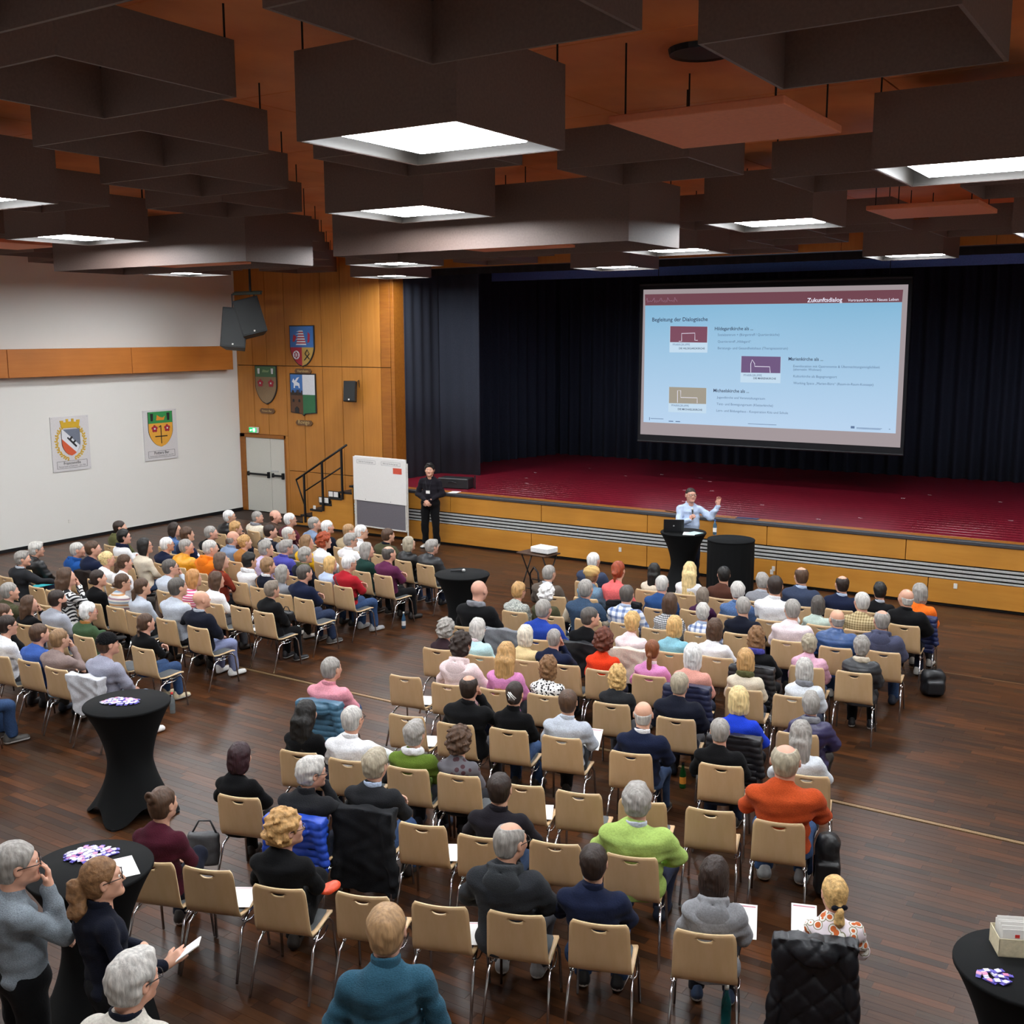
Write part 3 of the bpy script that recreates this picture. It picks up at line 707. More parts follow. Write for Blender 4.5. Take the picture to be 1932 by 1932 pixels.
CH = [
 (-16.048, 10.242, -2.1),
 (-14.981, 10.065, -1.4),
 (-14.509, 10.027, -1.2),
 (-13.165, 8.634, 1.5),
 (-13.842, 9.934, -0.6),
 (-13.372, 9.875, -0.5),
 (-12.886, 9.88, -0.3),
 (-15.196, 12.285, -4.7),
 (-15.139, 11.095, -3.0),
 (-13.058, 10.91, -1.9),
 (-11.744, 9.816, 0.3),
 (-11.064, 9.761, 0.7),
 (-11.973, 8.683, 1.9),
 (-10.892, 8.733, 2.3),
 (-12.115, 7.604, 3.4),
 (-11.603, 7.659, 3.6),
 (-11.058, 7.646, 3.8),
 (-10.445, 7.6, 4.1),
 (-15.659, 15.274, -9.4),
 (-13.073, 14.881, -7.7),
 (-12.459, 13.713, -5.8),
 (-11.405, 14.574, -6.6),
 (-10.885, 14.506, -6.3),
 (-11.454, 13.549, -5.1),
 (-10.976, 13.506, -4.9),
 (-11.503, 12.684, -3.8),
 (-10.995, 12.566, -3.5),
 (-12.578, 11.948, -3.2),
 (-12.046, 11.838, -2.8),
 (-11.44, 11.726, -2.4),
 (-10.97, 11.668, -2.1),
 (-11.879, 10.786, -1.2),
 (-11.407, 10.84, -1.1),
 (-10.912, 10.806, -0.8),
 (-13.619, 12.084, -3.8),
 (-7.973, 12.657, 5.4),
 (-7.813, 10.62, 9.0),
 (-6.908, 9.58, 11.3),
 (-7.212, 10.666, 9.3),
 (-8.188, 11.639, 7.0),
 (-6.669, 10.791, 9.4),
 (-6.178, 10.884, 9.6),
 (-7.013, 11.632, 7.8),
 (-6.362, 9.71, 11.4),
 (-5.819, 9.836, 11.6),
 (-5.708, 10.936, 9.8),
 (-5.157, 11.027, 10.0),
 (-6.903, 12.813, 5.8),
 (-7.97, 13.729, 3.6),
 (-7.433, 12.728, 5.6),
 (-6.897, 13.883, 4.0),
 (-6.414, 12.908, 6.0),
 (-6.962, 14.792, 2.4),
 (-6.368, 13.848, 4.4),
 (-6.404, 14.839, 2.7),
 (-5.837, 14.885, 3.0),
 (-5.37, 14.992, 3.1),
 (-5.9, 14.025, 4.4),
 (-5.353, 14.031, 4.7),
 (-5.385, 12.998, 6.5),
 (-5.935, 12.876, 6.3),
 (-4.818, 14.075, 5.0),
 (-4.713, 15.052, 3.4),
 (-4.195, 15.125, 3.6),
 (-3.702, 15.22, 3.8),
 (-4.163, 14.18, 5.2),
 (-3.674, 14.197, 5.5),
 (-4.305, 13.227, 6.8),
 (-3.706, 13.259, 7.1),
 (-3.163, 13.378, 7.2),
 (-5.349, 12.004, 8.2),
 (-4.779, 12.099, 8.4),
 (-3.759, 12.29, 8.7),
 (-3.244, 12.377, 8.9),
 (-4.08, 11.134, 10.5),
 (-3.573, 11.198, 10.7),
 (-4.339, 9.918, 12.3),
 (-3.176, 10.147, 12.7),
 (-7.482, 9.557, 11.0),
 (-6.926, 7.246, 15.2),
 (-6.409, 7.337, 15.4),
 (-6.678, 8.546, 13.2),
 (-6.661, 6.243, 17.1),
 (-6.122, 8.613, 13.4),
 (-5.837, 7.476, 15.5),
 (-5.364, 7.59, 15.6),
 (-5.595, 8.764, 13.5),
 (-5.051, 8.857, 13.7),
 (-5.092, 9.971, 11.8),
 (-4.318, 8.854, 14.2),
 (-4.789, 7.708, 15.8),
 (-4.297, 7.827, 15.9),
 (-3.768, 7.955, 16.0),
 (-4.529, 6.715, 17.6),
 (-4.003, 6.924, 17.6),
 (-3.507, 9.023, 14.4),
 (-3.231, 8.099, 16.1),
 (-2.688, 8.175, 16.3),
 (-2.792, 9.205, 14.5),
 (-3.422, 7.041, 17.8),
 (-3.71, 5.9, 19.5),
 (-3.185, 6.089, 19.5),
 (-2.556, 6.35, 19.5),
 (-5.297, 5.309, 19.5),
 (-4.733, 5.541, 19.5),
 (-4.204, 5.716, 19.5),
 (-5.044, 6.638, 17.5),
 (-5.923, 5.229, 19.3),
 (-6.373, 5.086, 19.2),
 (-1.924, 6.627, 19.4),
 (-7.547, 11.709, 7.3),
 (-11.458, 8.7, 2.1),
 (-16.285, 10.755, -3.3),
 (-15.653, 11.063, -3.5),
 (-14.602, 10.832, -2.7),
 (-16.832, 12.826, -6.6),
 (-15.986, 12.248, -5.4),
 (-14.973, 11.746, -4.4),
 (-15.788, 13.2, -6.7),
 (-15.204, 12.91, -6.2),
 (-14.728, 12.231, -4.8),
 (-14.257, 12.203, -4.7),
 (-13.868, 9.432, -0.7),
 (-14.13, 10.812, -2.5),
 (-12.414, 9.843, -0.4),
 (-12.356, 10.61, -1.5),
 (-13.875, 8.688, 0.7),
 (-12.695, 8.767, 1.0),
 (-12.848, 7.91, 2.3),
 (-14.967, 13.388, -6.6),
 (-16.018, 14.743, -9.1),
 (-14.927, 13.888, -7.4),
 (-14.26, 13.172, -6.1),
 (-13.802, 13.018, -5.7),
 (-13.065, 11.714, -3.4),
 (-15.19, 15.224, -9.5),
 (-14.734, 15.1, -9.1),
 (-14.163, 13.983, -7.2),
 (-13.69, 13.964, -7.0),
 (-13.09, 12.637, -5.0),
 (-12.87, 13.125, -5.3),
 (-12.13, 12.707, -4.5),
 (-12.942, 13.636, -6.1),
 (-14.055, 15.019, -8.7),
 (-13.595, 14.855, -8.3),
 (-12.359, 14.211, -6.6),
 (-12.608, 14.797, -7.9),
 (-12.113, 14.785, -7.6),
 (-7.997, 14.775, 1.4),
 (-7.506, 13.857, 3.2),
 (-6.392, 11.709, 7.6),
 (-5.814, 11.772, 7.8),
 (-3.237, 14.764, 4.3),
 (-3.185, 15.271, 3.7),
 (-4.937, 13.234, 5.9),
 (-4.274, 11.914, 8.6),
 (-4.625, 10.876, 10.1),
 (-3.643, 9.717, 12.7),
 (-7.676, 8.369, 12.4),
 (-5.949, 6.177, 17.2),
 (-5.58, 6.582, 16.8)]
PPL = [
 (-15.912, 10.237, -2.1, 0.916, 0, 'crop', 'gray', 'blazer', 'charcoal', 'armback', 'm', 'grey-haired man in charcoal jacket over teal shirt, twisted round with arm out', -40, 0, 2, 1.0, {'inner': 'teal', 'notes': 'teal_folder'}),
 (-16.333, 10.758, -3.3, 0.933, 112, 'crop', 'lgray', 'puffer', 'black', 'lap', 'm', 'grey-haired man with glasses in black padded jacket by the white wall', -32, -4, 2, 1.0, {'gl': 1}),
 (-15.653, 11.063, -3.5, 0.942, 113, 'short', 'lgray', 'jacket', 'blue', 'cross', 'm', 'white-haired man in bright blue hooded jacket near the white wall', -40, 0, 2, 1.0, {'hood': 'blue'}),
 (-15.29, 11.103, -3.0, 0.983, 8, 'short', 'brown', 'sweater', 'navy', 'lap', 'm', 'young brown-haired man in plain navy jumper beside the blue jacket', -40, 4, 2, 1.0, {}),
 (-14.59, 10.832, -2.7, 0.942, 114, 'updo', 'lblond', 'tee', 'white', 'lap', 'f', 'woman with messy pale blond bun and white top', -24, 0, 2, 1.0, {}),
 (-16.832, 12.826, -6.6, 0.942, 115, 'short', 'dbrown', 'hoodie', 'olive', 'lap', 'm', 'dark-haired man in olive green hoodie closest to the white wall', -40, 4, 2, 1.0, {'hood': 'olive'}),
 (-15.986, 12.248, -5.4, 0.942, 116, 'pixie', 'black', 'blouse', 'white', 'cross', 'f', 'black-haired woman in white blouse with dark scarf, head tipped back', -40, 0, 2, 1.0, {'scarf': 'navy', 'gl': 1}),
 (-14.778, 11.73, -4.4, 0.978, 117, 'bob', 'black', 'sweater', 'cream', 'lap', 'f', 'woman with straight black shoulder-length hair and cream jumper', -24, 4, 2, 1.0, {'gl': 1}),
 (-15.788, 13.2, -6.7, 0.942, 118, 'bob', 'dbrown', 'shirt', 'denim', 'lap', 'f', 'dark brown-haired woman in denim blue shirt holding up a sheet', -40, 0, 2, 1.0, {'gl': 1}),
 (-15.097, 12.899, -6.2, 0.961, 119, 'pixie', 'brown', 'vest', 'navy', 'lap', 'f', 'short brown-haired woman in navy waistcoat over white sleeves', -24, 4, 2, 1.0, {'inner': 'white', 'scarf': 'white'}),
 (-14.866, 12.243, -4.8, 0.923, 120, 'short', 'white', 'sweater', 'navy', 'cross', 'm', 'white-haired man with glasses in dark navy jumper before the mustard vest', -24, 0, 2, 1.0, {'gl': 1}),
 (-14.333, 12.209, -4.7, 0.942, 121, 'short', 'gray', 'puffer', 'mustard', 'cross', 'm', 'short grey-haired man in mustard yellow padded vest over checked sleeves', -40, 4, 2, 1.0, {}),
 (-13.628, 9.429, -0.7, 1.013, 122, 'long', 'brown', 'chevron', 'white', 'chin', 'f', 'long brown-haired woman in black and white zigzag top, hand at chin', -24, 4, 2, 1.0, {}),
 (-13.522, 9.876, -0.5, 0.942, 5, 'lowbun', 'dbrown', 'tee', 'black', 'lap', 'f', 'woman with dark low bun in plain black top', -32, 4, 2, 1.0, {}),
 (-14.141, 10.813, -2.5, 0.942, 123, 'pony', 'brown', 'tee', 'white', 'lap', 'f', 'woman with brown ponytail in plain white t-shirt', -24, 0, 2, 1.0, {}),
 (-13.013, 9.881, -0.3, 0.945, 6, 'lowbun', 'brown', 'stripes', 'multi', 'lap', 'f', 'woman with low brown bun in pastel horizontally striped jumper', -32, -4, 2, 1.0, {'gl': 1}),
 (-12.516, 9.844, -0.4, 0.942, 124, 'longpony', 'brown', 'sweater', 'lgray', 'lap', 'f', 'woman with very long brown ponytail in pale grey jumper', -24, 4, 2, 1.0, {}),
 (-13.197, 10.914, -1.9, 0.95, 9, 'short', 'dgray', 'tee', 'lgray', 'chin', 'm', 'dark grey-haired man with glasses in pale t-shirt, hand at mouth', -32, 4, 2, 1.0, {'gl': 1}),
 (-11.748, 9.816, 0.3, 1.019, 10, 'short', 'dgray', 'tee', 'lgray', 'lap', 'm', 'dark-haired man with broad back in light grey t-shirt', -16, 4, 2, 1.0, {}),
 (-12.341, 10.609, -1.5, 0.942, 125, 'bob', 'strawberry', 'pstripes', 'pink', 'lap', 'f', 'strawberry blond woman in pink and white striped shirt', -16, 0, 2, 1.0, {}),
 (-11.225, 9.76, 0.7, 0.945, 11, 'none', 'gray', 'blazer', 'midnight', 'armback2', 'm', 'bald man in midnight blue coat and pale blue jeans on the aisle', -24, 4, 2, 1.0, {'legs': 'lavender', 'shoes': 'white'}),
 (-13.875, 8.688, 0.7, 0.942, 126, 'short', 'gray', 'jacket', 'olive2', 'lap', 'm', 'grey-haired man in dark olive jacket at the picture edge', -24, 0, 2, 1.0, {}),
 (-13.323, 8.629, 1.5, 0.863, 3, 'long', 'brown', 'tee', 'black', 'chin', 'f', 'woman with long loose brown hair and black top, wrist raised', -32, 4, 2, 1.0, {}),
 (-12.916, 8.763, 1.0, 0.941, 127, 'short', 'dbrown', 'knit', 'hgray', 'lap', 'm', 'dark-bearded man in heathered grey knitted jumper', -16, 0, 2, 1.0, {'beard': 'dbrown'}),
 (-12.155, 8.677, 1.9, 0.898, 12, 'pixie', 'white', 'jacket', 'forest', 'cross', 'f', 'white-haired person with red-rimmed glasses in forest green jacket', -32, -4, 2, 1.0, {'gl': 'red', 'collar': 'tan'}),
 (-11.064, 8.726, 2.3, 0.896, 13, 'braid', 'brown', 'sweater', 'black', 'cross', 'f', 'woman with brown braid, black jumper and blue jeans on the aisle', -16, 4, 2, 1.0, {'legs': 'jeans', 'shoes': 'tanw'}),
 (-12.249, 7.596, 3.4, 0.941, 14, 'lowbun', 'dbrown', 'blouse', 'white', 'lap', 'f', 'dark-haired woman with bun in white blouse at the picture edge', -24, -4, 2, 1.0, {'gl': 1}),
 (-11.69, 7.654, 3.6, 0.912, 15, 'short', 'brown', 'tee', 'blue2', 'lap', 'm', 'young brown-haired man in cobalt blue t-shirt', -16, 0, 1, 1.0, {}),
 (-11.267, 7.632, 3.8, 0.913, 16, 'short', 'lbrown', 'tee', 'taupe', 'chin', 'm', 'young sandy-haired man in taupe t-shirt and pale jeans', -8, 0, 1, 1.0, {'legs': 'ljeans'}),
 (-10.352, 7.607, 4.1, 0.985, 17, 'short', 'brown', 'sweater', 'lavgray', 'lap', 'm', 'young man in black baseball cap and grey sweatshirt', -24, 0, 1, 1.0, {'cap': 'black', 'legs': 'ljeans', 'shoes': 'white'}),
 (-12.848, 7.91, 2.3, 0.942, 128, 'short', 'brown', 'tee', 'black', 'lap', 'm', 'brown-haired person half cut off by the picture edge', -24, -4, 2, 1.0, {}),
 (-15.051, 13.398, -6.6, 0.926, 129, 'short', 'gray', 'jacket', 'black', 'lap', 'm', 'grey-haired heavy-set man in black jacket, pink neck, left block', -40, 4, 2, 1.0, {}),
 (-16.018, 14.743, -9.1, 0.942, 130, 'short', 'white', 'puffer', 'black', 'cross', 'm', 'white-haired man with glasses in black puffer jacket in the far corner', -40, 4, 2, 1.0, {'gl': 1}),
 (-14.946, 13.891, -7.4, 0.938, 131, 'pixie', 'blondb', 'sweater', 'brown', 'lap', 'f', 'woman with short honey-blond hair behind the bald man in grey-blue', -32, 0, 2, 1.0, {}),
 (-14.256, 13.172, -6.1, 0.942, 132, 'bald', 'gray', 'shirt', 'slate', 'lap', 'm', 'bald man in grey-blue shirt in the left block', -24, 0, 2, 1.0, {}),
 (-13.806, 13.019, -5.7, 0.942, 133, 'updo', 'blondb', 'sweater', 'tan', 'lap', 'f', 'woman with blond pinned-up hair and tan brown jumper', -24, 0, 2, 1.0, {}),
 (-13.627, 12.085, -3.8, 0.998, 34, 'short', 'lgray', 'hoodie', 'orange', 'lap', 'm', 'grey-haired man in bright orange hooded sweatshirt', -32, 0, 2, 1.0, {'hood': 'orange'}),
 (-12.962, 11.708, -3.4, 0.942, 134, 'bob', 'brownb', 'sweater', 'rust', 'lap', 'f', 'brown-haired woman in rust red jumper beside the orange hoodie', -32, 0, 2, 1.0, {}),
 (-15.845, 15.305, -9.4, 0.881, 18, 'short', 'gray', 'puffer', 'cream', 'lap', 'm', 'grey-haired man in cream padded jacket with grey scarf', -48, 0, 2, 1.0, {'scarf': 'gray'}),
 (-15.294, 15.241, -9.5, 0.942, 135, 'bald', 'brown', 'jacket', 'brown2', 'lap', 'm', 'balding man in dark brown jacket near the double door', -48, 0, 2, 1.0, {}),
 (-14.758, 15.104, -9.1, 0.942, 136, 'short', 'white', 'sweater', 'maroon', 'lap', 'm', 'white-haired man with glasses in maroon jumper near the stage stairs', -32, 4, 2, 1.0, {'gl': 1}),
 (-14.162, 13.982, -7.2, 0.942, 137, 'short', 'dbrown', 'blazer', 'midnight', 'lap', 'm', 'dark-haired man in midnight blue jacket with pale collar', -32, 4, 2, 1.0, {'collar': 'white'}),
 (-13.692, 13.964, -7.0, 0.942, 138, 'short', 'lgray', 'jacket', 'gray', 'lap', 'm', 'white-haired man with glasses in grey jacket behind the dark-haired man', -40, 4, 2, 1.0, {'gl': 1}),
 (-12.904, 12.62, -5.0, 0.98, 139, 'pixie', 'gray', 'blouse', 'lilac', 'lap', 'f', 'grey-haired woman in lilac and white top', -32, 0, 2, 1.0, {}),
 (-12.965, 13.133, -5.3, 0.922, 140, 'crop', 'gray', 'shirt', 'violet', 'lap', 'm', 'grey-haired man with glasses in violet-blue shirt', -24, -4, 2, 1.0, {'gl': 1}),
 (-12.588, 11.948, -3.2, 0.94, 27, 'pixie', 'black', 'blouse', 'white', 'cross', 'f', 'black-haired woman in white top with black and white scarf', -16, 0, 2, 1.0, {'scarf': 'white'}),
 (-12.08, 11.84, -2.8, 0.934, 28, 'pixie', 'lbrown', 'sweater', 'midnight', 'lap', 'f', 'light-brown-haired woman in navy jumper with white collar and tan strap', -24, 0, 2, 1.0, {'collar': 'white', 'strap': 'tan'}),
 (-11.661, 11.735, -2.4, 0.897, 29, 'bob', 'gray', 'sweater', 'gray', 'lap', 'f', 'woman with straight grey bob and grey cardigan', -16, 4, 2, 1.0, {}),
 (-12.13, 12.707, -4.5, 0.942, 141, 'pixie', 'gray', 'jacket', 'midnight', 'lap', 'f', 'grey-haired woman in navy coat with olive patterned scarf', -32, -4, 2, 1.0, {'scarf': 'olive'}),
 (-11.173, 11.676, -2.1, 0.953, 30, 'short', 'dgray', 'sweater', 'navy', 'cross', 'm', 'dark grey-haired man in navy jumper and jeans on the aisle', -16, 0, 2, 1.0, {'legs': 'djeans', 'shoes': 'dgrays'}),
 (-12.961, 13.638, -6.1, 0.924, 142, 'bob', 'lbrown', 'jacket', 'yellow', 'lap', 'f', 'light-brown-haired woman in sunflower yellow jacket', -32, 0, 2, 1.0, {}),
 (-12.654, 13.733, -5.8, 0.956, 20, 'curly', 'red', 'blouse', 'white', 'lap', 'f', 'woman with curly ginger hair and white lace top', -32, -4, 2, 1.0, {}),
 (-14.055, 15.019, -8.7, 0.942, 143, 'short', 'gray', 'sweater', 'slate', 'lap', 'm', 'grey-haired man in slate blue jumper below the stage stairs', -40, 4, 2, 1.0, {}),
 (-13.595, 14.855, -8.3, 0.942, 144, 'short', 'white', 'jacket', 'midnight', 'lap', 'm', 'white-haired man in navy jacket with white collar near the pinboard', -24, 0, 2, 1.0, {'collar': 'white'}),
 (-13.097, 14.884, -7.7, 0.922, 19, 'short', 'sandy', 'jacket', 'beige', 'lap', 'm', 'sandy-haired balding man in beige jacket below the pinboard', -32, 0, 2, 1.0, {}),
 (-12.495, 14.227, -6.6, 0.912, 145, 'crop', 'gray', 'shirt', 'white', 'lap', 'm', 'grey-haired man with glasses in white shirt beside the green jumper', -32, 0, 2, 1.0, {'gl': 1}),
 (-12.753, 14.817, -7.9, 0.942, 146, 'short', 'white', 'shirt', 'white', 'lap', 'm', 'white-haired man with glasses in white shirt below the pinboard', -40, 0, 2, 1.0, {'gl': 1}),
 (-11.56, 13.559, -5.1, 0.939, 23, 'bob', 'gray', 'sweater', 'dgreen', 'lap', 'f', 'grey-haired woman in dark green jumper', -32, 0, 2, 1.0, {}),
 (-11.569, 12.688, -3.8, 0.88, 25, 'bob', 'blond', 'tee', 'lblue', 'lap', 'f', 'woman with apricot blond bob and light blue top', -16, 0, 2, 1.0, {}),
 (-11.097, 12.572, -3.5, 0.954, 26, 'short', 'white', 'sweater', 'red', 'cross', 'm', 'white-haired man with glasses in red jumper with black strap', -16, -4, 2, 1.0, {'gl': 1, 'strap': 'black', 'legs': 'jeans', 'shoes': 'grayw'}),
 (-11.052, 13.512, -4.9, 0.943, 24, 'fringe', 'dgray', 'sweater', 'plum', 'cross', 'm', 'balding man in plum purple jumper with black trousers stretched out', -16, 4, 2, 1.0, {'legs': 'black'}),
 (-12.113, 14.785, -7.6, 0.942, 147, 'short', 'brown', 'jacket', 'olive2', 'lap', 'm', 'brown-haired man in dark olive jacket with navy collar', -16, 0, 2, 1.0, {'collar': 'midnight'}),
 (-11.473, 14.582, -6.6, 0.898, 21, 'bob2', 'grayb', 'puffer', 'black', 'lap', 'f', 'woman with ash-blond bob in black quilted vest in the front row', -16, 4, 2, 1.0, {}),
 (-10.956, 14.514, -6.3, 0.908, 22, 'crop', 'gray', 'puffer', 'charcoal', 'lap', 'm', 'grey-haired person in charcoal quilted vest next to the microphone table', -16, -4, 2, 1.0, {'inner': 'lgray'}),
 (-12.064, 10.79, -1.2, 0.916, 31, 'bob', 'brown', 'blouse', 'white', 'lap', 'f', 'brown-haired woman in white striped top near the aisle', -16, 0, 2, 1.0, {}),
 (-10.969, 10.807, -0.8, 0.909, 33, 'crop', 'graybr', 'coat', 'black', 'lap', 'f', 'grey-brown-haired woman in long black coat holding a black handbag', -16, 0, 2, 1.0, {'legs': 'black', 'shoes': 'blackw'}),
 (-8.037, 11.658, 7.0, 1.057, 39, 'none', 'gray', 'jacket', 'black', 'lap', 'm', 'bald man in black jacket with patterned scarf behind the microphone table', -8, -4, 2, 1.0, {'scarf': 'gray'}),
 (-8.037, 12.651, 5.4, 0.892, 35, 'pixie', 'blondb', 'print', 'gray', 'lap', 'f', 'short blond woman in grey floral blouse', -16, -4, 2, 1.0, {'gl': 1}),
 (-8.178, 13.716, 3.6, 0.92, 48, 'short', 'gray', 'blazer', 'brgray', 'lap', 'm', 'grey-haired man in brown-grey blazer by the projector stand', -8, -4, 2, 1.0, {}),
 (-7.606, 12.711, 5.6, 0.893, 49, 'curly', 'white', 'jacket', 'olive2', 'lap', 'f', 'woman with fluffy white hair in olive jacket', 0, -4, 2, 1.0, {}),
 (-7.013, 11.632, 7.8, 0.967, 42, 'short', 'gray', 'fleece', 'royal', 'lap', 'm', 'grey-haired man in royal blue fleece', -8, 0, 1, 1.0, {}),
 (-7.997, 14.775, 1.4, 0.942, 148, 'short', 'white', 'blazer', 'slate2', 'lap', 'm', 'white-haired man in dark blue suit in the first row', -8, 0, 2, 1.0, {}),
 (-7.513, 13.856, 3.2, 0.942, 149, 'beret', 'tan', 'jacket', 'denimb', 'lap', 'f', 'woman in straw-coloured knitted beret and denim jacket', 0, 0, 2, 1.0, {}),
 (-7.036, 12.799, 5.8, 0.992, 47, 'short', 'gray', 'vest', 'denimd', 'lap', 'm', 'grey-haired man in dark blue waistcoat over cream jumper', 0, 4, 2, 1.0, {'inner': 'cream'}),
 (-7.095, 13.869, 4.0, 1.034, 50, 'updo2', 'red', 'tee', 'coral', 'lap', 'f', 'woman with tied red hair and coral t-shirt', 0, 0, 2, 1.0, {}),
 (-6.951, 14.793, 2.4, 0.896, 52, 'long', 'black', 'blouse', 'cream', 'lap', 'f', 'woman with long black hair and pale blouse in the front row', 16, 4, 2, 1.0, {}),
 (-6.467, 12.902, 6.0, 0.969, 51, 'short', 'dgray', 'plaid', 'white', 'lap', 'm', 'short-haired man in white and blue checked shirt', 8, -4, 2, 1.0, {}),
 (-6.392, 11.709, 7.6, 0.942, 150, 'short', 'dgray', 'sweater', 'black', 'lap', 'm', 'dark grey-haired man in black jumper, face turned aside', -48, 0, 1, 1.0, {}),
 (-5.814, 11.772, 7.8, 0.942, 151, 'pixie', 'blond', 'tee', 'pwhite', 'lap', 'f', 'woman with short tousled blond hair and pale pink-white top', 8, 0, 1, 1.0, {}),
 (-7.803, 10.621, 9.0, 0.852, 36, 'curly', 'gray', 'sweater', 'dbrown2', 'lap', 'f', 'grey wavy-haired person in dark brown jumper at the aisle end', -8, 0, 1, 1.0, {}),
 (-7.352, 10.643, 9.3, 0.909, 38, 'bob', 'lgray', 'jacket', 'aqua', 'lap', 'f', 'grey-haired woman with glasses in pale aqua jacket', -8, -4, 1, 1.0, {'gl': 1, 'collar': 'pwhite'}),
 (-6.738, 10.78, 9.4, 0.889, 40, 'bob2', 'platinum', 'sweater', 'pyellow', 'lap', 'f', 'woman with platinum bob and pale yellow jumper', 0, 4, 1, 1.0, {}),
 (-6.385, 10.849, 9.6, 0.886, 41, 'shaved', 'gray', 'sweater', 'navy', 'chin', 'm', 'man with shaved grey head in navy jumper, hand at cheek', 8, 0, 1, 1.0, {}),
 (-5.758, 10.927, 9.8, 0.929, 45, 'curly', 'auburn', 'sweater', 'redor', 'lap', 'f', 'woman with short auburn curls and scarlet jumper', 8, 4, 1, 1.0, {}),
 (-6.85, 9.592, 11.3, 1.011, 37, 'curly2', 'dbrown', 'hoodie', 'palepink', 'lap', 'f', 'person with short dark curls in pale pink hoodie', -8, -4, 1, 1.0, {'hood': 'palepink'}),
 (-6.322, 9.718, 11.4, 0.969, 43, 'verylong', 'blondb', 'tee', 'pink', 'lap', 'f', 'woman with very long straight blond hair and pink top', 8, 0, 1, 1.0, {}),
 (-5.851, 9.83, 11.6, 0.894, 44, 'bobw', 'brownhl', 'print', 'bw', 'lap', 'f', 'woman with wavy highlighted bob in bold black and white print shirt', 8, 4, 1, 1.0, {}),
 (-5.085, 9.973, 11.8, 0.883, 88, 'bobw', 'blond', 'tee', 'charcoal', 'lap', 'f', 'woman with wavy blond bob and charcoal top', 16, 0, 1, 1.0, {}),
 (-5.188, 11.022, 10.0, 0.885, 46, 'longpony', 'auburn2', 'sweater', 'pink', 'lap', 'f', 'woman with long auburn ponytail and pink jumper', 0, 0, 1, 1.0, {'collar': 'pwhite'}),
 (-6.062, 8.627, 13.4, 0.947, 83, 'fringe', 'dbrown', 'jacket', 'black', 'chin', 'm', 'balding dark-haired man in black zip jacket, hand at chin', 0, 4, 1, 1.0, {'collar': 'black'}),
 (-5.608, 8.761, 13.5, 0.926, 86, 'lowbun', 'dbrown', 'turtle', 'black', 'lap', 'f', 'dark-haired woman with white hair claw and black roll-neck', 0, 0, 1, 1.0, {'clip': 1, 'legs': 'jeans'}),
 (-6.384, 13.847, 4.4, 0.94, 53, 'short', 'lgray', 'sweater', 'blue3', 'lap', 'm', 'white-haired man in mid-blue jumper in the second row', 16, -4, 2, 1.0, {}),
 (-6.393, 14.84, 2.7, 0.949, 54, 'verylong', 'lblond', 'sweater', 'white', 'lap', 'f', 'woman with long light blond hair and white jumper in the front row', 16, -4, 2, 1.0, {}),
 (-5.87, 14.883, 3.0, 0.941, 55, 'short', 'black', 'sweater', 'brown3', 'lap', 'm', 'man with cropped black hair in brown jumper below the black table', 24, 0, 2, 1.0, {}),
 (-5.32, 14.994, 3.1, 0.896, 56, 'crop', 'gray', 'blazer', 'gray', 'lap', 'm', 'grey-haired man in grey blazer in the front row', 32, 0, 2, 1.0, {}),
 (-4.766, 15.049, 3.4, 1.004, 62, 'fringe', 'brown', 'blazer', 'slate2', 'lap', 'm', 'balding man in slate blue suit jacket in the front row', 32, 0, 2, 1.0, {'collar': 'lblue'}),
 (-4.21, 15.124, 3.6, 0.95, 63, 'fringe', 'dbrown', 'jacket', 'navy', 'lap', 'm', 'balding dark-haired man in navy jacket with pale collar in the front row', 32, 4, 2, 1.0, {'collar': 'lblue'}),
 (-3.711, 15.22, 3.8, 0.905, 64, 'crop', 'black', 'blazer', 'black', 'lap', 'f', 'woman with short black hair in black jacket in the front row', 24, -4, 2, 1.0, {}),
 (-3.247, 14.763, 4.3, 0.951, 152, 'bald', 'lgray', 'coat', 'black', 'lap', 'm', 'nearly bald man in long black coat at the row end', 40, 0, 2, 1.0, {'collar': 'black'}),
 (-3.191, 15.27, 3.7, 0.933, 153, 'bob', 'gray', 'jacket', 'orange2', 'lap', 'f', 'grey-haired woman in bright orange jacket at the front row end', 48, 0, 2, 1.0, {}),
 (-4.819, 14.074, 5.0, 1.043, 61, 'short', 'dbrown', 'shirt', 'white', 'lap', 'm', 'dark-haired man in crisp white shirt', 16, 4, 2, 1.0, {}),
 (-5.323, 14.034, 4.7, 0.936, 58, 'crop', 'lgray', 'shirt', 'denim', 'lap', 'm', 'silver-haired man in denim blue shirt', 24, -4, 2, 1.0, {}),
 (-4.94, 13.233, 5.9, 0.942, 154, 'short', 'gray', 'sweater', 'midnight', 'lap', 'm', 'grey-haired man in dark navy jumper with mustard jacket behind him', 24, -4, 2, 1.0, {}),
 (-5.843, 14.03, 4.4, 0.834, 57, 'bob', 'graybr', 'sweater', 'plum2', 'lap', 'f', 'woman with shoulder-length grey-brown hair and plum jumper', 8, 0, 2, 1.0, {}),
 (-5.402, 12.996, 6.5, 0.871, 59, 'pixie', 'lgray', 'plaid', 'lgray', 'lap', 'f', 'grey-haired woman in white top with checked collar', 16, 0, 2, 1.0, {}),
 (-5.823, 12.889, 6.3, 0.946, 60, 'bob2', 'brown', 'check', 'bw', 'lap', 'f', 'brown-haired woman in small black and white check top', 8, 4, 2, 1.0, {}),
 (-5.355, 12.003, 8.2, 0.913, 70, 'bob2', 'blond', 'tee', 'aqua2', 'lap', 'f', 'woman with round blond bob and aqua top', 8, 0, 1, 1.0, {}),
 (-4.869, 12.085, 8.4, 0.924, 71, 'bob2', 'brown', 'tee', 'white', 'lap', 'f', 'woman with smooth brown bob and plain white top', 0, 0, 1, 1.0, {}),
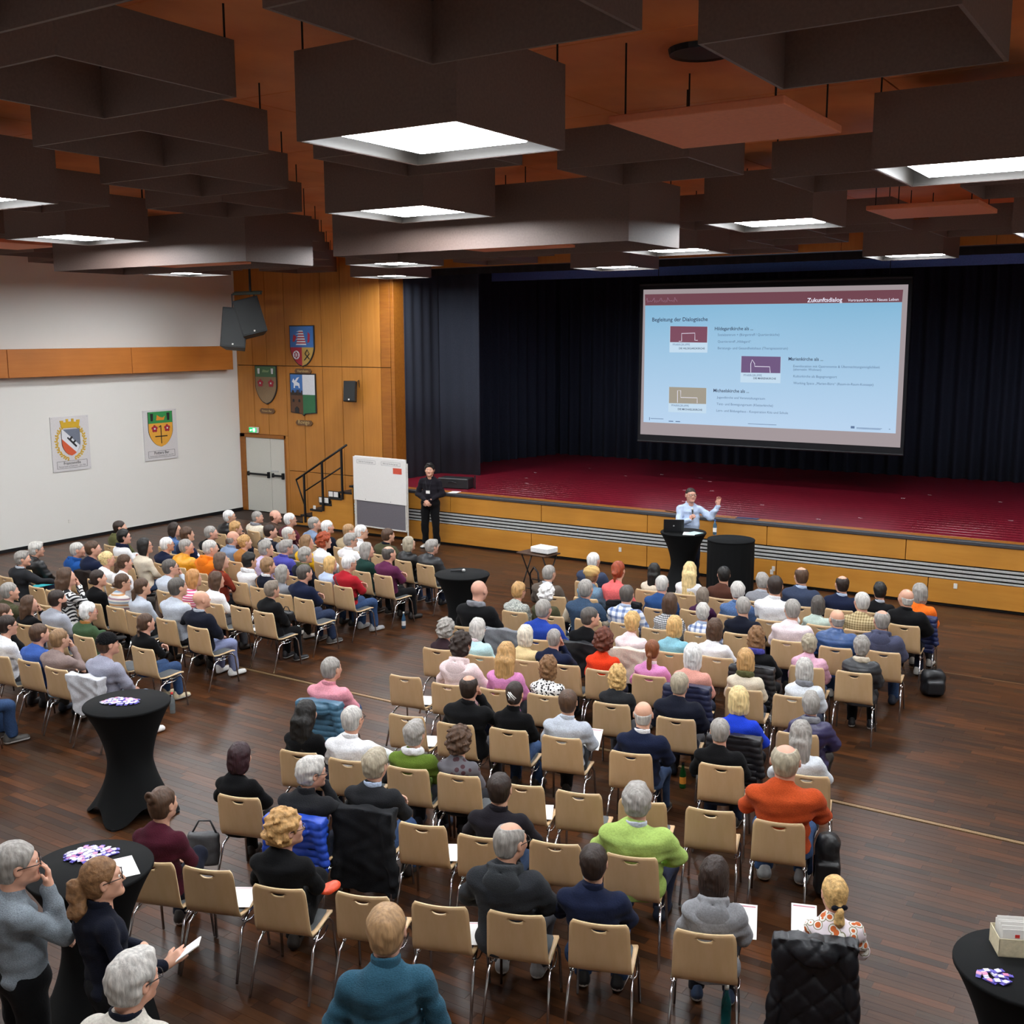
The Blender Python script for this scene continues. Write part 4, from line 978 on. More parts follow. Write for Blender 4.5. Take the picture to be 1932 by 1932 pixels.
 (-4.289, 13.229, 6.8, 0.982, 67, 'short', 'gray', 'sweater', 'pwhite', 'lap', 'm', 'grey-haired man in pale blush jumper', 24, 0, 1, 1.0, {}),
 (-4.254, 14.172, 5.2, 0.874, 65, 'bob2', 'dgray', 'tee', 'sage', 'lap', 'f', 'dark grey-haired woman in pale sage top', 24, 4, 2, 1.0, {}),
 (-3.678, 14.196, 5.5, 0.961, 66, 'short', 'lgray', 'check', 'tanc', 'lap', 'm', 'grey-haired man in tan checked shirt', 32, 0, 2, 1.0, {}),
 (-3.723, 13.257, 7.1, 0.938, 68, 'bald', 'gray', 'puffer', 'blue3', 'lap', 'm', 'bald man in blue quilted vest', 32, -4, 1, 1.0, {}),
 (-3.222, 13.371, 7.2, 0.964, 69, 'fringe', 'gray', 'hoodie', 'slate3', 'lap', 'm', 'balding grey-haired man in slate hooded jacket and jeans', 24, 4, 1, 1.0, {'hood': 'slate3', 'legs': 'jeans'}),
 (-4.277, 11.914, 8.6, 0.942, 155, 'bobw', 'brownhl', 'tee', 'black', 'lap', 'f', 'woman with wavy brown hair, violet scarf and black top', 16, -4, 1, 1.0, {'scarf': 'violet'}),
 (-3.767, 12.289, 8.7, 0.864, 72, 'pixie', 'grayb', 'puffer', 'rose', 'lap', 'f', 'ash-blond woman in dusty pink quilted jacket', 24, -4, 1, 1.0, {}),
 (-3.195, 12.385, 8.9, 0.896, 73, 'pixie', 'gray', 'puffer', 'graphite', 'lap', 'f', 'short grey-haired woman in graphite padded jacket on the aisle seat', 16, 0, 1, 1.0, {'scarf': 'cream', 'legs': 'black'}),
 (-4.625, 10.876, 10.1, 0.942, 156, 'bobl', 'white', 'sweater', 'salmon', 'lap', 'f', 'woman with white shoulder-length hair and salmon jumper', 16, 4, 1, 1.0, {}),
 (-4.108, 11.129, 10.5, 0.91, 74, 'bob2', 'blondb', 'sweater', 'cream', 'lap', 'f', 'honey-blond woman in cream jumper with green patterned scarf', 16, -4, 1, 1.0, {'scarf': 'olive'}),
 (-3.481, 11.216, 10.7, 0.888, 75, 'bob2', 'lgray', 'jacket', 'offw', 'lap', 'f', 'grey-haired woman in off-white jacket with grey patterned scarf', 16, -4, 1, 1.0, {'scarf': 'gray'}),
 (-4.358, 9.914, 12.3, 0.923, 76, 'short', 'grayb', 'coat', 'midnight', 'lap', 'm', 'grey-haired man in dark navy coat beside the navy quilted jacket', 0, 0, 1, 1.0, {}),
 (-3.643, 9.717, 12.7, 0.942, 157, 'bob2', 'lblond', 'sweater', 'royal2', 'lap', 'f', 'woman with light blond bob and vivid royal blue jumper', 16, -4, 1, 1.0, {}),
 (-3.08, 10.168, 12.7, 0.881, 77, 'crop', 'gray', 'puffer', 'purple', 'lap', 'f', 'grey-haired woman in dark purple padded jacket, head bowed', 8, 0, 1, 1.0, {'scarf': 'gray'}),
 (-3.551, 9.012, 14.4, 0.881, 95, 'short', 'gray', 'sweater', 'black', 'lap', 'm', 'man with cropped grey hair in black jumper beside black leather-look jacket', 8, 0, 1, 1.0, {}),
 (-2.863, 9.187, 14.5, 0.922, 98, 'long', 'gray', 'tee', 'offw', 'lap', 'f', 'woman with long loose grey hair at the right row end', 0, 0, 1, 1.0, {}),
 (-2.666, 8.182, 16.3, 1.034, 97, 'fringe', 'grayb', 'sweater', 'orangeb', 'cross', 'm', 'balding broad man in burnt orange jumper and blue jeans', 0, 4, 0, 1.15, {'legs': 'jeans', 'shoes': 'grayw'}),
 (-7.676, 8.369, 12.4, 0.942, 158, 'short', 'gray', 'shirt', 'pinks', 'cross', 'm', 'grey-haired man in pink shirt sitting apart with legs crossed', -16, 0, 1, 1.0, {'legs': 'jeans', 'lx': 1}),
 (-6.961, 7.236, 15.2, 0.927, 79, 'verylong', 'black', 'sweater', 'black', 'lap', 'f', 'woman with very long black hair and black jumper', -8, 0, 1, 1.0, {}),
 (-6.471, 7.32, 15.4, 0.938, 80, 'short', 'lgray', 'shirt', 'white', 'armback', 'm', 'grey-haired man in white shirt with glasses', -8, 0, 1, 1.0, {'gl': 1}),
 (-6.771, 6.209, 17.1, 0.894, 82, 'bob2', 'dmaroon', 'sweater', 'black', 'lap', 'f', 'woman with short dark aubergine hair and black jumper', -8, -4, 0, 1.0, {}),
 (-5.944, 6.179, 17.2, 0.942, 159, 'crop', 'lgray', 'turtle', 'charcoal', 'chin', 'm', 'grey-haired man with glasses in charcoal roll-neck, hand at chin', -48, -4, 0, 1.0, {'gl': 'brown'}),
 (-5.584, 6.58, 16.8, 0.942, 160, 'crop', 'grayb', 'sweater', 'charcoal', 'cross', 'm', 'grey-haired man in charcoal jumper with blue checked collar', -8, 0, 0, 1.0, {'collar': 'lblue', 'legs': 'jeans'}),
 (-5.859, 7.47, 15.5, 0.883, 84, 'crop', 'gray', 'sweater', 'ogreen', 'lap', 'm', 'grey-haired person in olive green jumper with white scarf', -8, 4, 0, 1.0, {'scarf': 'white'}),
 (-5.432, 7.571, 15.6, 0.873, 85, 'curly', 'brown', 'print', 'brgray2', 'lap', 'f', 'woman with frizzy brown hair in grey and burgundy patterned cardigan', -8, 0, 0, 1.0, {}),
 (-5.352, 5.29, 19.5, 0.962, 103, 'curly2', 'blondb', 'tee', 'black', 'legx', 'f', 'woman with curly golden hair and glasses in loose black top', -48, 0, 0, 1.12, {'gl': 1, 'legs': 'black'}),
 (-5.052, 8.857, 13.7, 0.92, 87, 'short', 'brown', 'shirt', 'lgray', 'notes', 'm', 'brown-haired man in pale grey shirt holding papers on his crossed leg', 8, 4, 1, 1.0, {'legs': 'charcoal', 'lx': 1}),
 (-4.254, 8.87, 14.2, 0.935, 89, 'bald', 'lgray', 'sweater', 'navy', 'lap', 'm', 'bald man with large ears in navy jumper and white collar', 8, -4, 1, 1.0, {'collar': 'white'}),
 (-4.454, 6.739, 17.6, 0.941, 93, 'short', 'dbrown', 'shirt', 'black2', 'lap', 'm', 'dark-haired man in black-violet shirt with upright collar', 0, 4, 0, 1.0, {'collar': 'black2'}),
 (-3.416, 7.042, 17.8, 0.957, 99, 'crop', 'gray', 'blazer', 'lime', 'lap', 'm', 'grey-haired person in lime green jacket', 8, -4, 0, 1.1, {}),
 (-3.821, 5.861, 19.5, 1.011, 100, 'fringe', 'gray', 'hoodie', 'graphite', 'lap', 'm', 'bald man with glasses in graphite hooded jumper', -32, -4, 0, 1.0, {'gl': 1, 'hood': 'graphite2', 'shoes': 'grayw'}),
 (-3.256, 6.064, 19.5, 0.941, 101, 'short', 'dbrown', 'shirt', 'navy', 'cross', 'm', 'man with dark cropped hair in navy shirt and jeans', 0, 4, 0, 1.0, {'collar': 'navy', 'legs': 'jeans', 'shoes': 'blackw'}),
 (-2.518, 6.363, 19.5, 0.925, 102, 'bob2', 'dbrown2', 'jacket', 'gray2', 'lap', 'f', 'dark brown-haired woman in grey hooded parka holding papers', -8, 4, 0, 1.0, {'hood': 'gray2', 'shoes': 'denims', 'notes': 'paper'}),
 (-1.811, 6.667, 19.4, 0.876, 109, 'pony2', 'blond', 'print', 'floral', 'lap', 'f', 'woman with blond ponytail, navy bow and orange floral blouse', 16, 4, 0, 1.0, {'notes': 'paper'}),
 (-6.392, 5.08, 19.2, 0.972, 108, 'bun', 'brown', 'sweater', 'maroon2', 'legx', 'f', 'woman with high brown bun and maroon jumper, legs crossed', -16, 0, 0, 1.0, {'legs': 'midnight', 'lx': 1})]
PC = {'pinks': 158, 'chin64': 159, 'check65': 160, 'salmon': 156, 'violet': 155, 'royal2': 157, 'coral': 50, 'r12': 150, 'r13': 151, 'orange2': 153, 'floral': 109, 'capman': 17, 'scarfwoman': 8}
PP = {'pc_legx': (-5.052, 8.857, 13.7, 0.92), 'floral': (-1.811, 6.667, 19.4, 0.876), 'grayhood': (-2.518, 6.363, 19.5, 0.925), 'blackcoat': (-10.969, 10.807, -0.8, 0.909), 'curlyglasses': (-5.352, 5.29, 19.5, 0.962), 'tealman': (-15.912, 10.237, -2.1, 0.916)}
EMPTY = {32: 'empty beech chair with sheet left of the black coat woman', 78: 'empty beech chair at the aisle end, sheet on its seat, alone before the pink hoodie', 81: 'empty beech chair beyond the olive jumper, with a sheet on its seat', 90: 'empty beech chair between dark shirt man and pale grey shirt man', 91: 'empty beech chair in the middle row', 92: 'empty beech chair left of the bald man in navy', 94: 'empty beech chair beside the bald man in graphite hood', 96: 'empty beech chair next to the man in burnt orange', 104: 'empty beech chair in the last row right of the curly-haired woman', 105: 'empty beech chair in the last row with a sheet behind its hand hole', 106: 'empty beech chair with sheet, beside the long charcoal coat', 107: 'empty beech chair with sheet beside the woman in maroon', 111: 'empty beech chair between the cap man and the braided woman', 1: 'empty beech chair next to the woman with messy pale blond bun and white top', 2: 'empty beech chair next to the woman with messy pale blond bun and white top', 4: 'empty beech chair next to the woman with dark low bun in plain black top', 7: 'empty beech chair next to the white-haired man with glasses in dark navy jumper before', 110: 'empty beech chair next to the bald man in black jacket with patterned scarf behind'}
PAPERS = {78: 'sheet on the empty aisle chair behind the long-haired women', 81: 'sheet on the empty chair beyond the olive jumper', 106: 'sheet on the empty chair beside the charcoal coat', 107: 'sheet on the empty chair beside the woman in maroon', 105: 'sheet on the empty last-row chair, seen through its hand hole', 32: 'sheet on the empty chair left of the black coat', 90: 'small sheet on the empty chair behind the dark-shirted man'}
JK = {'gray': 110}
# ------------------------------------------------------------------ the hall
M_white = plain('painted_fabric_wall', '#dcdad4', 0.95, nscale=160, amp=.05, bstr=.15)
M_whitep = plain('white_paint', '#cfcdc3', 0.6, amp=.03)
M_oak = wood('oak_veneer', '#b0712a', '#bc7d34', 0.42, (7, 7, .35), 2, .01)
M_oakh = wood('oak_veneer_level', '#b97c2c', '#c68a38', 0.4, (.5, 5, 5), 2, .01)
M_oakb = wood('oak_band', '#b56a26', '#c07630', 0.45, (5, .35, 5), 2, .01)
M_oakd = wood('dark_oak_veneer', '#8a4f14', '#9c5f1c', 0.45, (.7, 6, 6), 3, .02)
M_gap = plain('joint_black', '#140d08', 0.8)  # black backing seen in the joints between panels
M_black = plain('black_metal', '#1b1c1f', 0.45, .4)
M_blackp = plain('black_lacquer', '#17181b', 0.5)
M_steel = plain('brushed_strip', '#bdbebd', 0.4, .15, nscale=60)
M_ceil = wood('ceiling_board', '#e58646', '#ee9352', 0.6, (1, .6, 1), 3, .02)
M_box = plain('brown_lamp_box', '#6c5a53', 0.6, nscale=50, amp=.12, bstr=.05)
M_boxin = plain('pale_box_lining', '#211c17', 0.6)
M_pan = plain('terracotta_panel', '#e08a64', 0.7, nscale=30, amp=.05)
M_lampon = glow('lamp_diffuser', '#f6fbff', LAMP)
M_curt = plain('navy_curtain', '#1c2336', 0.95, nscale=30, amp=.2)
M_curt2 = plain('black_curtain', '#0d0f14', 0.95, nscale=30, amp=.25)
M_stage = wood('red_stage_board', '#6f0d1f', '#7e1026', 0.30, (.5, 12, 1), 3, .004)
MATS['red_stage_board'].node_tree.nodes['Principled BSDF'].inputs['Specular IOR Level'].default_value = 1.0
M_plate = plain('white_plastic', '#d9d6cf', 0.5)
M_tcloth = plain('black_stretch_cloth', '#0a0b0c', 0.85, nscale=200, amp=.2, spec=.2)
M_chrome = plain('chrome', '#c4c4c6', 0.16, 1.0, amp=.02)
M_beech = wood('beech_ply', '#c8a578', '#d2b088', 0.38, (3, 3, .5), 4, .01)
M_pad = plain('grey_felt_pad', '#55585a', 0.95, nscale=200, amp=.15, bstr=.1)
M_glassb = None
def floor_mat(attr):
    return objcol('parquet_'+('field' if attr else 'strip'), 0.36, 7, 0.72, 1.25, 0.0, (.5, 5, 1), attr=attr, spec=.26)
M_fl_obj, M_fl_at = floor_mat(False), floor_mat(True)
FX0, FX1, FY0, FY1 = -21.8, 4.5, -2.0, 19.45
rnd = random.Random(11)
fl = MB().box((FX0-.2, FY0, -.12), (FX1+.2, 21.0, -.012)).obj('floor', plain('floor_joint', '#2a1a10', .7)); fl['kind'] = 'structure'
# parquet strips: the nearest as single parts, the rest joined
PW, PL = .088, .56
FCOL = ['#3d2413', '#452916', '#382011', '#4a2c17', '#3a2314', '#402715', '#522f17', '#301e13', '#3a281b', '#452814']
def plank_geo(x0, x1, y0, y1, z=0.0):
    b = .0009; V = [(x0+b, y0+b, z), (x1-b, y0+b, z), (x1-b, y1-b, z), (x0+b, y1-b, z), (x0+b*.4, y0+b*.4, z-.003), (x1-b*.4, y0+b*.4, z-.003), (x1-b*.4, y1-b*.4, z-.004), (x0+b*.4, y1-b*.4, z-.004)]
    return V, [(0, 1, 2, 3), (0, 4, 5, 1), (1, 5, 6, 2), (2, 6, 7, 3), (3, 7, 4, 0)]
V, F = plank_geo(-PL/2, PL/2, -PW/2, PW/2); pm = mesh('plank', V, F, [M_fl_obj])
near = []; AV = []; AF = []; AC = []
y = 1.4; row = 0
while y < FY1-.02:
    x = FX0+rnd.uniform(-PL, 0)
    while x < 3.2:
        x0, x1 = max(x, FX0), min(x+PL, 3.2); c = rnd.choice(FCOL)
        full = x1-x0 > PL-.01
        if full and -2.7 < x0 < .6 and 5.6 < y < 9.3 and len(near) < 300 and (x0 > -2.3 or y < 7.7): near.append((x0+PL/2, y+PW/2, c, rnd.uniform(-.0006, 0)))
        elif x1-x0 > .02 and y+PW > 10.49 and y < 10.53: pass
        elif x1-x0 > .02:
            V, F = plank_geo(x0, x1, y, y+PW, rnd.uniform(-.0006, 0)); o = len(AV); AV += V; AF += [tuple(i+o for i in f) for f in F]; AC += [lin(c)]*20
        x += PL
    y += PW; row += 1
for x, yy, c, z in near: link('plank', pm, fl, (x, yy, z), color=lin(c))
me = mesh('planks', AV, AF, [M_fl_at]); ca = me.color_attributes.new('col', 'FLOAT_COLOR', 'CORNER'); ca.data.foreach_set('color', np.array(AC, np.float32).ravel())
link('planks', me, fl, kind='stuff')
def struct(o): o['kind'] = 'structure'; return o
M_brass = plain('worn_brass_strip', '#8f7452', 0.4, .6, nscale=120, amp=.4)
struct(MB().box((FX0, 10.485, -.01), (3.2, 10.535, .002)).obj('trim_1', M_brass))
struct(MB().box((-10.5, 15.53, -.01), (3.2, 15.545, .0015)).obj('trim_2', M_brass))
# side and rear walls
wl = struct(MB().box((-22.0, -2.2, 0), (-21.8, 20.8, 6.7)).obj('wall_left', M_white))
struct(MB().box((-21.8, -2, 0), (-21.78, 20.6, .07)).obj('baseboard_left', M_black))
band = struct(thing('trim_3'))
for k in range(7): MB().box((-21.8, -1.9+3.16*k, 3.75), (-21.52, -1.9+3.16*(k+1)-.012, 4.35), bev=.006).obj('panel', M_oakb, band)
struct(MB().box((4.5, -2.2, 0), (4.7, 20.8, 6.7)).obj('wall_right', M_white))
struct(MB().box((-22, -2.4, 0), (4.7, -2.2, 6.7)).obj('wall_rear', M_white))
# wood panelled end wall left of the stage
wb = struct(MB().box((-21.8, 20.66, 0), (-16.62, 20.9, 6.7)).obj('wall_back', M_gap))
xs = [-21.8, -21.22, -20.71, -20.05, -19.45, -18.81, -18.17, -17.53, -16.94, -16.63]
DX0, DX1, DZ = -21.62, -20.22, 1.96
for a, b in zip(xs[:-1], xs[1:]):
    for z0, z1 in ((0, 1.17), (1.17, 3.85), (3.85, 6.6)):
        if b <= -20.05+.01 and z0 < 2: 
            if z0 == 0: continue
            z0 = 2.06; 
        MB().box((a+.008, 20.6, z0+.008), (b-.008, 20.66, z1-.008), bev=.003).obj('panel', M_oak if a < -17 else M_oakd, wb)
MB().box((-20.16, 20.6, 0), (-20.05, 20.66, 2.06), bev=.003).obj('panel', M_oak, wb)
MB().box((-16.62, 20.6, 0), (-16.52, 22.2, 6.6), bev=.004).obj('panel', M_oakd, wb)
# double door
door = struct(thing('door_1', (-20.9, 20.62, 0)))
fr = MB(); fr.box((-.90, -.03, 0), (-.72, .05, 2.06), bev=.004); fr.box((.70, -.03, 0), (.76, .05, 2.06), bev=.004); fr.box((-.90, -.03, 1.97), (.76, .05, 2.06), bev=.004); fr.obj('door_frame', M_oakd, door)
for s in (-1, 1):
    x0, x1 = (-.715, .175) if s < 0 else (.185, .695)
    lf = MB().box((x0, .0, .01), (x1, .045, 1.965), bev=.004).obj('door_leaf', M_whitep, door)
    hb = MB(); hb.box((x0+.06, -.06, .98), (x1-.04, -.03, 1.03), bev=.006); hb.box((x0+.06, -.06, .95), (x0+.10, .0, 1.06), bev=.004); hb.box((x1-.10, -.06, .92), (x1-.04, .0, 1.08), bev=.004); hb.obj('push_bar', M_black, lf)
MB().box((-.13+.3, -.012, 1.10), (.44, -.002, 1.13)).obj('door_plate', M_steel, door)
es = tag(MB().box((-21.36, 20.50, 2.10), (-21.06, 20.58, 2.25), bev=.008).obj('exit_sign', M_plate), 'small green and white lit exit sign above the white double door', 'sign')
mg = glow('exit_green', '#1fa35c', 1.4); mw = glow('exit_white', '#e8fff0', 1.6)
MB().box((-21.345, 20.494, 2.115), (-21.075, 20.499, 2.235)).obj('sign_face', mg, es)
pc = MB(); pc.poly([(-21.20, 2.135), (-21.12, 2.135), (-21.12, 2.22), (-21.20, 2.22)], 20.488, 20.493); pc.poly([(-21.32, 2.165), (-21.27, 2.195), (-21.27, 2.185), (-21.235, 2.185), (-21.235, 2.165), (-21.27, 2.165), (-21.27, 2.14)], 20.488, 20.493)
pc.obj('pictogram', mw, es)
def run_man(): pass
# ceiling
CZ = 6.66
cl = struct(MB().box((-22, -2.4, CZ+.02), (4.7, 21.0, CZ+.15)).obj('ceiling', M_gap))
cb = MB()
for i in range(11):
    for k in range(10): cb.box((-22+2.44*i+.006, -2.2+2.33*k+.006, CZ), (-22+2.44*(i+1)-.006, -2.2+2.33*(k+1)-.006, CZ+.02), bev=.004)
o = cb.obj('boards', M_ceil, cl); o['kind'] = 'stuff'
# hanging box grid
CXo, CYo, DXs, DYs, HS = -4.56, 6.16, 1.40, 1.68, .64
def frame_mesh(name, hx, hy, z0, z1, t=.022, mat=None, inn=None):
    mb = MB()
    mb.box((-hx, -hy, z0), (hx, -hy+t, z1)); mb.box((-hx, hy-t, z0), (hx, hy, z1)); mb.box((-hx, -hy+t, z0), (-hx+t, hy-t, z1)); mb.box((hx-t, -hy+t, z0), (hx, hy-t, z1))
    return mb.mesh(name, [mat])
ZT = 6.45
fm_dark = frame_mesh('box_frame', HS, HS, 6.11, ZT, mat=M_box); fm_lit = frame_mesh('box_frame', HS, HS, 5.89, ZT, mat=M_box)
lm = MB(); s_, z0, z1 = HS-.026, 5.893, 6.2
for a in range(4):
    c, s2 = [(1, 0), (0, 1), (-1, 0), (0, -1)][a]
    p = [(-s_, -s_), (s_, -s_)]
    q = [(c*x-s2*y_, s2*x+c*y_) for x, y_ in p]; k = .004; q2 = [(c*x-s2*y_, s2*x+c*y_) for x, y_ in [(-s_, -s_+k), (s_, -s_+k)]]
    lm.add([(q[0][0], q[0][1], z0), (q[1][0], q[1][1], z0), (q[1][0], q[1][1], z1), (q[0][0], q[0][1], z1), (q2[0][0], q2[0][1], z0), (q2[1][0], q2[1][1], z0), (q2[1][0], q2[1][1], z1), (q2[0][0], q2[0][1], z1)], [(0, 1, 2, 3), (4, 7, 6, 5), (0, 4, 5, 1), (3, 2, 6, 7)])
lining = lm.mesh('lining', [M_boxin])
lampbody = MB().box((-.47, -.47, 5.965), (.47, .47, 6.06), bev=.01).mesh('lamp_tray', [M_box]); diff = MB().box((-.455, -.455, 5.935), (.455, .455, 5.965), bev=.008).mesh('diffuser', [M_lampon])
rodm = MB().tube([(0, 0, 0), (0, 0, 1)], .007, 6).mesh('hanging_rod', [M_black])
rid = {}
seen_lab = {}
LITLAB = {(0, 0): 'lit square lamp box, the big one hanging nearest the camera', (-2, 2): 'lit square lamp box directly below and beyond the biggest one', (2, 2): 'large lit lamp box cut by the right picture edge', (0, 4): 'lit lamp box hanging above the right part of the screen',
 (-2, 6): 'thin lit lamp box hanging just above the screen, second from its left', (-4, 8): 'farthest thin lit lamp box above the left end of the screen', (0, 8): 'farthest thin lit lamp box above the right end of the screen', (-6, 2): 'lit lamp box in front of the left lit beam, over the left seats',
 (-4, 0): 'lit lamp box cut by the left picture edge', (-6, 6): 'thin lit lamp box above the dark curtain, upper of two', (-8, 8): 'thin lit lamp box above the dark curtain, lower of two', (-10, 6): 'thin lit lamp box behind the left beam, upper of two', (-12, 8): 'thin lit lamp box over the hanging loudspeakers, lower of two'}
for j in range(-3, 9):
    for i in range(-13, 6):
        if (i+j) % 2: continue
        if (i, j) in ((-3, 3), (-1, 3), (-7, 3), (-5, 3)): continue
        X, Y = CXo+DXs*i, CYo+DYs*j
        if X < -21.2 or X > 3.8: continue
        if Y < 1.0 and j > -3: pass
        li = (i % 4 == 0 and j % 4 == 0) or (i % 4 == 2 and j % 4 == 2)
        panl = (i % 4 == 1 and j % 4 == 1 and i > 0) or (i, j) == (-9, 3)
        visible = Y > 3.5
        if li:
            t = thing('lamp_box', (X, Y, 0)); tag(t, LITLAB.get((i, j), {(-4, 4): 'lit lamp box hidden behind the long middle beam', (-8, 4): 'lit lamp box hidden behind the long left beam'}.get((i, j)) or 'lit square lamp box hanging over the hall outside the picture'), 'lamp', 'lit lamp boxes under the ceiling')
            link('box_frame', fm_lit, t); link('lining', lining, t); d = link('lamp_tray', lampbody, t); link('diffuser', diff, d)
        elif panl:
            t = tag(MB().box((X-HS, Y-HS, 6.11), (X+HS, Y+HS, 6.165), bev=.006).obj('ceiling_panel', M_pan), {(1, 1): 'large flat terracotta panel hanging beside the big lit lamp', (1, 5): 'smaller flat terracotta panel hanging beyond the right lamps', (-9, 3): 'flat terracotta panel at the left picture edge'}.get((i, j), 'flat terracotta panel hanging outside the picture'), 'panel', 'flat hanging panels')
            for dx in (-.55, .55):
                for dy in (-.55, .55): r = link('hanging_rod', rodm, t, (X+dx, Y+dy, 6.16)); r.scale = (1, 1, CZ-6.16)
            continue
        else:
            t = thing('ceiling_box', (X, Y, 0)); lab = 'dark brown open square box hanging under the orange ceiling'
            tag(t, lab, 'ceiling box', 'unlit boxes under the ceiling'); link('box_frame', fm_dark, t)
        for dx in (-.6, .6):
            for dy in (-.6, .6): r = link('hanging_rod', rodm, t, (dx, dy, ZT-.02)); r.scale = (1, 1, CZ-ZT+.02)
UNL = {(2, 0): 'dark open box at the upper right, its far corner over the flat panel', (1, -1): 'dark open box at the top edge, above the big lit lamp', (-1, -1): 'large dark open box at the upper left, with its thin pale rim', (-2, 0): 'dark open box second in the staircase on the left', (-3, 1): 'dark open box third in the staircase on the left', (-4, 2): 'dark open box fourth in the staircase on the left', (-2, -2): 'dark open box at the very top left corner'}
NICK = {(0, 0): 'the biggest lamp', (-2, 2): 'the lamp below the biggest', (2, 2): 'the lamp cut by the right edge', (0, 4): 'the lamp over the right of the screen', (-2, 6): 'the thin lamp just above the screen', (-4, 8): 'the farthest lamp at the screen left', (0, 8): 'the farthest lamp at the screen right',
 (-6, 2): 'the lamp over the left seats', (-4, 0): 'the lamp cut by the left edge', (-6, 6): 'the upper thin lamp over the dark curtain', (-8, 8): 'the lower thin lamp over the dark curtain', (-10, 6): 'the thin lamp behind the left beam', (-12, 8): 'the lamp over the hanging loudspeakers', (-4, 4): 'the lamp hidden by the middle beam', (-8, 4): 'the lamp hidden by the left beam'}
OFF = [((1, 1), 'beyond right of'), ((-1, 1), 'beyond left of'), ((1, -1), 'nearer right of'), ((-1, -1), 'nearer left of'), ((2, 0), 'directly right of'), ((-2, 0), 'directly left of'), ((0, 2), 'directly beyond'), ((0, -2), 'directly in front of')]
for o in list(COL.objects):
    if o.name.startswith('ceiling_box'):
        i = round((o.location.x-CXo)/DXs); j = round((o.location.y-CYo)/DYs)
        if (i, j) in UNL: o['label'] = UNL[(i, j)]; continue
        q = [(d, w, NICK[(i-d[0], j-d[1])]) for d, w in OFF if (i-d[0], j-d[1]) in NICK]
        o['label'] = 'dark open box '+q[0][1]+' '+q[0][2] if q else 'dark open square ceiling box outside or at the edge of the picture'
# long beams
for k, (x0, x1, lab) in enumerate([(-9.40, -5.32, 'long beam-like box hanging across the middle, its near face brightly lit'), (-15.0, -10.92, 'long beam-like box at the left, hanging over the left seats')]):
    hx, xc = (x1-x0)/2, (x0+x1)/2; t = thing('ceiling_beam', (xc, 11.2, 0)); tag(t, lab, 'ceiling beam', 'long boxes under the ceiling')
    link('beam_frame', frame_mesh('beam_frame', hx, .64, 5.60, 6.28, mat=M_box), t)
    MB().box((-.25 if k == 0 else -.15, -.61, 5.62), (1.0 if k == 0 else 1.4, .07, 5.65)).obj('panel', M_pan, t)
    for dx in (-hx+.1, 0, hx-.1):
        for dy in (-.6, .6): r = link('hanging_rod', rodm, t, (dx, dy, 6.26)); r.scale = (1, 1, CZ-6.26)
for x, y_ in ((-3.33, 7.73),):
    tag(MB().lathe([(.001, 6.63), (.20, 6.63), (.23, 6.62), (.24, 6.66)], 24, (x, y_)).obj('ceiling_loudspeaker', M_black, smooth=False), 'round dark disc recessed in the orange ceiling near the hanging panel', 'loudspeaker')
# ------------------------------------------------------------------ stage
SZ = 1.155
st = struct(MB().box((-16.9, 19.53, 0), (4.5, 28.2, SZ-.05)).obj('stage_floor', M_gap))
sb = MB()
yy = 19.85
while yy < 28: sb.box((-16.9, yy+.003, SZ-.05), (4.4, yy+.26-.003, SZ), bev=.002); yy += .26
o = sb.obj('boards', M_stage, st); o['kind'] = 'stuff'
MB().box((-16.9, 19.60, SZ-.05), (4.4, 19.85, SZ), bev=.003).obj('edge_board', M_oakd, st)
MB().box((-16.9, 19.43, SZ-.055), (4.4, 19.60, SZ+.003), bev=.006).obj('edge_strip', plain('grey_edge', '#3a3a3e', .5), st)
MB().box((-16.9, 19.60, SZ-.05), (-16.55, 20.6, SZ)).obj('edge_board', M_oakd, st)
sf = struct(MB().box((-16.9, 19.50, 0), (4.4, 19.53, SZ-.055)).obj('wall_stage_front', M_gap))
up = [-16.9, -14.1, -11.75, -9.3, -6.85, -4.35, -1.9, .6, 4.4]; dn = [-16.9, -14.6, -12.0, -9.3, -6.65, -3.95, -1.3, 1.4, 4.4]
for q, z0, z1 in ((up, .74, 1.095), (dn, .05, .465)):
    for a, b in zip(q[:-1], q[1:]): MB().box((a+.007, 19.45, z0), (b-.007, 19.50, z1), bev=.003).obj('panel', M_oakh, sf)
for z0, z1 in ((.675, .715), (.605, .645), (.535, .575), (.475, .505)): MB().box((-16.9, 19.455, z0), (4.4, 19.49, z1), bev=.004).obj('metal_strip', M_steel, sf)
for x, z in ((-9.89, .34), (-6.7, .31), (-6.73, .24), (-3.5, .37)): tag(MB().box((x-.03, 19.435, z-.045), (x+.03, 19.45, z+.045), bev=.004).obj('wall_socket', M_plate), 'small white socket plate on the wooden stage front', 'socket', 'sockets on the stage front')
tag(MB().box((-18.11, 19.36, .49), (-18.03, 19.375, .58), bev=.004).obj('light_switch', M_plate), 'white switch plate on the wooden side of the stage stairs', 'switch')
tag(MB().box((-21.8, 15.27, .42), (-21.785, 15.35, .50), bev=.004).obj('wall_socket', M_plate), 'small pale socket low on the white wall', 'socket')
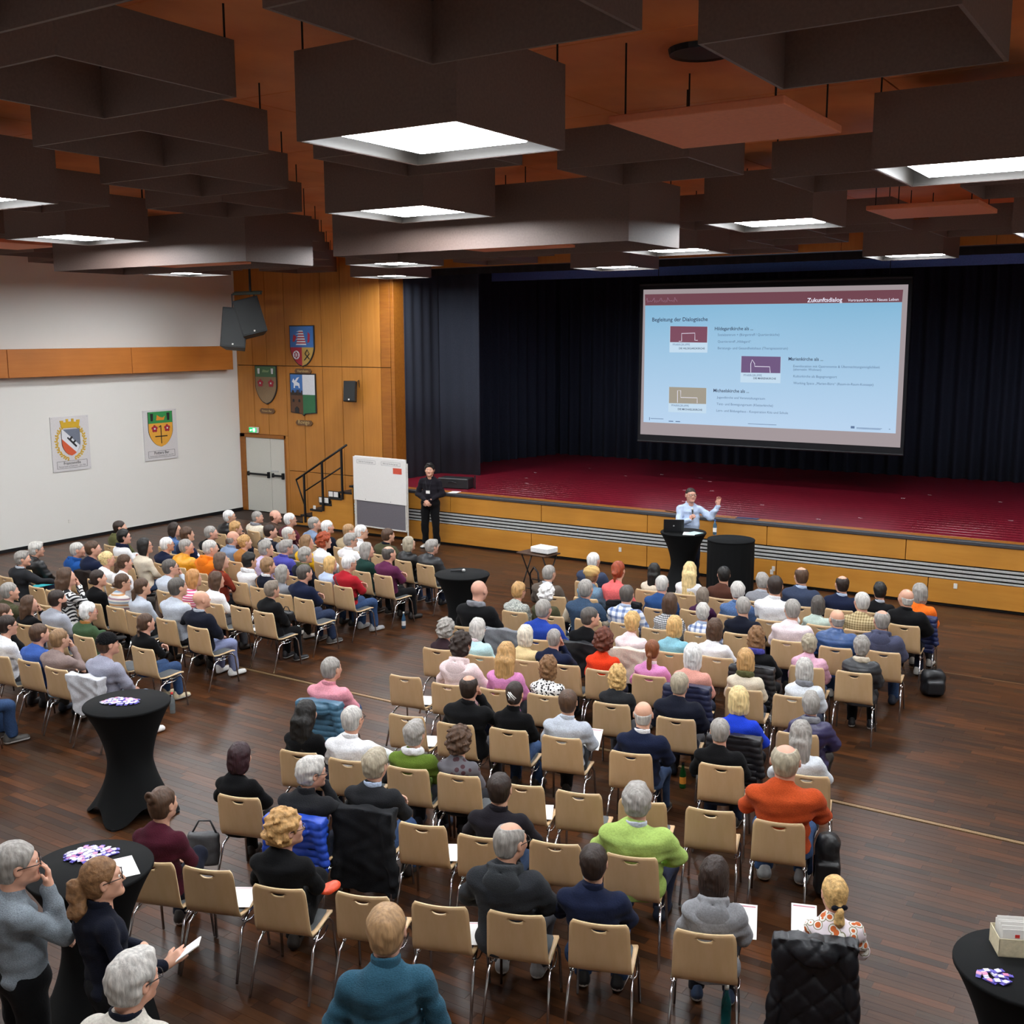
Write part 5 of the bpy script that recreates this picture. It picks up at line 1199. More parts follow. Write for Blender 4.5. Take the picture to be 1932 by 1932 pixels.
# stairs
SX = -18.0
stt = thing('stage_stairs', (SX, 19.9, 0)); tag(stt, 'dark steps climbing to the stage in front of the oak wall', 'stairs')
n = 7
for k in range(n):
    x = -18.9+.317*k-SX; z = .165*(k+1)-.02
    MB().box((x-.02, -.47, z-.045), (min(x+.37, 1.08), .66, z), bev=.004).obj('tread', M_blackp, stt)
    MB().box((x+.03, -.44, max(0, z-.165)), (x+.05, .64, z-.045)).obj('riser', M_blackp, stt)
side = [(-.85, 0)]+[p for k in range(n) for p in ((-.85+.317*k, .165*(k+1)-.07), (-.85+.317*(k+1) if k < n-1 else 1.08, .165*(k+1)-.07))]+[(1.08, 0)]
MB().poly(side, -.455, -.42).obj('side_panel', M_oakh, stt)
MB().poly([(-.85, 0), (1.1, 0), (1.1, .05), (-.85, .05)], -.47, -.455).obj('base_strip', M_black, stt)
rl = thing('stair_railing', (SX, 19.40, 0)); tag(rl, 'black steel handrail with three posts beside the stage stairs', 'railing')
for x, z0, z1 in ((-.41, .13, 1.31), (.18, .46, 1.64), (.80, .79, 1.99)): MB().box((x-.022, -.022, z0), (x+.022, .022, z1), bev=.003).obj('post', M_black, rl)
MB().tube([(-.67, 0, 1.16), (.97, 0, 2.09)], .026, 8).obj('handrail', M_black, rl, True)
MB().tube([(-.38, 0, .91), (.78, 0, 1.55)], .018, 8).obj('middle_rail', M_black, rl, True); MB().tube([(-.67, 0, 1.16), (-.43, 0, .58)], .018, 8).obj('brace', M_black, rl, True)
for k, (x, z) in enumerate([(-17.83, .64), (-17.52, .805)]):
    t = thing('notice_stand', (x, 19.44, z)); tag(t, ['black notice holder with two white sheets on the lower stair tread', 'black notice holder with two white sheets on the upper stair tread'][k], 'notice')
    MB().box((-.17, 0, 0), (.17, .06, .15), bev=.004).obj('holder', M_black, t)
    for s in (-1, 1): MB().box((s*.08-.065, -.006, .02), (s*.08+.065, 0, .14)).obj('sheet', M_paper, t)
# proscenium and curtains
hd = struct(MB().box((-16.6, 20.66, 6.12), (4.5, 20.9, 6.7)).obj('wall_header', M_gap))
for k in range(16): MB().box((-16.6+1.32*k+.005, 20.6, 6.12), (-16.6+1.32*(k+1)-.005, 20.66, 6.62), bev=.003).obj('panel', M_oak, hd)
def curtain(name, pts, z0, z1, mat, amp=.09, wl_=.36, label=None, cat='curtain'):
    V = []; F = []; P = []; L_ = 0
    for a, b in zip(pts[:-1], pts[1:]):
        a, b = Vector(a), Vector(b); d = (b-a); n_ = int(d.length/.03); nn = Vector((-d.y, d.x)).normalized()
        for k in range(n_):
            s = L_+d.length*k/n_; q = a+d*k/n_; w = amp*(math.sin(2*math.pi*s/wl_+.8*math.sin(s*2.1))+.3*math.sin(s*7.3)); P.append((q+nn*w))
        L_ += d.length
    rows = [z0, z0+(z1-z0)*.3, z0+(z1-z0)*.7, z1]
    for i, z in enumerate(rows):
        for k, p in enumerate(P): V.append((p.x, p.y, z))
    n_ = len(P)
    for i in range(3):
        for k in range(n_-1): F.append((i*n_+k, i*n_+k+1, (i+1)*n_+k+1, (i+1)*n_+k))
    o = link(name, mesh(name, V, F, [mat], True)); md = o.modifiers.new('thickness', 'SOLIDIFY'); md.thickness = .012
    return tag(o, label, cat)
curtain('curtain', [(-16.3, 27.7), (-9.6, 27.75), (-2.5, 27.9), (4.3, 27.7)], SZ, 7.9, M_curt, label='long dark navy pleated curtain closing the back of the stage')
curtain('curtain', [(-16.75, 22.6), (-17.0, 24.2), (-16.2, 27.5)], SZ, 7.9, M_curt, label='dark navy pleated curtain along the left side of the stage')
curtain('curtain', [(-16.5, 20.98), (-16.45, 22.3), (-15.3, 22.45)], SZ, 7.9, plain('slate_curtain', '#262a36', .95), .018, .35, label='flat slate-dark curtain leg beside the oak wall')
curtain('curtain', [(3.9, 21.1), (4.1, 27.6)], SZ, 7.9, M_curt2, label='black curtain on the right side of the stage, outside the picture')
curtain('curtain', [(-16.4, 21.6), (4.4, 21.6)], 6.02, 7.9, M_curt2, .02, .3, label='black curtain border hanging across the top of the stage opening')
curtain('curtain', [(-16.4, 24.6), (4.4, 24.6)], 6.0, 7.9, plain('blue_lit_border', '#5578c4', .9), .01, .4, label='border strip tinted as if lit blue, high up behind the projection screen')  # blue stage light is put into the cloth colour
struct(MB().box((-17.6, 28.2, 0), (4.7, 28.4, 8.2)).obj('wall_stage_back', M_curt2)); struct(MB().box((-17.8, 20.9, 0), (-17.6, 28.4, 8.2)).obj('wall_stage_left', M_curt2)); struct(MB().box((4.5, 20.8, 0), (4.7, 28.4, 8.2)).obj('wall_stage_right', M_curt2))
struct(MB().box((-17.8, 20.9, 8.0), (4.7, 28.4, 8.2)).obj('ceiling_stage', M_curt2))
# ------------------------------------------------------------------ lettering helper (flat print made of real letters)
FONTM = {}
def letters(txt, x0, x1, z, y, mat, parent, name='lettering', bold=0.0, h=None, rot=None, center=False):
    c = bpy.data.curves.new(name, 'FONT'); c.body = txt; c.size = 1; c.resolution_u = 2; c.offset = bold
    tmp = bpy.data.objects.new('tmp', c); me = bpy.data.meshes.new_from_object(tmp); bpy.data.objects.remove(tmp); bpy.data.curves.remove(c)
    co = np.array([v.co[:] for v in me.vertices]); w = co[:, 0].max()-co[:, 0].min(); mn = co[:, 0].min()
    s = (x1-x0)/w; sz = s if h is None else h
    for v in me.vertices: v.co = ((v.co.x-mn)*s, 0, v.co.y*sz)
    me.materials.clear(); me.materials.append(mat)
    o = link(name, me, parent); o.location = (x0, y, z)
    if rot is not None: o.rotation_euler[2] = rot
    return o
# projection screen
def beam(name, col, s):  # glow stands in for projector light falling on the screen
    m = glow(name, col, s); m.node_tree.nodes['Principled BSDF'].inputs['Base Color'].default_value = (.02, .02, .02, 1); m.node_tree.nodes['Principled BSDF'].inputs['Specular IOR Level'].default_value = .1; return m
scn = thing('projection_screen', (-8.48, 23.5, 2.1)); tag(scn, 'large white projection screen with black border showing a blue slide', 'screen')
def SP(p): return (p[0]+8.48, p[1]-2.1)
fb = MB(); o_ = [(-3.04, .0), (3.06, .05), (3.06, 3.62), (-3.04, 3.62)]; fb.poly([(-3.06, .03), (3.06, .03), (3.06, 3.62), (-3.06, 3.62)], .03, .06); fb.obj('border', M_curt2, scn)
M_scr = beam('lit_screen_grey', '#a3979a', .95); M_blue = None
MB().poly([SP(p) for p in [(-11.464, 2.279), (-5.486, 2.274), (-5.497, 5.602), (-11.439, 5.638)]], .012, .03).obj('fabric', M_scr, scn)
m, nt, b = nodes('slide_blue'); mp = coords(nt); g = N(nt, 'ShaderNodeSeparateXYZ'); L(nt, mp, 0, g, 0)
mr = N(nt, 'ShaderNodeMapRange'); mr.inputs[1].default_value = .4; mr.inputs[2].default_value = 3.2; L(nt, g, 2, mr, 0)
r = ramp(nt, mr, 0, [(0, lin('#b4cfea')), (1, lin('#7fb4d4'))]); L(nt, r, 0, b, 'Emission Color'); b.inputs['Base Color'].default_value = (.02, .02, .02, 1); b.inputs['Emission Strength'].default_value = 1.0  # slide area glows in place of the projected picture
slide = MB().poly([SP(p) for p in [(-11.385, 2.569), (-5.589, 2.564), (-5.6, 5.249), (-11.386, 5.273)]], .008, .012).obj('slide', m, scn)
M_bandr = beam('slide_plum', '#7b4c58', .8); MB().poly([SP(p) for p in [(-11.386, 5.277), (-5.6, 5.253), (-5.59, 5.50), (-11.40, 5.53)]], .007, .012).obj('slide_banner', M_bandr, scn)
M_t1 = beam('slide_text_dark', '#35425f', .9); M_t2 = beam('slide_text', '#5f7aa0', .9); M_tw = beam('slide_text_white', '#e6e4f4', 1.1); M_card = beam('slide_card_white', '#c4dcef', .97)
for (t, a, bb, w) in TEXTS:
    mt = M_tw if t[:4] in ('Zuku', 'Vert') else (M_t1 if w else M_t2)
    if t == 'PFARRGRUPPE': mt = M_t2
    a2, b2 = SP(a), SP(bb)
    letters(t, a2[0], b2[0], min(a2[1], b2[1]) if t[:4] not in ('Zuku', 'Vert') else a2[1], .003, mt, slide, bold=.012 if w else 0)
for (q, cc, ln, col_) in [([(-10.74, 4.798), (-9.827, 4.782), (-9.829, 4.426), (-10.738, 4.435)], (-9.823, 4.202), [(-10.517, 4.456), (-10.449, 4.456), (-10.453, 4.632), (-10.128, 4.641), (-10.124, 4.477), (-10.057, 4.477)], '#7d4b5e'),
      ([(-9.002, 4.132), (-8.104, 4.124), (-8.101, 3.768), (-9.001, 3.769)], (-8.103, 3.55), [(-8.773, 3.775), (-8.78, 3.968), (-8.751, 4.054), (-8.69, 3.969), (-8.688, 3.909), (-8.343, 3.904), (-8.328, 3.775)], '#6f5680'),
      ([(-10.739, 3.41), (-9.818, 3.405), (-9.814, 3.043), (-10.737, 3.035)], (-9.814, 2.83), [(-10.519, 3.053), (-10.525, 3.331), (-10.445, 3.333), (-10.442, 3.176), (-10.035, 3.177), (-10.032, 3.057)], '#a39b8c')]:
    x0, x1 = q[0][0], q[1][0]
    cd = MB().poly([SP(p) for p in [(x0-.01, cc[1]), (x1+.01, cc[1]), (x1+.01, q[1][1]), (x0-.01, q[0][1])]], .004, .008).obj('card', M_card, scn)
    MB().poly([SP(p) for p in [q[3], q[2], q[1], q[0]]], .002, .004).obj('card_picture', beam('card_'+col_[1:], col_, .95), cd)
    MB().tube([(SP(p)[0], .0, SP(p)[1]) for p in ln], .006, 4).obj('church_outline', M_tw, cd)
sk = MB(); pts = [(-11.36+.02*k, 5.33+.06*abs(math.sin(k*1.7))+(.06 if k % 9 < 2 else 0)) for k in range(40)]; sk.tube([(SP(p)[0], .004, SP(p)[1]) for p in pts], .004, 4); sk.obj('skyline', beam('skyline_line', '#a37d92', .9), slide)
ft = MB()
for x0, x1, z, h in [(-11.2, -10.87, 2.655, .012), (-11.235, -11.22, 2.62, .07), (-10.734, -10.62, 2.605, .02), (-10.56, -10.446, 2.605, .02), (-8.805, -8.148, 2.63, .010), (-6.52, -6.44, 2.63, .05), (-6.40, -5.87, 2.645, .010), (-6.40, -5.90, 2.625, .008), (-5.73, -5.70, 2.64, .012)]:
    a, c = SP((x0, z)), SP((x1, z+h)); ft.box((a[0], .003, a[1]), (c[0], .006, c[1]))
ft.obj('footer_marks', M_t2, slide)
MB().tube([(-3.06, .05, 3.66), (3.06, .05, 3.66)], .05, 10).obj('roller_case', M_black, scn); MB().tube([(-3.06, .045, .02), (3.06, .045, .02)], .025, 8).obj('weight_bar', M_black, scn)
for x in (-2.6, 2.6): MB().tube([(x, .05, 3.68), (x, .05, 5.9)], .008, 5).obj('hanging_cable', M_black, scn)
# ------------------------------------------------------------------ coats of arms
def colm(name, c, r=.55): return plain(name, c, r, amp=.05)
cB, cR, cW, cG, cGd, cK, cBr = [colm(*x) for x in (('shield_blue', '#3d6fae'), ('shield_red', '#a5283a'), ('shield_white', '#d6d8dc'), ('shield_green', '#2f6a45'), ('shield_gold', '#b8964e'), ('shield_black', '#1d1d20'), ('shield_brown', '#6a4a2e'))]
def shield_pts(w, h, p=1.7, n=10):
    R = [(w/2, h)]+[(w/2*(1-(k/n)**p)**(1/p) if k < n else 0, h*.48*(1-k/n)) for k in range(n+1)]
    return R+[(-x, z) for x, z in R[::-1][1:]]
def clip(poly, f):                                     # keep the part of the outline where f >= 0
    out = []
    for a, b in zip(poly, poly[1:]+poly[:1]):
        fa, fb_ = f(a), f(b)
        if fa >= 0: out.append(a)
        if (fa >= 0) != (fb_ >= 0): t = fa/(fa-fb_); out.append((a[0]+(b[0]-a[0])*t, a[1]+(b[1]-a[1])*t))
    return out
def plaque(x, z, w, txt, lab):
    t = thing('name_plaque', (x, 20.59, z)); tag(t, lab, 'plaque')
    MB().poly([(-w/2, .05), (-w/2+.05, 0), (w/2-.05, 0), (w/2, .05), (w/2, .08), (w/2-.05, .13), (-w/2+.05, .13), (-w/2, .08)], -.03, 0).obj('board', cBr, t)
    letters(txt, -w/2+.09, w/2-.09, .04, -.032, colm('plaque_gold', '#cdb27a'), t)
def shield(x, z, w, h, base, lab, y=20.59):
    t = thing('coat_of_arms', (x, y, z)); tag(t, lab, 'coat of arms', 'shields on the oak wall')
    S = shield_pts(w, h)[::-1]; MB().poly([(a*1.06, (b-h/2)*1.05+h/2) for a, b in S], -.03, 0).obj('rim', cK, t)
    return t, S
def field(t, poly, mat, d=.036, name='field'):
    if len(poly) > 2: MB().poly(poly, -d, -d+.006).obj(name, mat, t)
t, S = shield(-19.43, 3.86, .78, .98, None, 'blue, red and gold shield with striped lion, highest on the oak wall')
field(t, clip(S, lambda p: p[1]-.46), cB); field(t, clip(clip(S, lambda p: .46-p[1]), lambda p: -p[0]), cR); field(t, clip(clip(S, lambda p: .46-p[1]), lambda p: p[0]), cGd)
ln = MB()
for k in range(6): ln.poly([(-.20+.03*(k % 2), .52+.065*k), (.16-.02*k, .52+.065*k), (.14-.02*k, .552+.065*k), (-.16+.02*k, .552+.065*k)], -.042, -.036)
ln.obj('lion_stripes', cW, t); l2 = MB()
for k in range(5): l2.poly([(-.17+.02*k, .552+.065*k), (.14-.02*k, .552+.065*k), (.14-.02*k, .585+.065*k), (-.17+.02*k, .585+.065*k)], -.042, -.036)
l2.poly([(-.30, .60), (-.24, .60), (-.16, .72), (-.26, .78), (-.28, .72)], -.042, -.036); l2.poly([(.20, .56), (.27, .60), (.29, .78), (.22, .84), (.21, .70)], -.042, -.036); l2.obj('lion_legs', cR, t)
wh = MB(); wh.tube([(-.19+.095*math.cos(a), -.040, .27+.095*math.sin(a)) for a in [2*math.pi*k/20 for k in range(21)]], .014, 6)
for k in range(3): a = math.pi*k/3; wh.tube([(-.19+.09*math.cos(a), -.040, .27+.09*math.sin(a)), (-.19-.09*math.cos(a), -.040, .27-.09*math.sin(a))], .008, 5)
wh.obj('wheel', cW, t); MB().tube([(.08, -.04, .14), (.25, -.04, .30), (.18, -.04, .40), (.11, -.04, .30), (.25, -.04, .17)], .014, 5).obj('rune', cK, t)
plaque(-19.43, 3.66, .56, 'Viernheim', 'carved name plaque under the highest shield')
t, S = shield(-20.73, 2.88, .72, .95, None, 'green and grey-brown shield with two red roses, left on the oak wall')
field(t, clip(S, lambda p: p[1]-.68), colm('shield_green2', '#4a7050')); field(t, clip(S, lambda p: .68-p[1]), colm('shield_taupe', '#8a7356'))
def rose(t, x, z, r, y=-.042, m=None):
    mb = MB()
    for k in range(5): a = math.pi/2+2*math.pi*k/5; mb.poly([(x+r*.62*math.cos(a)+r*.42*math.cos(b), z+r*.62*math.sin(a)+r*.42*math.sin(b)) for b in [2*math.pi*q/8 for q in range(8)][::-1]], y-.001*k, y+.005)
    f = mb.obj('rose', m or cR, t); MB().poly([(x+r*.25*math.cos(b), z+r*.25*math.sin(b)) for b in [2*math.pi*q/8 for q in range(8)][::-1]], y-.008, y).obj('rose_centre', cW, f)
rose(t, -.19, .52, .10); rose(t, .19, .52, .10); MB().poly([(-.12, .80), (.10, .80), (.14, .86), (.06, .84), (-.08, .87)], -.042, -.036).obj('stag', colm('stag_brown', '#7f9a70'), t)
for x in (-.24, .24): MB().poly([(x-.03, .76), (x+.03, .76), (x+.04, .90), (x-.04, .90)], -.042, -.036).obj('horn', cW, t)
plaque(-20.73, 2.62, .52, 'Potters Bar', 'carved name plaque under the rose shield')
t = thing('coat_of_arms', (-19.45, 20.59, 2.62)); tag(t, 'square-bottomed shield with white winged horse, brown castle, white and green', 'coat of arms', 'shields on the oak wall')
q = [(-.42, .06), (-.06, .03), (0, -.02), (.06, .03), (.42, .06), (.42, 1.03), (-.42, 1.03)]; MB().poly([(a*1.04, b*1.02) for a, b in q], -.03, 0).obj('rim', cK, t)
field(t, [(-.41, .52), (0, .52), (0, 1.02), (-.41, 1.02)], cB); field(t, [(0, .52), (.41, .52), (.41, 1.02), (0, 1.02)], cW); field(t, [(0, .01), (.06, .05), (.41, .08), (.41, .52), (0, .52)], cG); field(t, [(-.41, .08), (-.06, .05), (0, .01), (0, .52), (-.41, .52)], colm('castle_brown', '#5c3c28'))
cs = MB(); cs.poly([(-.41, .50), (-.01, .50), (-.01, .62), (-.05, .62), (-.05, .57), (-.13, .57), (-.13, .64), (-.19, .64), (-.19, .57), (-.29, .57), (-.29, .62), (-.37, .62), (-.37, .57), (-.41, .57)], -.042, -.037); cs.obj('battlements', colm('castle_dark', '#33261f'), t)
for x, z, w, h in ((-.21, .05, .14, .17), (-.32, .33, .06, .08), (-.12, .33, .06, .08)): MB().poly([(x-w/2, z), (x+w/2, z), (x+w/2, z+h*.7), (x, z+h), (x-w/2, z+h*.7)], -.044, -.037).obj('opening', cK, t)
MB().poly([(-.30, .68), (-.26, .68), (-.25, .74), (-.14, .74), (-.12, .68), (-.09, .68), (-.10, .80), (-.20, .84), (-.10, .96), (-.18, .94), (-.26, .86), (-.30, .92), (-.35, .84), (-.29, .80)], -.043, -.037).obj('winged_horse', cW, t)
for x in (-.36, -.24, -.12): MB().poly([(x, .52), (x+.05, .52), (x+.025, .66)], -.043, -.040).obj('drip', cK, t)
plaque(-19.45, 2.36, .56, 'Rovigo', 'carved name plaque under the castle shield')
# posters on the white wall (facing +X)
def poster(y0, y1, z0, z1, lab, town, sub):
    t = thing('poster', (-21.8, (y0+y1)/2, z0)); t.rotation_euler[2] = math.pi/2; tag(t, lab, 'poster', 'town posters on the white wall')
    w, h = y1-y0, z1-z0; MB().poly([(-w/2, 0), (w/2, 0), (w/2, h), (-w/2, h)], -.025, 0).obj('board', colm('poster_grey', '#cdcaca'), t)
    for a in (-1, 1):
        for b in (.03, h-.03): MB().lathe([(.010, -.006), (.010, .004)], 10).obj('screw', M_steel, t).matrix_local = Matrix.Translation((a*(w/2-.03), -.027, b)) @ Matrix.Rotation(math.pi/2, 4, 'X')
    fr = MB(); bw, bh = w*.80, h*.13; z = h*.05
    for x0, x1, za, zb in ((-bw/2, bw/2, z, z+.006), (-bw/2, bw/2, z+bh, z+bh+.006), (-bw/2, -bw/2+.006, z, z+bh), (bw/2-.006, bw/2, z, z+bh)): fr.poly([(x0, za), (x1, za), (x1, zb), (x0, zb)], -.028, -.025)
    fr.obj('caption_frame', cK, t); letters(town, -bw*.28, bw*.28, z+bh*.52, -.028, cK, t, bold=.01); letters(sub, -bw*.44, bw*.44, z+bh*.18, -.028, cK, t)
    return t, w, h
t, w, h = poster(14.97, 15.95, 1.61, 2.84, 'white poster with gold crown, wreath and diagonally split shield', 'Franconville', 'Partnerstadt in Frankreich - seit 1966')
gold = colm('poster_gold', '#c9a227'); S = [(a, b+.34) for a, b in shield_pts(.46, .60)[::-1]]
wr = MB()
for s in (-1, 1):
    for k in range(16):
        a = -math.pi/2+s*(.2+2.3*k/15); x, z = (.34+.02*(k % 2))*math.cos(a), .66+.38*math.sin(a)
        for dd in (-.5, .7):
            b = a+dd+s*1.2; wr.poly([(x, z), (x+.045*math.cos(b)-.022*math.sin(b), z+.045*math.sin(b)+.022*math.cos(b)), (x+.075*math.cos(b), z+.075*math.sin(b)), (x+.045*math.cos(b)+.022*math.sin(b), z+.045*math.sin(b)-.022*math.cos(b))], -.030, -.025)
wr.obj('wreath', gold, t)
MB().poly([(a*1.05, b) for a, b in S], -.030, -.026).obj('shield_rim', cK, t)
field(t, clip(clip(S, lambda p: (p[1]-.66)+.9*p[0]-.10), lambda p: 1), colm('pewter', '#6d7482'), .034)
field(t, clip(clip(S, lambda p: -(p[1]-.66)-.9*p[0]+.10), lambda p: (p[1]-.66)+.9*p[0]+.14), cW, .034); field(t, clip(S, lambda p: -(p[1]-.66)-.9*p[0]-.14), colm('poster_orange', '#cc5a35'), .034)
MB().poly([(-.10, .74), (.12, .52), (.15, .55), (.08, .62), (.13, .66), (.10, .69), (.05, .65), (.0, .70), (.05, .75), (.02, .78), (-.04, .73), (-.08, .77)], -.038, -.034).obj('hammer', cK, t)
MB().poly([(-.22, .97), (.22, .97), (.26, 1.14), (.17, 1.14), (.17, 1.10), (.10, 1.10), (.10, 1.17), (-.02+.06, 1.17), (.04, 1.11), (-.04, 1.11), (-.04, 1.17), (-.10, 1.17), (-.10, 1.10), (-.17, 1.10), (-.17, 1.14), (-.26, 1.14)], -.036, -.025).obj('crown', gold, t)
t, w, h = poster(17.48, 18.49, 1.61, 2.835, 'white poster with green and amber shield, stag and two roses', 'Potters Bar', 'Partnerstadt in Grossbritannien - seit 1973')
S = [(a, b+.32) for a, b in shield_pts(.72, .86)[::-1]]; MB().poly([(a*1.04, b) for a, b in S], -.030, -.026).obj('shield_rim', cK, t)
field(t, clip(S, lambda p: p[1]-.90), colm('poster_green', '#2f8a4a'), .034); field(t, clip(S, lambda p: .90-p[1]), colm('poster_amber', '#dda03a'), .034)
rose(t, -.19, .77, .09, -.040, colm('rose_red', '#a02438')); rose(t, .19, .77, .09, -.040, colm('rose_red2', '#a02438'))
MB().poly([(-.13, .97), (.10, .97), (.14, 1.07), (.08, 1.03), (-.02, 1.05), (-.10, 1.10)], -.040, -.034).obj('stag', colm('poster_ochre', '#d98c2c'), t)
for x in (-.26, .24): MB().poly([(x-.03, .96), (x+.03, .96), (x+.045, 1.14), (x-.045, 1.14)], -.040, -.034).obj('horn', cK, t)
mb = MB(); mb.tube([(0, -.040, .40), (0, -.040, .84)], .010, 5); mb.tube([(-.18, -.040, .58), (.18, -.040, .58)], .012, 5); mb.tube([(0, -.040, .84), (-.06, -.04, .80)], .010, 5); mb.obj('charges', cK, t)
# ------------------------------------------------------------------ loudspeakers
def cabinet(name, parent, M, w, d, h, taper=.75):
    mb = MB(); V = [(-w/2*taper, d/2, 0), (w/2*taper, d/2, 0), (w/2*taper, d/2, h), (-w/2*taper, d/2, h)]; a, b = w/2, d/2
    mb.poly([(0, 0)], 0, 0) if False else None
    mb.add([(-a, -b, 0), (a, -b, 0), (a*taper, b, 0), (-a*taper, b, 0), (-a, -b, h), (a, -b, h), (a*taper, b, h), (-a*taper, b, h)], [(0, 3, 2, 1), (4, 5, 6, 7), (0, 1, 5, 4), (1, 2, 6, 5), (2, 3, 7, 6), (3, 0, 4, 7)])
    o = mb.obj(name, M_cab, parent); o.matrix_local = M; md = o.modifiers.new('edge', 'BEVEL'); md.width = .012; md.segments = 2
    g = MB().box((-a*.94, -b-.010, h*.03), (a*.94, -b+.004, h*.97), bev=.006).obj('grille', M_grille, o); MB().box((-.018, -b-.014, h*.06), (.018, -b-.010, h*.06+.036)).obj('badge', M_plate, o)
    return o
M_cab = plain('speaker_black', '#15191b', 0.6, nscale=120, bstr=.05); M_grille = plain('speaker_grille', '#111516', 0.6, .1, nscale=300, amp=.3, bstr=.1)
for k, (x, y_, z, rz, ry, lab) in enumerate([(-20.02, 18.85, 4.30, 38, 5, 'tall black loudspeaker hanging at the left of the corner pair'), (-19.45, 19.0, 4.62, 50, -14, 'tilted black loudspeaker hanging at the right of the corner pair')]):
    t = thing('loudspeaker', (x, y_, z)); tag(t, lab, 'loudspeaker', 'hanging loudspeakers')
    M = Matrix.Rotation(R_(rz), 4, 'Z') @ Matrix.Rotation(R_(ry), 4, 'Y') @ Matrix.Rotation(R_(-10), 4, 'X'); cabinet('cabinet', t, M, .60, .52, .95 if k == 0 else .86)
    MB().tube([(0, 0, .85), (0.02*k, .0, 1.30-.32*k)], .016, 6).obj('bracket', M_black, t)
t = thing('speaker_rig', (-19.6, 18.9, 5.6)); tag(t, 'grey-green steel bar carrying the two hanging loudspeakers', 'speaker rig')
MB().box((-.42, -.03, -.03), (.50, .03, .03), bev=.004).obj('crossbar', plain('rig_green', '#3a4640', .5, .3), t); MB().box((-.45, .06, .02), (.45, .10, .06), bev=.004).obj('crossbar', plain('rig_green2', '#3a4640', .5, .3), t); MB().tube([(.15, 0, 0), (.15, 0, 1.05)], .028, 8).obj('stem', M_black, t)
t = thing('loudspeaker', (-17.72, 20.38, 3.02)); tag(t, 'small black loudspeaker on a bracket on the oak wall', 'loudspeaker')
cabinet('cabinet', t, Matrix.Rotation(R_(22), 4, 'Z') @ Matrix.Rotation(R_(-8), 4, 'X'), .30, .26, .50); MB().tube([(.02, .10, .40), (.10, .20, .52), (.10, .235, .30)], .012, 6).obj('bracket', M_black, t)
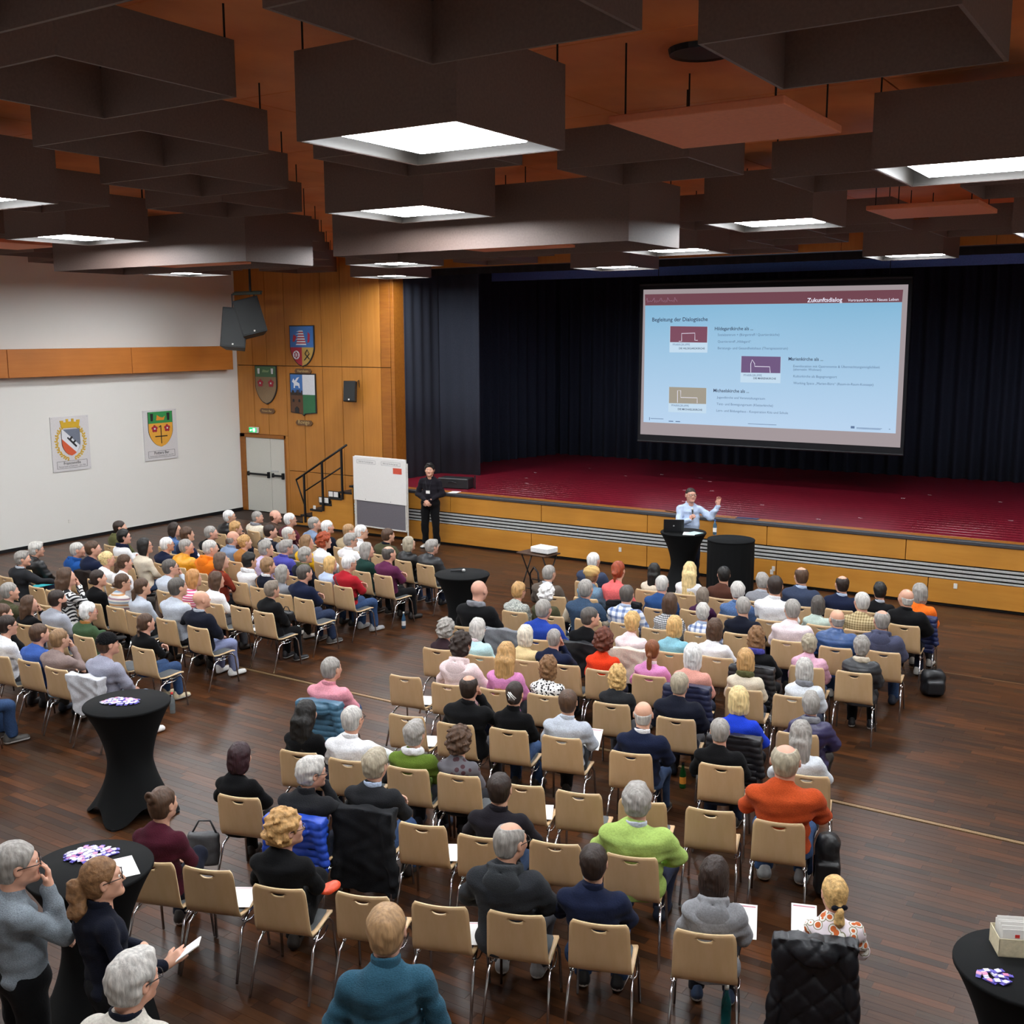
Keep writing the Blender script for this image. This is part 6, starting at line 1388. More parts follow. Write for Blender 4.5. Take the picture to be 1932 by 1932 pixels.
# ------------------------------------------------------------------ chairs
def chair_meshes():
    prof = [(.265, .425), (.245, .440), (.19, .447), (.08, .443), (-.04, .440), (-.10, .446), (-.145, .468), (-.168, .510), (-.182, .58), (-.197, .68), (-.212, .77), (-.226, .845)]
    P = [Vector((0, a, b)) for a, b in prof]
    # resample
    S = [0]; 
    for a, b in zip(P[:-1], P[1:]): S.append(S[-1]+(b-a).length)
    n = 34; U_ = []
    for k in range(n+1):
        s = S[-1]*k/n; i = max(q for q in range(len(S)) if S[q] <= s+1e-6); i = min(i, len(P)-2); t = (s-S[i])/(S[i+1]-S[i]); U_.append((P[i].lerp(P[i+1], t), s/S[-1]))
    W = 16; V = []; F = []
    for p, u in U_:
        back = max(0, (u-.52)/.48); hw = .205+(.008 if u < .5 else .008*(1-back)-.006*back)
        dfront = min(1, u/.06); dtop = min(1, (1-u)/.075)
        rc = 1-(1-dfront)**2.2*.16 if u < .5 else 1-(1-dtop)**2.4*.11
        for k in range(W+1):
            v = -1+2*k/W; x = v*hw*rc; dish = (.022*v*v)*(.4+.6*back) 
            z = p.z+(.010*v*v if u < .5 else 0)+(.006*v*v if u > .97 else 0); y = p.y+(dish if back > 0 else 0); V.append((x, y, z))
    def slot(i, k):
        return False
    nw = W+1
    for i in range(n):
        for k in range(W): F.append((i*nw+k, i*nw+k+1, (i+1)*nw+k+1, (i+1)*nw+k))
    me = mesh('shell', V, F, [M_beech, M_edge], True); o = bpy.data.objects.new('t', me); COL.objects.link(o)
    md = o.modifiers.new('s', 'SOLIDIFY'); md.thickness = .012; md.offset = 0; md.material_offset_rim = 1
    # half-moon hand hole
    c = MB(); zt = .805; pts = [(-.052, zt), (.052, zt)]+[(.052*math.cos(a), zt-.024*math.sin(a)) for a in [math.pi*q/8 for q in range(1, 8)]]
    c.poly(pts[::-1], -.40, -.05); cm = bpy.data.objects.new('c', c.mesh('c', [M_edge])); COL.objects.link(cm)
    b = o.modifiers.new('b', 'BOOLEAN'); b.object = cm; b.operation = 'DIFFERENCE'; b.solver = 'EXACT'
    dg = bpy.context.evaluated_depsgraph_get(); dg.update(); res = bpy.data.meshes.new_from_object(o.evaluated_get(dg)); res.name = 'shell'
    bpy.data.objects.remove(o); bpy.data.objects.remove(cm)
    pad = MB(); pV = []; pF = []
    for i, (y, z, hw) in enumerate([(.235, .456, .165), (.19, .462, .18), (.08, .460, .185), (-.04, .456, .183), (-.10, .462, .175), (-.125, .474, .16)]):
        for k in range(7): v = -1+2*k/6; pV.append((v*hw, y, z+.010*v*v-(.008 if abs(v) == 1 else 0)))
    for i in range(5):
        for k in range(6): pF.append((i*7+k, (i+1)*7+k, (i+1)*7+k+1, i*7+k+1))
    pm_ = mesh('seat_pad', pV, pF, [M_pad], True)
    legs_ = []
    for s in (-1, 1):
        legs_.append(MB().tube([(s*.17, .15, .425), (s*.195, .20, .415), (s*.21, .235, .36), (s*.222, .275, .008)], .0105, 8).mesh('leg', [M_chrome], True))
        legs_.append(MB().tube([(s*.17, .12, .425), (s*.195, .02, .415), (s*.212, -.13, .36), (s*.225, -.265, .008)], .0105, 8).mesh('leg', [M_chrome], True))
    fr = MB()
    for y in (.15, .0): fr.tube([(-.18, y, .424), (.18, y, .424)], .010, 6)
    for s in (-1, 1): fr.tube([(s*.185, .2, .412), (s*.195, -.08, .402)], .009, 6); fr.tube([(s*.205, .15, .385), (s*.225, .05, .38), (s*.225, -.02, .38), (s*.205, -.08, .385)], .006, 6)
    fm = fr.mesh('underframe', [M_chrome], True)
    return res, pm_, legs_, fm
M_edge = plain('pale_ply_edge', '#d9bf94', .5, amp=.08)
shell_m, pad_m, leg_m, frame_m = chair_meshes()
def chair(x, y, a, label, group, extra_rot=0):
    t = thing('chair', (x, y, 0), R_(a+extra_rot)); tag(t, label, 'chair', group)
    link('shell', shell_m, t); link('seat_pad', pad_m, t)
    for l in leg_m: link('leg', l, t)
    link('underframe', frame_m, t); return t
def garment(kind, sleeves=True, hood=False, lod=.0105):
    key = ('garment', kind, hood)
    if key in CACHE: return CACHE[key]
    lowz = {'puffer': .40, 'coat': .16, 'vest': .42, 'soft': .44, 'diam': .12}[kind]
    def f(P):
        X, Y, Z = P; aX = np.abs(X)
        yb = -.205-(Z-.65)*.09
        hw = .228+.02*np.sin(Z*9)
        body = np.maximum(np.maximum(aX-hw, np.abs(Y-yb)-(.046+.004*np.sin(X*30))), np.maximum(Z-.872-.010*np.cos(X*9), lowz+.02*np.sin(X*23)-Z))
        d = body-.012
        if kind != 'soft':
            for s in (-1, 1): d = smin(d, seg((s*X, Y, Z), (.20, -.235, .80), (.265, -.25, lowz+.12), .055, .038), .03)
        if hood: d = smin(d, ell(P, (0, -.285, .80), (.13, .055, .085)), .03)
        # room for the chair back
        hole = np.maximum(np.maximum(aX-.212, np.abs(Y-yb)-.012), Z-.850)
        d = np.maximum(d, -hole)
        if kind in ('puffer', 'vest'): d = d+.011*(1-np.abs(np.sin(Z*math.pi/.062)))**2
        elif kind == 'diam': d = d+.011*((1-np.abs(np.sin((Z+X)*math.pi/.21)))**3+(1-np.abs(np.sin((Z-X)*math.pi/.21)))**3)-.004
        else: d = d+wob(P, 24, .010)
        return d+rn(P, 22, .0045, 5)+rn(P, 50, .002, 6)
    V, Q = sdf(f, (-.36, -.40, lowz-.05), (.36, -.08, .95), lod); me = fastmesh(kind+'_jacket', [(V, Q, 0)], [None]); CACHE[key] = me; return me
def drape(j, kind, mat, col, label, hood=False):
    x, y, a = CH[j]; o = link('coat' if kind == 'coat' else 'jacket', garment(kind, hood=hood), None, (x, y, 0), R_(a), lin(col)); o.material_slots[0].link = 'OBJECT'; o.material_slots[0].material = mat
    return tag(o, label, 'coat' if kind == 'coat' else 'jacket')
def high_table(x, y, lab, straight=False, rz=0.0, r=.41):
    t = thing('high_table', (x, y, 0), rz); tag(t, lab, 'table')
    MB().lathe([(r-.02, 1.085), (r, 1.095), (r, 1.112), (r-.006, 1.12), (0.001, 1.12)], 48).obj('tabletop', M_tcloth, t, True)
    n = 96; V = []; F = []; rows = 26
    for i in range(rows+1):
        u = i/rows
        for k in range(n):
            a = 2*math.pi*k/n; q = .5+.5*math.cos(4*a)
            if straight:
                rr = r*(.985+.03*u)-.02*u+.012*u*math.sin(a*22); zb = .01
            else:
                wst = .215; rr = wst+(r-wst)*max(0, (1-u/.55))**1.7 if u < .55 else wst+(u-.55)**1.6/.45**1.6*((.13+.12*q**1.5)); zb = .012+.13*(1-q)**1.2
            z = 1.10*(1-u)+zb*u; V.append((rr*math.cos(a), rr*math.sin(a), z))
    for i in range(rows):
        for k in range(n): F.append((i*n+k, (i+1)*n+k, (i+1)*n+(k+1) % n, i*n+(k+1) % n))
    link('cover', mesh('cover', V, F, [M_tcloth], True), t)
    for k in range(4):
        a = math.pi/2*k; f = MB(); f.lathe([(.001, 0), (.03, 0), (.028, .02), (.001, .02)], 10, ((.44 if not straight else .2)*math.cos(a), (.44 if not straight else .2)*math.sin(a))); f.obj('foot', M_black, t)
    return t
# ------------------------------------------------------------------ audience
used = {p[4]: p for p in PPL}
def short(lab): return lab
for j, (x, y, a) in enumerate(CH):
    grp = 'beech stacking chairs set out in rows'
    if j in used:
        w = used[j][11].replace(',', '').split(); lab = 'beech chair under the '+' '.join(w[:12])
    else: lab = EMPTY.get(j, 'empty beech chair in the audience rows')
    chair(x, y, a, lab, grp)
for (x, y, h, sc, j, hs, hc, tp, tc, pn, b, lab, yaw, pitch, lod, big, ex) in PPL:
    ex = dict(ex); person((x, y, 0), h, sc, hs, hc, tp, tc, pn, b, lab, yaw, pitch, lod, ex, 'people seated in the audience', big)
person((-8.08, 18.72, 0), 216, 1.02, 'shaved', 'dbrown', 'shirt', 'lblue', 'stand_wave', 'm', 'balding man with glasses and pale blue shirt speaking into a microphone, hand raised', 8, 4, 0, dict(gl=1, collar='lblue', legs='midnight'))
person((-14.33, 19.02, 0), 200, 1.045, 'crop', 'black', 'shirt', 'black2', 'stand_clasp', 'm', 'young dark-haired man in black standing by the stage with clasped hands', 8, 2, 0, dict(legs='black', collar='black2'))
person((-5.66, 3.44, 0), -14, .985, 'short', 'gray', 'sweater', 'slategray', 'stand_chin', 'm', 'standing grey-haired man in grey-blue jumper at the lower left edge', -16, 0, 0, dict(gl='blue', legs='black'), big=1.08)
person((-5.15, 3.66, 0), -22, .955, 'bigpony', 'brownhl', 'turtle', 'midnight', 'stand_phone', 'f', 'standing woman with brown ponytail in dark navy roll-neck holding a phone', -12, 6, 0, dict(gl=1, legs='black'))
person((-4.12, 3.03, 0), 14, .985, 'crop', 'lgray', 'jacket', 'offw2', 'stand', 'm', 'silver-haired man in cream jacket seen from behind at the bottom edge', -18, -4, 0, dict(gl=1, collar='midnight'))
person((-3.34, 4.0, 0), 34, 1.0, 'short', 'sandy', 'turtle', 'petrol', 'stand_clasp', 'm', 'sandy-haired man in petrol blue jumper seen from behind at the bottom edge', -6, 0, 0, dict(legs='black'))
person((-11.56, 6.62, 0), -6, .96, 'short', 'brown', 'sweater', 'slate2', 'lap', 'm', 'person in blue jeans whose legs reach in from the left picture edge', -20, 0, 1, dict(legs='jeans', shoes='dgrays'), 'people seated in the audience')
chair(-11.56, 6.62, -6, 'beech chair of the person at the left picture edge', 'beech stacking chairs set out in rows')
# jackets hung on chair backs
drape(PC['pinks'], 'puffer', M_nylon, '#41677f', 'petrol blue padded jacket over the chair of the man in pink', True)
drape(PC['chin64'], 'puffer', M_nylon, '#2347b0', 'shiny cobalt blue puffer jacket over a chair behind the roll-neck man', True)
drape(PC['check65'], 'coat', M_cloth, '#1e1f22', 'long charcoal wool coat over a chair beside the blue puffer')
drape(PC['salmon'], 'puffer', M_nylon, '#1f2440', 'navy quilted jacket over the chair of the woman in salmon')
drape(PC['violet'], 'puffer', M_nylon, '#1b1c20', 'black quilted jacket over the chair of the woman with violet scarf')
drape(PC['royal2'], 'puffer', M_leather, '#17161a', 'glossy black quilted jacket over the chair of the woman in royal blue')
drape(PC['coral'], 'vest', M_cloth, '#17181c', 'black coat over the chair of the red-haired woman')
drape(110 if False else JK['gray'], 'soft', M_cloth, '#77797e', 'grey cardigan over an empty chair near the aisle')
drape(PC['r12'], 'soft', M_nylon, '#1d1e22', 'black jacket over the chair of the man in black jumper')
drape(PC['r13'], 'soft', M_cloth, '#d2c8b8', 'cream coat over the chair of the tousled blond woman')
drape(PC['orange2'], 'puffer', M_nylon, '#1d2750', 'navy jacket over the end chair of the woman in orange')
drape(PC['floral'], 'diam', M_nylon, '#12141a', 'black diamond-quilted coat over the chair of the woman in floral blouse', True)
drape(PC['capman'], 'soft', M_cloth, '#c9cad0', 'white and navy jacket over the chair of the man in the cap')
drape(PC['scarfwoman'], 'soft', M_cloth, '#221a16', 'dark brown furry jacket over a chair by the wall')
# ------------------------------------------------------------------ tables and what stands on them
TA = high_table(-7.89, 18.0, 'black-covered high table under the laptop, in front of the speaker')
TB = high_table(-6.9, 17.78, 'high table with straight floor-length black cloth, right of the speaker', True)
T5 = high_table(-9.26, 13.05, 'black stretch-covered high table carrying a microphone', rz=R_(20))
T3 = high_table(-8.69, 6.59, 'black stretch-covered high table with sweets, standing alone on the left', rz=R_(28))
T4 = high_table(-6.12, 4.27, 'black stretch-covered high table with sweets and a sheet, lower left', rz=R_(12))
T6 = high_table(-.62, 6.36, 'black stretch-covered high table with a card box at the right edge', rz=R_(30))
lp = thing('laptop', (-8.06, 17.95, 1.12), R_(200)); tag(lp, 'open black laptop on the speaker table, lid towards the audience', 'laptop')
M_screen = glow('laptop_screen', '#8fa6c8', .6)
MB().box((-.18, -.12, 0), (.18, .13, .018), bev=.004).obj('base', M_blackp, lp)
ld = MB().box((-.18, -.006, 0), (.18, .006, .24), bev=.004).obj('lid', M_blackp, lp); ld.location = (0, -.125, .015); ld.rotation_euler[0] = R_(12); 
MB().box((-.165, .0062, .015), (.165, .0075, .225)).obj('display', M_screen, ld); MB().lathe([(.014, 0), (.014, .001)], 12).obj('emblem', M_steel, ld).matrix_local = Matrix.Translation((0, -.007, .12)) @ Matrix.Rotation(math.pi/2, 4, 'X')
lp.rotation_euler[2] = R_(25)
ld.location = (0, -.125, .012); ld.rotation_euler[0] = R_(14)
def sheet(x, y, z, rz, lab, w=.21, h=.297, col=None, group=None, tilt=0):
    t = thing('paper_sheet', (x, y, z), R_(rz)); tag(t, lab, 'paper', group); t.rotation_euler[0] = R_(tilt)
    MB().box((-w/2, -h/2, 0), (w/2, h/2, .0022)).obj('leaf', col or M_paper, t); MB().box((-w/2+.012, h/2-.02, .0023), (w/2-.012, h/2-.012, .0028)).obj('header_line', plain('pink_line'+str(len(bpy.data.materials)), '#c98a96', .7) if 'pk' not in CACHE else CACHE['pk'], t)
    return t
CACHE['pk'] = plain('pink_line', '#c98a96', .7)
sheet(-7.72, 17.86, 1.121, 20, 'printed sheets beside the laptop on the speaker table'); sheet(-7.66, 17.93, 1.124, -15, 'turquoise-edged folder on the speaker table', col=plain('folder_turq', '#b9dedd', .6))
def bottle(x, y, z, glass, cap, lab, lab_col=None, hgt=.27):
    t = thing('bottle', (x, y, z)); tag(t, lab, 'bottle', 'bottles standing about the hall'); k = hgt/.27
    MB().lathe([(.001, .0), (.030, .0), (.033, .008), (.033, .15*k), (.028, .18*k), (.014, .215*k), (.013, .255*k), (.001, .255*k)], 20).obj('body', glass, t, True)
    MB().lathe([(.0155, .245*k), (.0155, .27*k), (.001, .27*k)], 14).obj('cap', cap, t, True); MB().lathe([(.0338, .05*k), (.0338, .125*k)], 20, caps=False).obj('label', lab_col or M_paper, t, True)
def glassm(n, c, al=.25):
    m, nt, b = nodes(n); b.inputs['Base Color'].default_value = lin(c); b.inputs['Roughness'].default_value = .08; b.inputs['Transmission Weight'].default_value = .8; b.inputs['IOR'].default_value = 1.3; return m
gB, gG, gC, gT = glassm('blue_glass', '#6aa6d8'), glassm('green_glass', '#2f8a3c'), glassm('clear_glass', '#c6d4d8'), glassm('teal_glass', '#3aa0a4')
rc = plain('red_cap', '#c9322c', .5); bc = plain('blue_cap', '#2c4f9c', .5); yl = plain('amber_label', '#d0852a', .6)
bottle(-7.30, 18.02, 1.12, gB, bc, 'blue water bottle on the high table next to the speaker'); bottle(-10.65, 13.38, 0, gB, M_plate, 'pale blue water bottle on the floor near the white-trainered man')
bottle(-4.33, 10.0, 0, gG, M_black, 'green bottle with amber label on the floor between the rows', yl); bottle(-11.57, 10.28, 0, gC, rc, 'clear bottle with red cap on the floor by the aisle', gC)
bottle(-10.62, 8.72, 0, gC, rc, 'clear bottle with red cap behind the sweets table', gC); bottle(-2.46, 6.5, 0, gT, M_plate, 'teal glass bottle on the floor beside the last row', gT, .30)
def mic(M, lab):
    t = thing('microphone'); t.matrix_world = M; tag(t, lab, 'microphone')
    MB().tube([(0, 0, 0), (0, 0, .17)], .012, 10, rr=[.011, .016]).obj('handle', M_blackp, t, True)
    V, Q = sdf(lambda P: ell(P, (0, 0, .195), (.025, .025, .028)), (-.04, -.04, .15), (.04, .04, .24), .006); link('grille', fastmesh('grille', [(V, Q, 0)], [M_steel]), t)
mic(Matrix.Translation((-9.47, 13.05, 1.14)) @ Matrix.Rotation(R_(30), 4, 'Z') @ Matrix.Rotation(R_(88), 4, 'Y'), 'black microphone with silver head lying on the high table')
# speaker's microphone is held in the right fist
jw = pose('stand_wave', 'm'); sc = 1.02; rz = R_(216)
def wpt(p, base=(-8.08, 18.72), s=1.02*1.06, s2=1.02*1.042, sz=1.02): return (base[0]+s*p[0]*math.cos(rz)-s2*p[1]*math.sin(rz), base[1]+s*p[0]*math.sin(rz)+s2*p[1]*math.cos(rz), p[2]*sz)
hp = wpt((.015, .285, 1.25)); tgt = wpt((0, .15, 1.56)); d = (Vector(tgt)-Vector(hp)).normalized()
mic(Matrix.Translation(Vector(hp)) @ d.to_track_quat('Z', 'Y').to_matrix().to_4x4(), 'black microphone held by the speaker in pale blue shirt')
# name badge of the man by the stage
t = thing('name_badge', (-14.33, 19.02, 0), R_(200)); tag(t, 'white name badge hanging on the chest of the man in black', 'badge')
MB().box((-.045, .165, 1.22), (.045, .170, 1.285), bev=.002).obj('card', M_paper, t); MB().tube([(-.02, .168, 1.285), (-.07, .13, 1.50)], .004, 4).obj('lanyard', M_black, t); MB().tube([(.02, .168, 1.285), (.07, .13, 1.50)], .004, 4).obj('lanyard', M_black, t)
# projector on its folding stand
t = thing('projector', (-9.86, 16.42, .795), R_(-8)); tag(t, 'white projector on the small folding table before the stage', 'projector')
MB().box((-.20, -.15, .012), (.20, .15, .115), bev=.014).obj('casing', plain('projector_white', '#e6e6e6', .45), t); MB().lathe([(.04, 0), (.04, .03), (.030, .034)], 16).obj('lens', M_blackp, t).matrix_local = Matrix.Translation((.09, .15, .065)) @ Matrix.Rotation(R_(-90), 4, 'X')
for x in (-.15, .15):
    for y in (-.1, .1): MB().lathe([(.012, 0), (.012, .014)], 8, (x, y)).obj('foot', M_black, t)
t = thing('projector_table', (-9.98, 16.42, 0), R_(-8)); tag(t, 'folding metal table with brown top carrying the projector', 'table')
MB().box((-.33, -.22, .765), (.33, .22, .79), bev=.004).obj('tabletop', plain('brown_laminate', '#4a3426', .5), t)
for s in (-1, 1):
    MB().tube([(s*.27, -.20, .01), (s*.27, .18, .76)], .012, 8).obj('leg', M_black, t, True); MB().tube([(s*.24, .20, .01), (s*.24, -.18, .76)], .012, 8).obj('leg', M_black, t, True)
MB().tube([(-.27, -.14, .14), (.27, -.14, .14)], .010, 6).obj('crossbar', M_black, t, True); MB().tube([(-.24, .12, .25), (.24, .12, .25)], .010, 6).obj('crossbar', M_black, t, True)
MB().tube([(.05, -.25, .02), (.02, -.26, .45), (.12, -.27, .58), (.22, -.28, .50), (.30, -.3, .02)], .016, 8).obj('support_hoop', M_black, t, True)
# pinboard
t = thing('pinboard', (-15.84, 19.15, 0), R_(-4)); tag(t, 'tall white-framed pinboard with blank paper left of the stage', 'pinboard')
MB().box((-.76, 0, .28), (.76, .02, 1.86), bev=.004).obj('felt', plain('grey_felt', '#6c686e', .95, amp=.06), t)
f = MB(); f.box((-.79, -.008, .25), (.79, .028, .28), bev=.004); f.box((-.79, -.008, 1.86), (.79, .028, 1.89), bev=.004); f.box((-.79, -.008, .25), (-.76, .028, 1.89), bev=.004); f.box((.76, -.008, .25), (.79, .028, 1.89), bev=.004); f.obj('frame', M_plate, t)
for s in (-1, 1): MB().box((s*.815-.014, -.0, 0), (s*.815+.014, .03, 1.80), bev=.003).obj('leg', M_plate, t); MB().box((s*.815-.016, -.22, 0), (s*.815+.016, .22, .025), bev=.003).obj('foot', M_plate, t)
pp = MB().box((-.83, -.016, .86), (.81, -.010, 1.87), bev=.002).obj('paper', M_paper, t)
for k, x in enumerate((-.60, .16)):
    b = MB(); 
    for x0, x1, z0, z1 in ((x-.10, x+.48, 1.80, 1.805), (x-.10, x+.48, 1.72, 1.725), (x-.10, x-.095, 1.72, 1.805), (x+.475, x+.48, 1.72, 1.805)): b.box((x0, -.018, z0), (x1, -.016, z1))
    b.obj('heading_frame', plain('grey_ink%d' % k, '#8a8a90', .8), pp); letters('Rolle der Kirche(n)gruppe', x-.04, x+.42, 1.75, -.019, plain('ink%d' % k, '#5b5b62', .8), pp, 'heading')
MB().box((.42, -.020, 1.55), (.68, -.016, 1.68)).obj('red_card', plain('red_card', '#d4553f', .7), pp)
for x in (-.45, .33): MB().lathe([(.008, 0), (.008, .006)], 8).obj('pin', M_black, pp).matrix_local = Matrix.Translation((x, -.018, .90)) @ Matrix.Rotation(math.pi/2, 4, 'X')
# things on the stage edge
sheet(-14.15, 19.68, SZ+.003, 12, 'white sheet lying on the stage edge beside the standing man')
t = thing('equipment_case', (-14.55, 20.3, SZ), R_(10)); tag(t, 'black equipment case standing on the stage behind the standing man', 'case')
MB().box((-.38, -.18, 0), (.38, .18, .24), bev=.02).obj('body', M_blackp, t); MB().tube([(-.1, -.2, .14), (0, -.22, .17), (.1, -.2, .14)], .010, 6).obj('handle', M_black, t); MB().tube([(.48, 0, .0), (.48, 0, .30)], .014, 6).obj('stand_leg', M_black, t)
tag(MB().tube([(-9.05, 19.75, SZ+.008), (-8.7, 19.62, SZ+.012), (-8.62, 19.42, SZ+.0), (-8.62, 19.30, .75), (-8.50, 18.9, .25), (-8.2, 18.5, .03), (-7.95, 18.35, .02)], .007, 6).obj('cable', M_black, smooth=True), 'black cable running over the stage edge down to the speaker table', 'cable')
tp_ = MB()
tag(sheet(-7.35, 19.75, SZ+.003, 5, 'dark blue folder lying on the stage edge behind the speaker', .42, .2, plain('dark_folder', '#20284a', .6)), 'dark blue folder lying on the stage edge behind the speaker', 'folder')
rs = random.Random(5); mk = plain('floor_tape', '#c9b9bd', .6)
for k in range(26):
    x, y = rs.uniform(-14.5, 0), rs.uniform(20.3, 25.2); tag(MB().box((-.045, -.012, 0), (.045, .012, .002)).obj('tape_mark', mk, loc=(x, y, SZ+.0005), rz=rs.uniform(-.5, .5)), 'small pale tape mark on the red stage floor', 'tape mark', 'tape marks on the stage floor')
# sweets on the tables
wr1 = plain('wrapper_violet', '#5b4fb0', .35); wr2 = plain('wrapper_white', '#d8d4ea', .35); wr3 = plain('wrapper_pink', '#c97aa0', .35)
wm = MB(); wm.box((-.028, -.014, 0), (.028, .014, .012), bev=.004); wm.box((-.038, -.013, .004), (-.028, .013, .007), 0); wm.box((.028, -.013, .004), (.038, .013, .007), 0); wmesh = wm.mesh('wrapper', [None])
wb_ = MB().box((-.016, -.0145, .0121), (.014, .0145, .0132)).mesh('print_band', [None])
def sweets(cx, cy, n, rx, ry, lab, rz, grp):
    pts = []
    for k in range(n):
        for _ in range(200):
            a = rs.uniform(0, 2*math.pi); q = math.sqrt(rs.uniform(0, 1)); x, y = rx*q*math.cos(a), ry*q*math.sin(a)
            if all(math.hypot(x-u, y-v) > .030 for u, v, _ in pts): break
        pts.append((x, y, 0)); X = cx+x*math.cos(rz)-y*math.sin(rz); Y = cy+x*math.sin(rz)+y*math.cos(rz)
        o = link('sweet', wmesh, None, (X, Y, 1.1202+.0035*(k % 3)), rs.uniform(0, 3.1)); o.rotation_euler[0] = rs.uniform(-.12, .12); o.material_slots[0].link = 'OBJECT'; o.material_slots[0].material = rs.choice([wr1, wr1, wr2]); tag(o, lab, 'sweet', grp)
        c = link('print_band', wb_, o); c.material_slots[0].link = 'OBJECT'; c.material_slots[0].material = rs.choice([wr2, wr3, wr2])
sweets(-8.74, 6.56, 46, .17, .095, 'small violet and white wrapped sweet on the lone high table', R_(30), 'wrapped sweets on the lone high table'); sweets(-6.26, 4.38, 46, .155, .11, 'small violet and white wrapped sweet on the lower left table', R_(40), 'wrapped sweets on the lower left table'); sweets(-.78, 6.12, 10, .10, .07, 'violet wrapped sweet on the table at the right edge', R_(20), 'wrapped sweets on the right-hand table')
sheet(-5.93, 4.36, 1.122, 62, 'white printed sheet on the high table at the lower left')
t = thing('card_box', (-.72, 6.50, 1.12), R_(25)); tag(t, 'cream cardboard box full of upright cards on the right table', 'box')
bx = MB(); bx.box((-.12, -.09, 0), (.12, .09, .005)); bx.box((-.12, -.09, 0), (.12, -.086, .11)); bx.box((-.12, .086, 0), (.12, .09, .11)); bx.box((-.12, -.09, 0), (-.116, .09, .11)); bx.box((.116, -.09, 0), (.12, .09, .11)); bx.obj('carton', plain('cream_card', '#c9bd9e', .8), t)
for k in range(7): 
    c = MB().box((-.10, -.07+.022*k, .01), (.10, -.068+.022*k, .16+.012*(k % 3))).obj('card', M_paper, t); MB().box((-.03, -.0712+.022*k, .11), (-.005, -.0702+.022*k, .13)).obj('red_mark', rc, c)
tx, ty, ta, _ = PP['tealman']; sheet(tx-math.sin(R_(ta))*.34, ty+math.cos(R_(ta))*.34, .62, ta, 'teal folder on the lap of the man in charcoal jacket', col=plain('teal_card', '#2aa7b0', .6))
# papers on empty seats and in hands
for j, lab in PAPERS.items():
    x, y, a = CH[j]; f = (-math.sin(R_(a)), math.cos(R_(a))); r_ = (math.cos(R_(a)), math.sin(R_(a))); sheet(x+f[0]*.10+r_[0]*.09, y+f[1]*.10+r_[1]*.09, .474, a+12, lab, group='programme sheets on empty seats')
for key, lab, up in (('pc_legx', 'white sheet in front of the man with crossed legs', .64), ('floral', 'white sheet in the lap of the woman in floral blouse', .66), ('grayhood', 'curled white sheet held by the woman in the grey parka', .64)):
    x, y, a, sc = PP[key]; f = (-math.sin(R_(a)), math.cos(R_(a))); r_ = (math.cos(R_(a)), math.sin(R_(a))); s = {'pc_legx': .16, 'floral': -.17, 'grayhood': .20}[key]
    sheet(x+f[0]*.36+r_[0]*s, y+f[1]*.36+r_[1]*s, up, a, lab, w=.17, h=.24, tilt=40)
t = thing('smartphone', (0, 0, 0)); 
x, y, a, s = -5.15, 3.66, R_(-22), .955
hx, hy, hz = .27*s, .40*s, 1.17*s; t.location = (x+hx*math.cos(a)-hy*math.sin(a), y+hx*math.sin(a)+hy*math.cos(a), hz); t.rotation_euler = (R_(35), 0, R_(-50)); tag(t, 'white smartphone-sized card held out by the ponytailed woman', 'phone')
MB().box((-.05, -.08, 0), (.05, .10, .008), bev=.003).obj('case', M_plate, t); MB().box((-.045, -.075, .0081), (.045, .095, .009)).obj('screen', glow('phone_glow', '#e8ecff', 1.0), t)
# bags
def blob(name, f, lo, hi, h, mat, col, loc, rz, lab, cat, extra=None):
    V, Q = sdf(f, lo, hi, h); t = thing(name, loc, R_(rz)); tag(t, lab, cat); o = link('body', fastmesh('body', [(V, Q, 0)], [mat]), t, color=lin(col))
    if extra: extra(t)
    return t
bk = lambda P: smin(rbox(P, (0, 0, .17), (.15, .10, .17), .08)+wob(P, 24, .010), rbox(P, (0, -.11, .12), (.11, .03, .09), .03), .03)
strp = lambda t: (MB().tube([(-.08, .09, .30), (-.09, .16, .26), (-.09, .14, .08)], .012, 6).obj('strap', M_leather, t, True, color=lin('#17181b')), MB().tube([(.0-.03, .0, .33), (0, .0, .38), (.03, .0, .33)], .009, 6).obj('handle', M_leather, t, True, color=lin('#17181b')))
blob('backpack', bk, (-.2, -.2, -.02), (.2, .16, .38), .013, M_nylon, '#15161a', (-2.80, 14.45, 0), 30, 'black backpack on the floor at the far right of the front rows', 'backpack', strp)
blob('backpack', lambda P: smin(rbox(P, (0, 0, .27), (.10, .12, .27), .09)+wob(P, 20, .012), rbox(P, (.0, -.11, .2), (.10, .04, .14), .03), .03), (-.2, -.2, -.02), (.2, .16, .58), .013, M_nylon, '#131417', (-2.42, 8.62, 0), 20, 'tall black rucksack beside the man in burnt orange', 'backpack', strp)
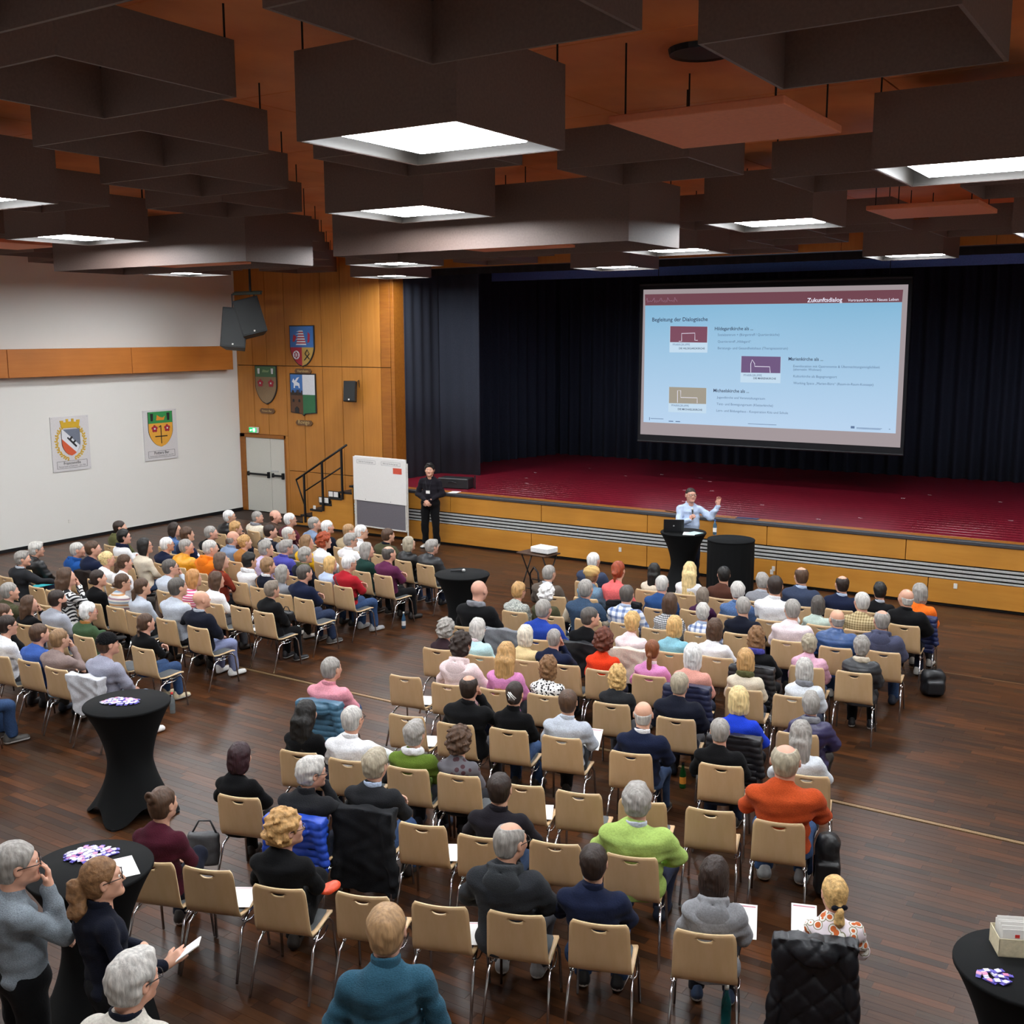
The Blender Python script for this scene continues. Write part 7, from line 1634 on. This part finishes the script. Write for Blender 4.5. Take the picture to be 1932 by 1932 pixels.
blob('handbag', lambda P: rbox(P, (0, 0, .16), (.14, .05, .15), .04)+wob(P, 30, .006), (-.2, -.1, -.02), (.2, .1, .34), .011, M_leather, '#4b4b4d', (-7.03, 6.02, .12), 30, 'grey shoulder bag hanging at the side of an aisle chair', 'handbag', lambda t: MB().tube([(-.10, 0, .29), (-.04, .03, .40), (.06, .03, .40), (.12, 0, .29)], .009, 6).obj('strap', M_leather, t, True, color=lin('#3a3a3c')))
blob('handbag', lambda P: rbox(P, (0, 0, .18), (.17, .08, .17), .06)+wob(P, 26, .010), (-.22, -.13, -.02), (.22, .13, .38), .011, M_leather, '#8a4a22', (-3.86, 3.22, .62), 20, 'glossy brown leather bag beside the silver-haired man', 'handbag', lambda t: MB().tube([(-.12, 0, .32), (-.06, .0, .50), (.06, .0, .50), (.12, 0, .32)], .010, 6).obj('strap', M_leather, t, True, color=lin('#7a3d1c')))
blob('handbag', lambda P: rbox(P, (0, 0, .15), (.15, .08, .15), .05)+wob(P, 26, .008), (-.2, -.13, -.02), (.2, .13, .34), .011, M_leather, '#8a6a48', (-10.95, 6.45, 0), 10, 'tan leather bag on the floor at the left picture edge', 'handbag', lambda t: MB().tube([(-.10, 0, .28), (-.05, .0, .44), (.05, .0, .44), (.10, 0, .28)], .009, 6).obj('strap', M_leather, t, True, color=lin('#70543a')))
x, y, a, s = PP['blackcoat']
blob('handbag', lambda P: rbox(P, (0, 0, .07), (.11, .06, .07), .03)+wob(P, 26, .006), (-.16, -.1, -.02), (.16, .1, .17), .010, M_leather, '#141416', (x-math.sin(R_(a))*.30, y+math.cos(R_(a))*.30, .60), a, 'small black handbag on the lap of the woman in long black coat', 'handbag', lambda t: MB().tube([(-.07, 0, .13), (-.03, .0, .20), (.03, .0, .20), (.07, 0, .13)], .007, 6).obj('strap', M_leather, t, True, color=lin('#141416')))
x, y, a, s = PP['curlyglasses']
tag(blob('pouch', lambda P: ell(P, (0, 0, .04), (.055, .10, .035))+wob(P, 40, .004), (-.1, -.14, -.02), (.1, .14, .1), .009, M_nylon, '#e2512c', (x+.17, y+.30, .60), a-20, 'bright orange pouch on the lap of the curly-haired woman', 'pouch'), 'bright orange pouch on the lap of the curly-haired woman', 'pouch')
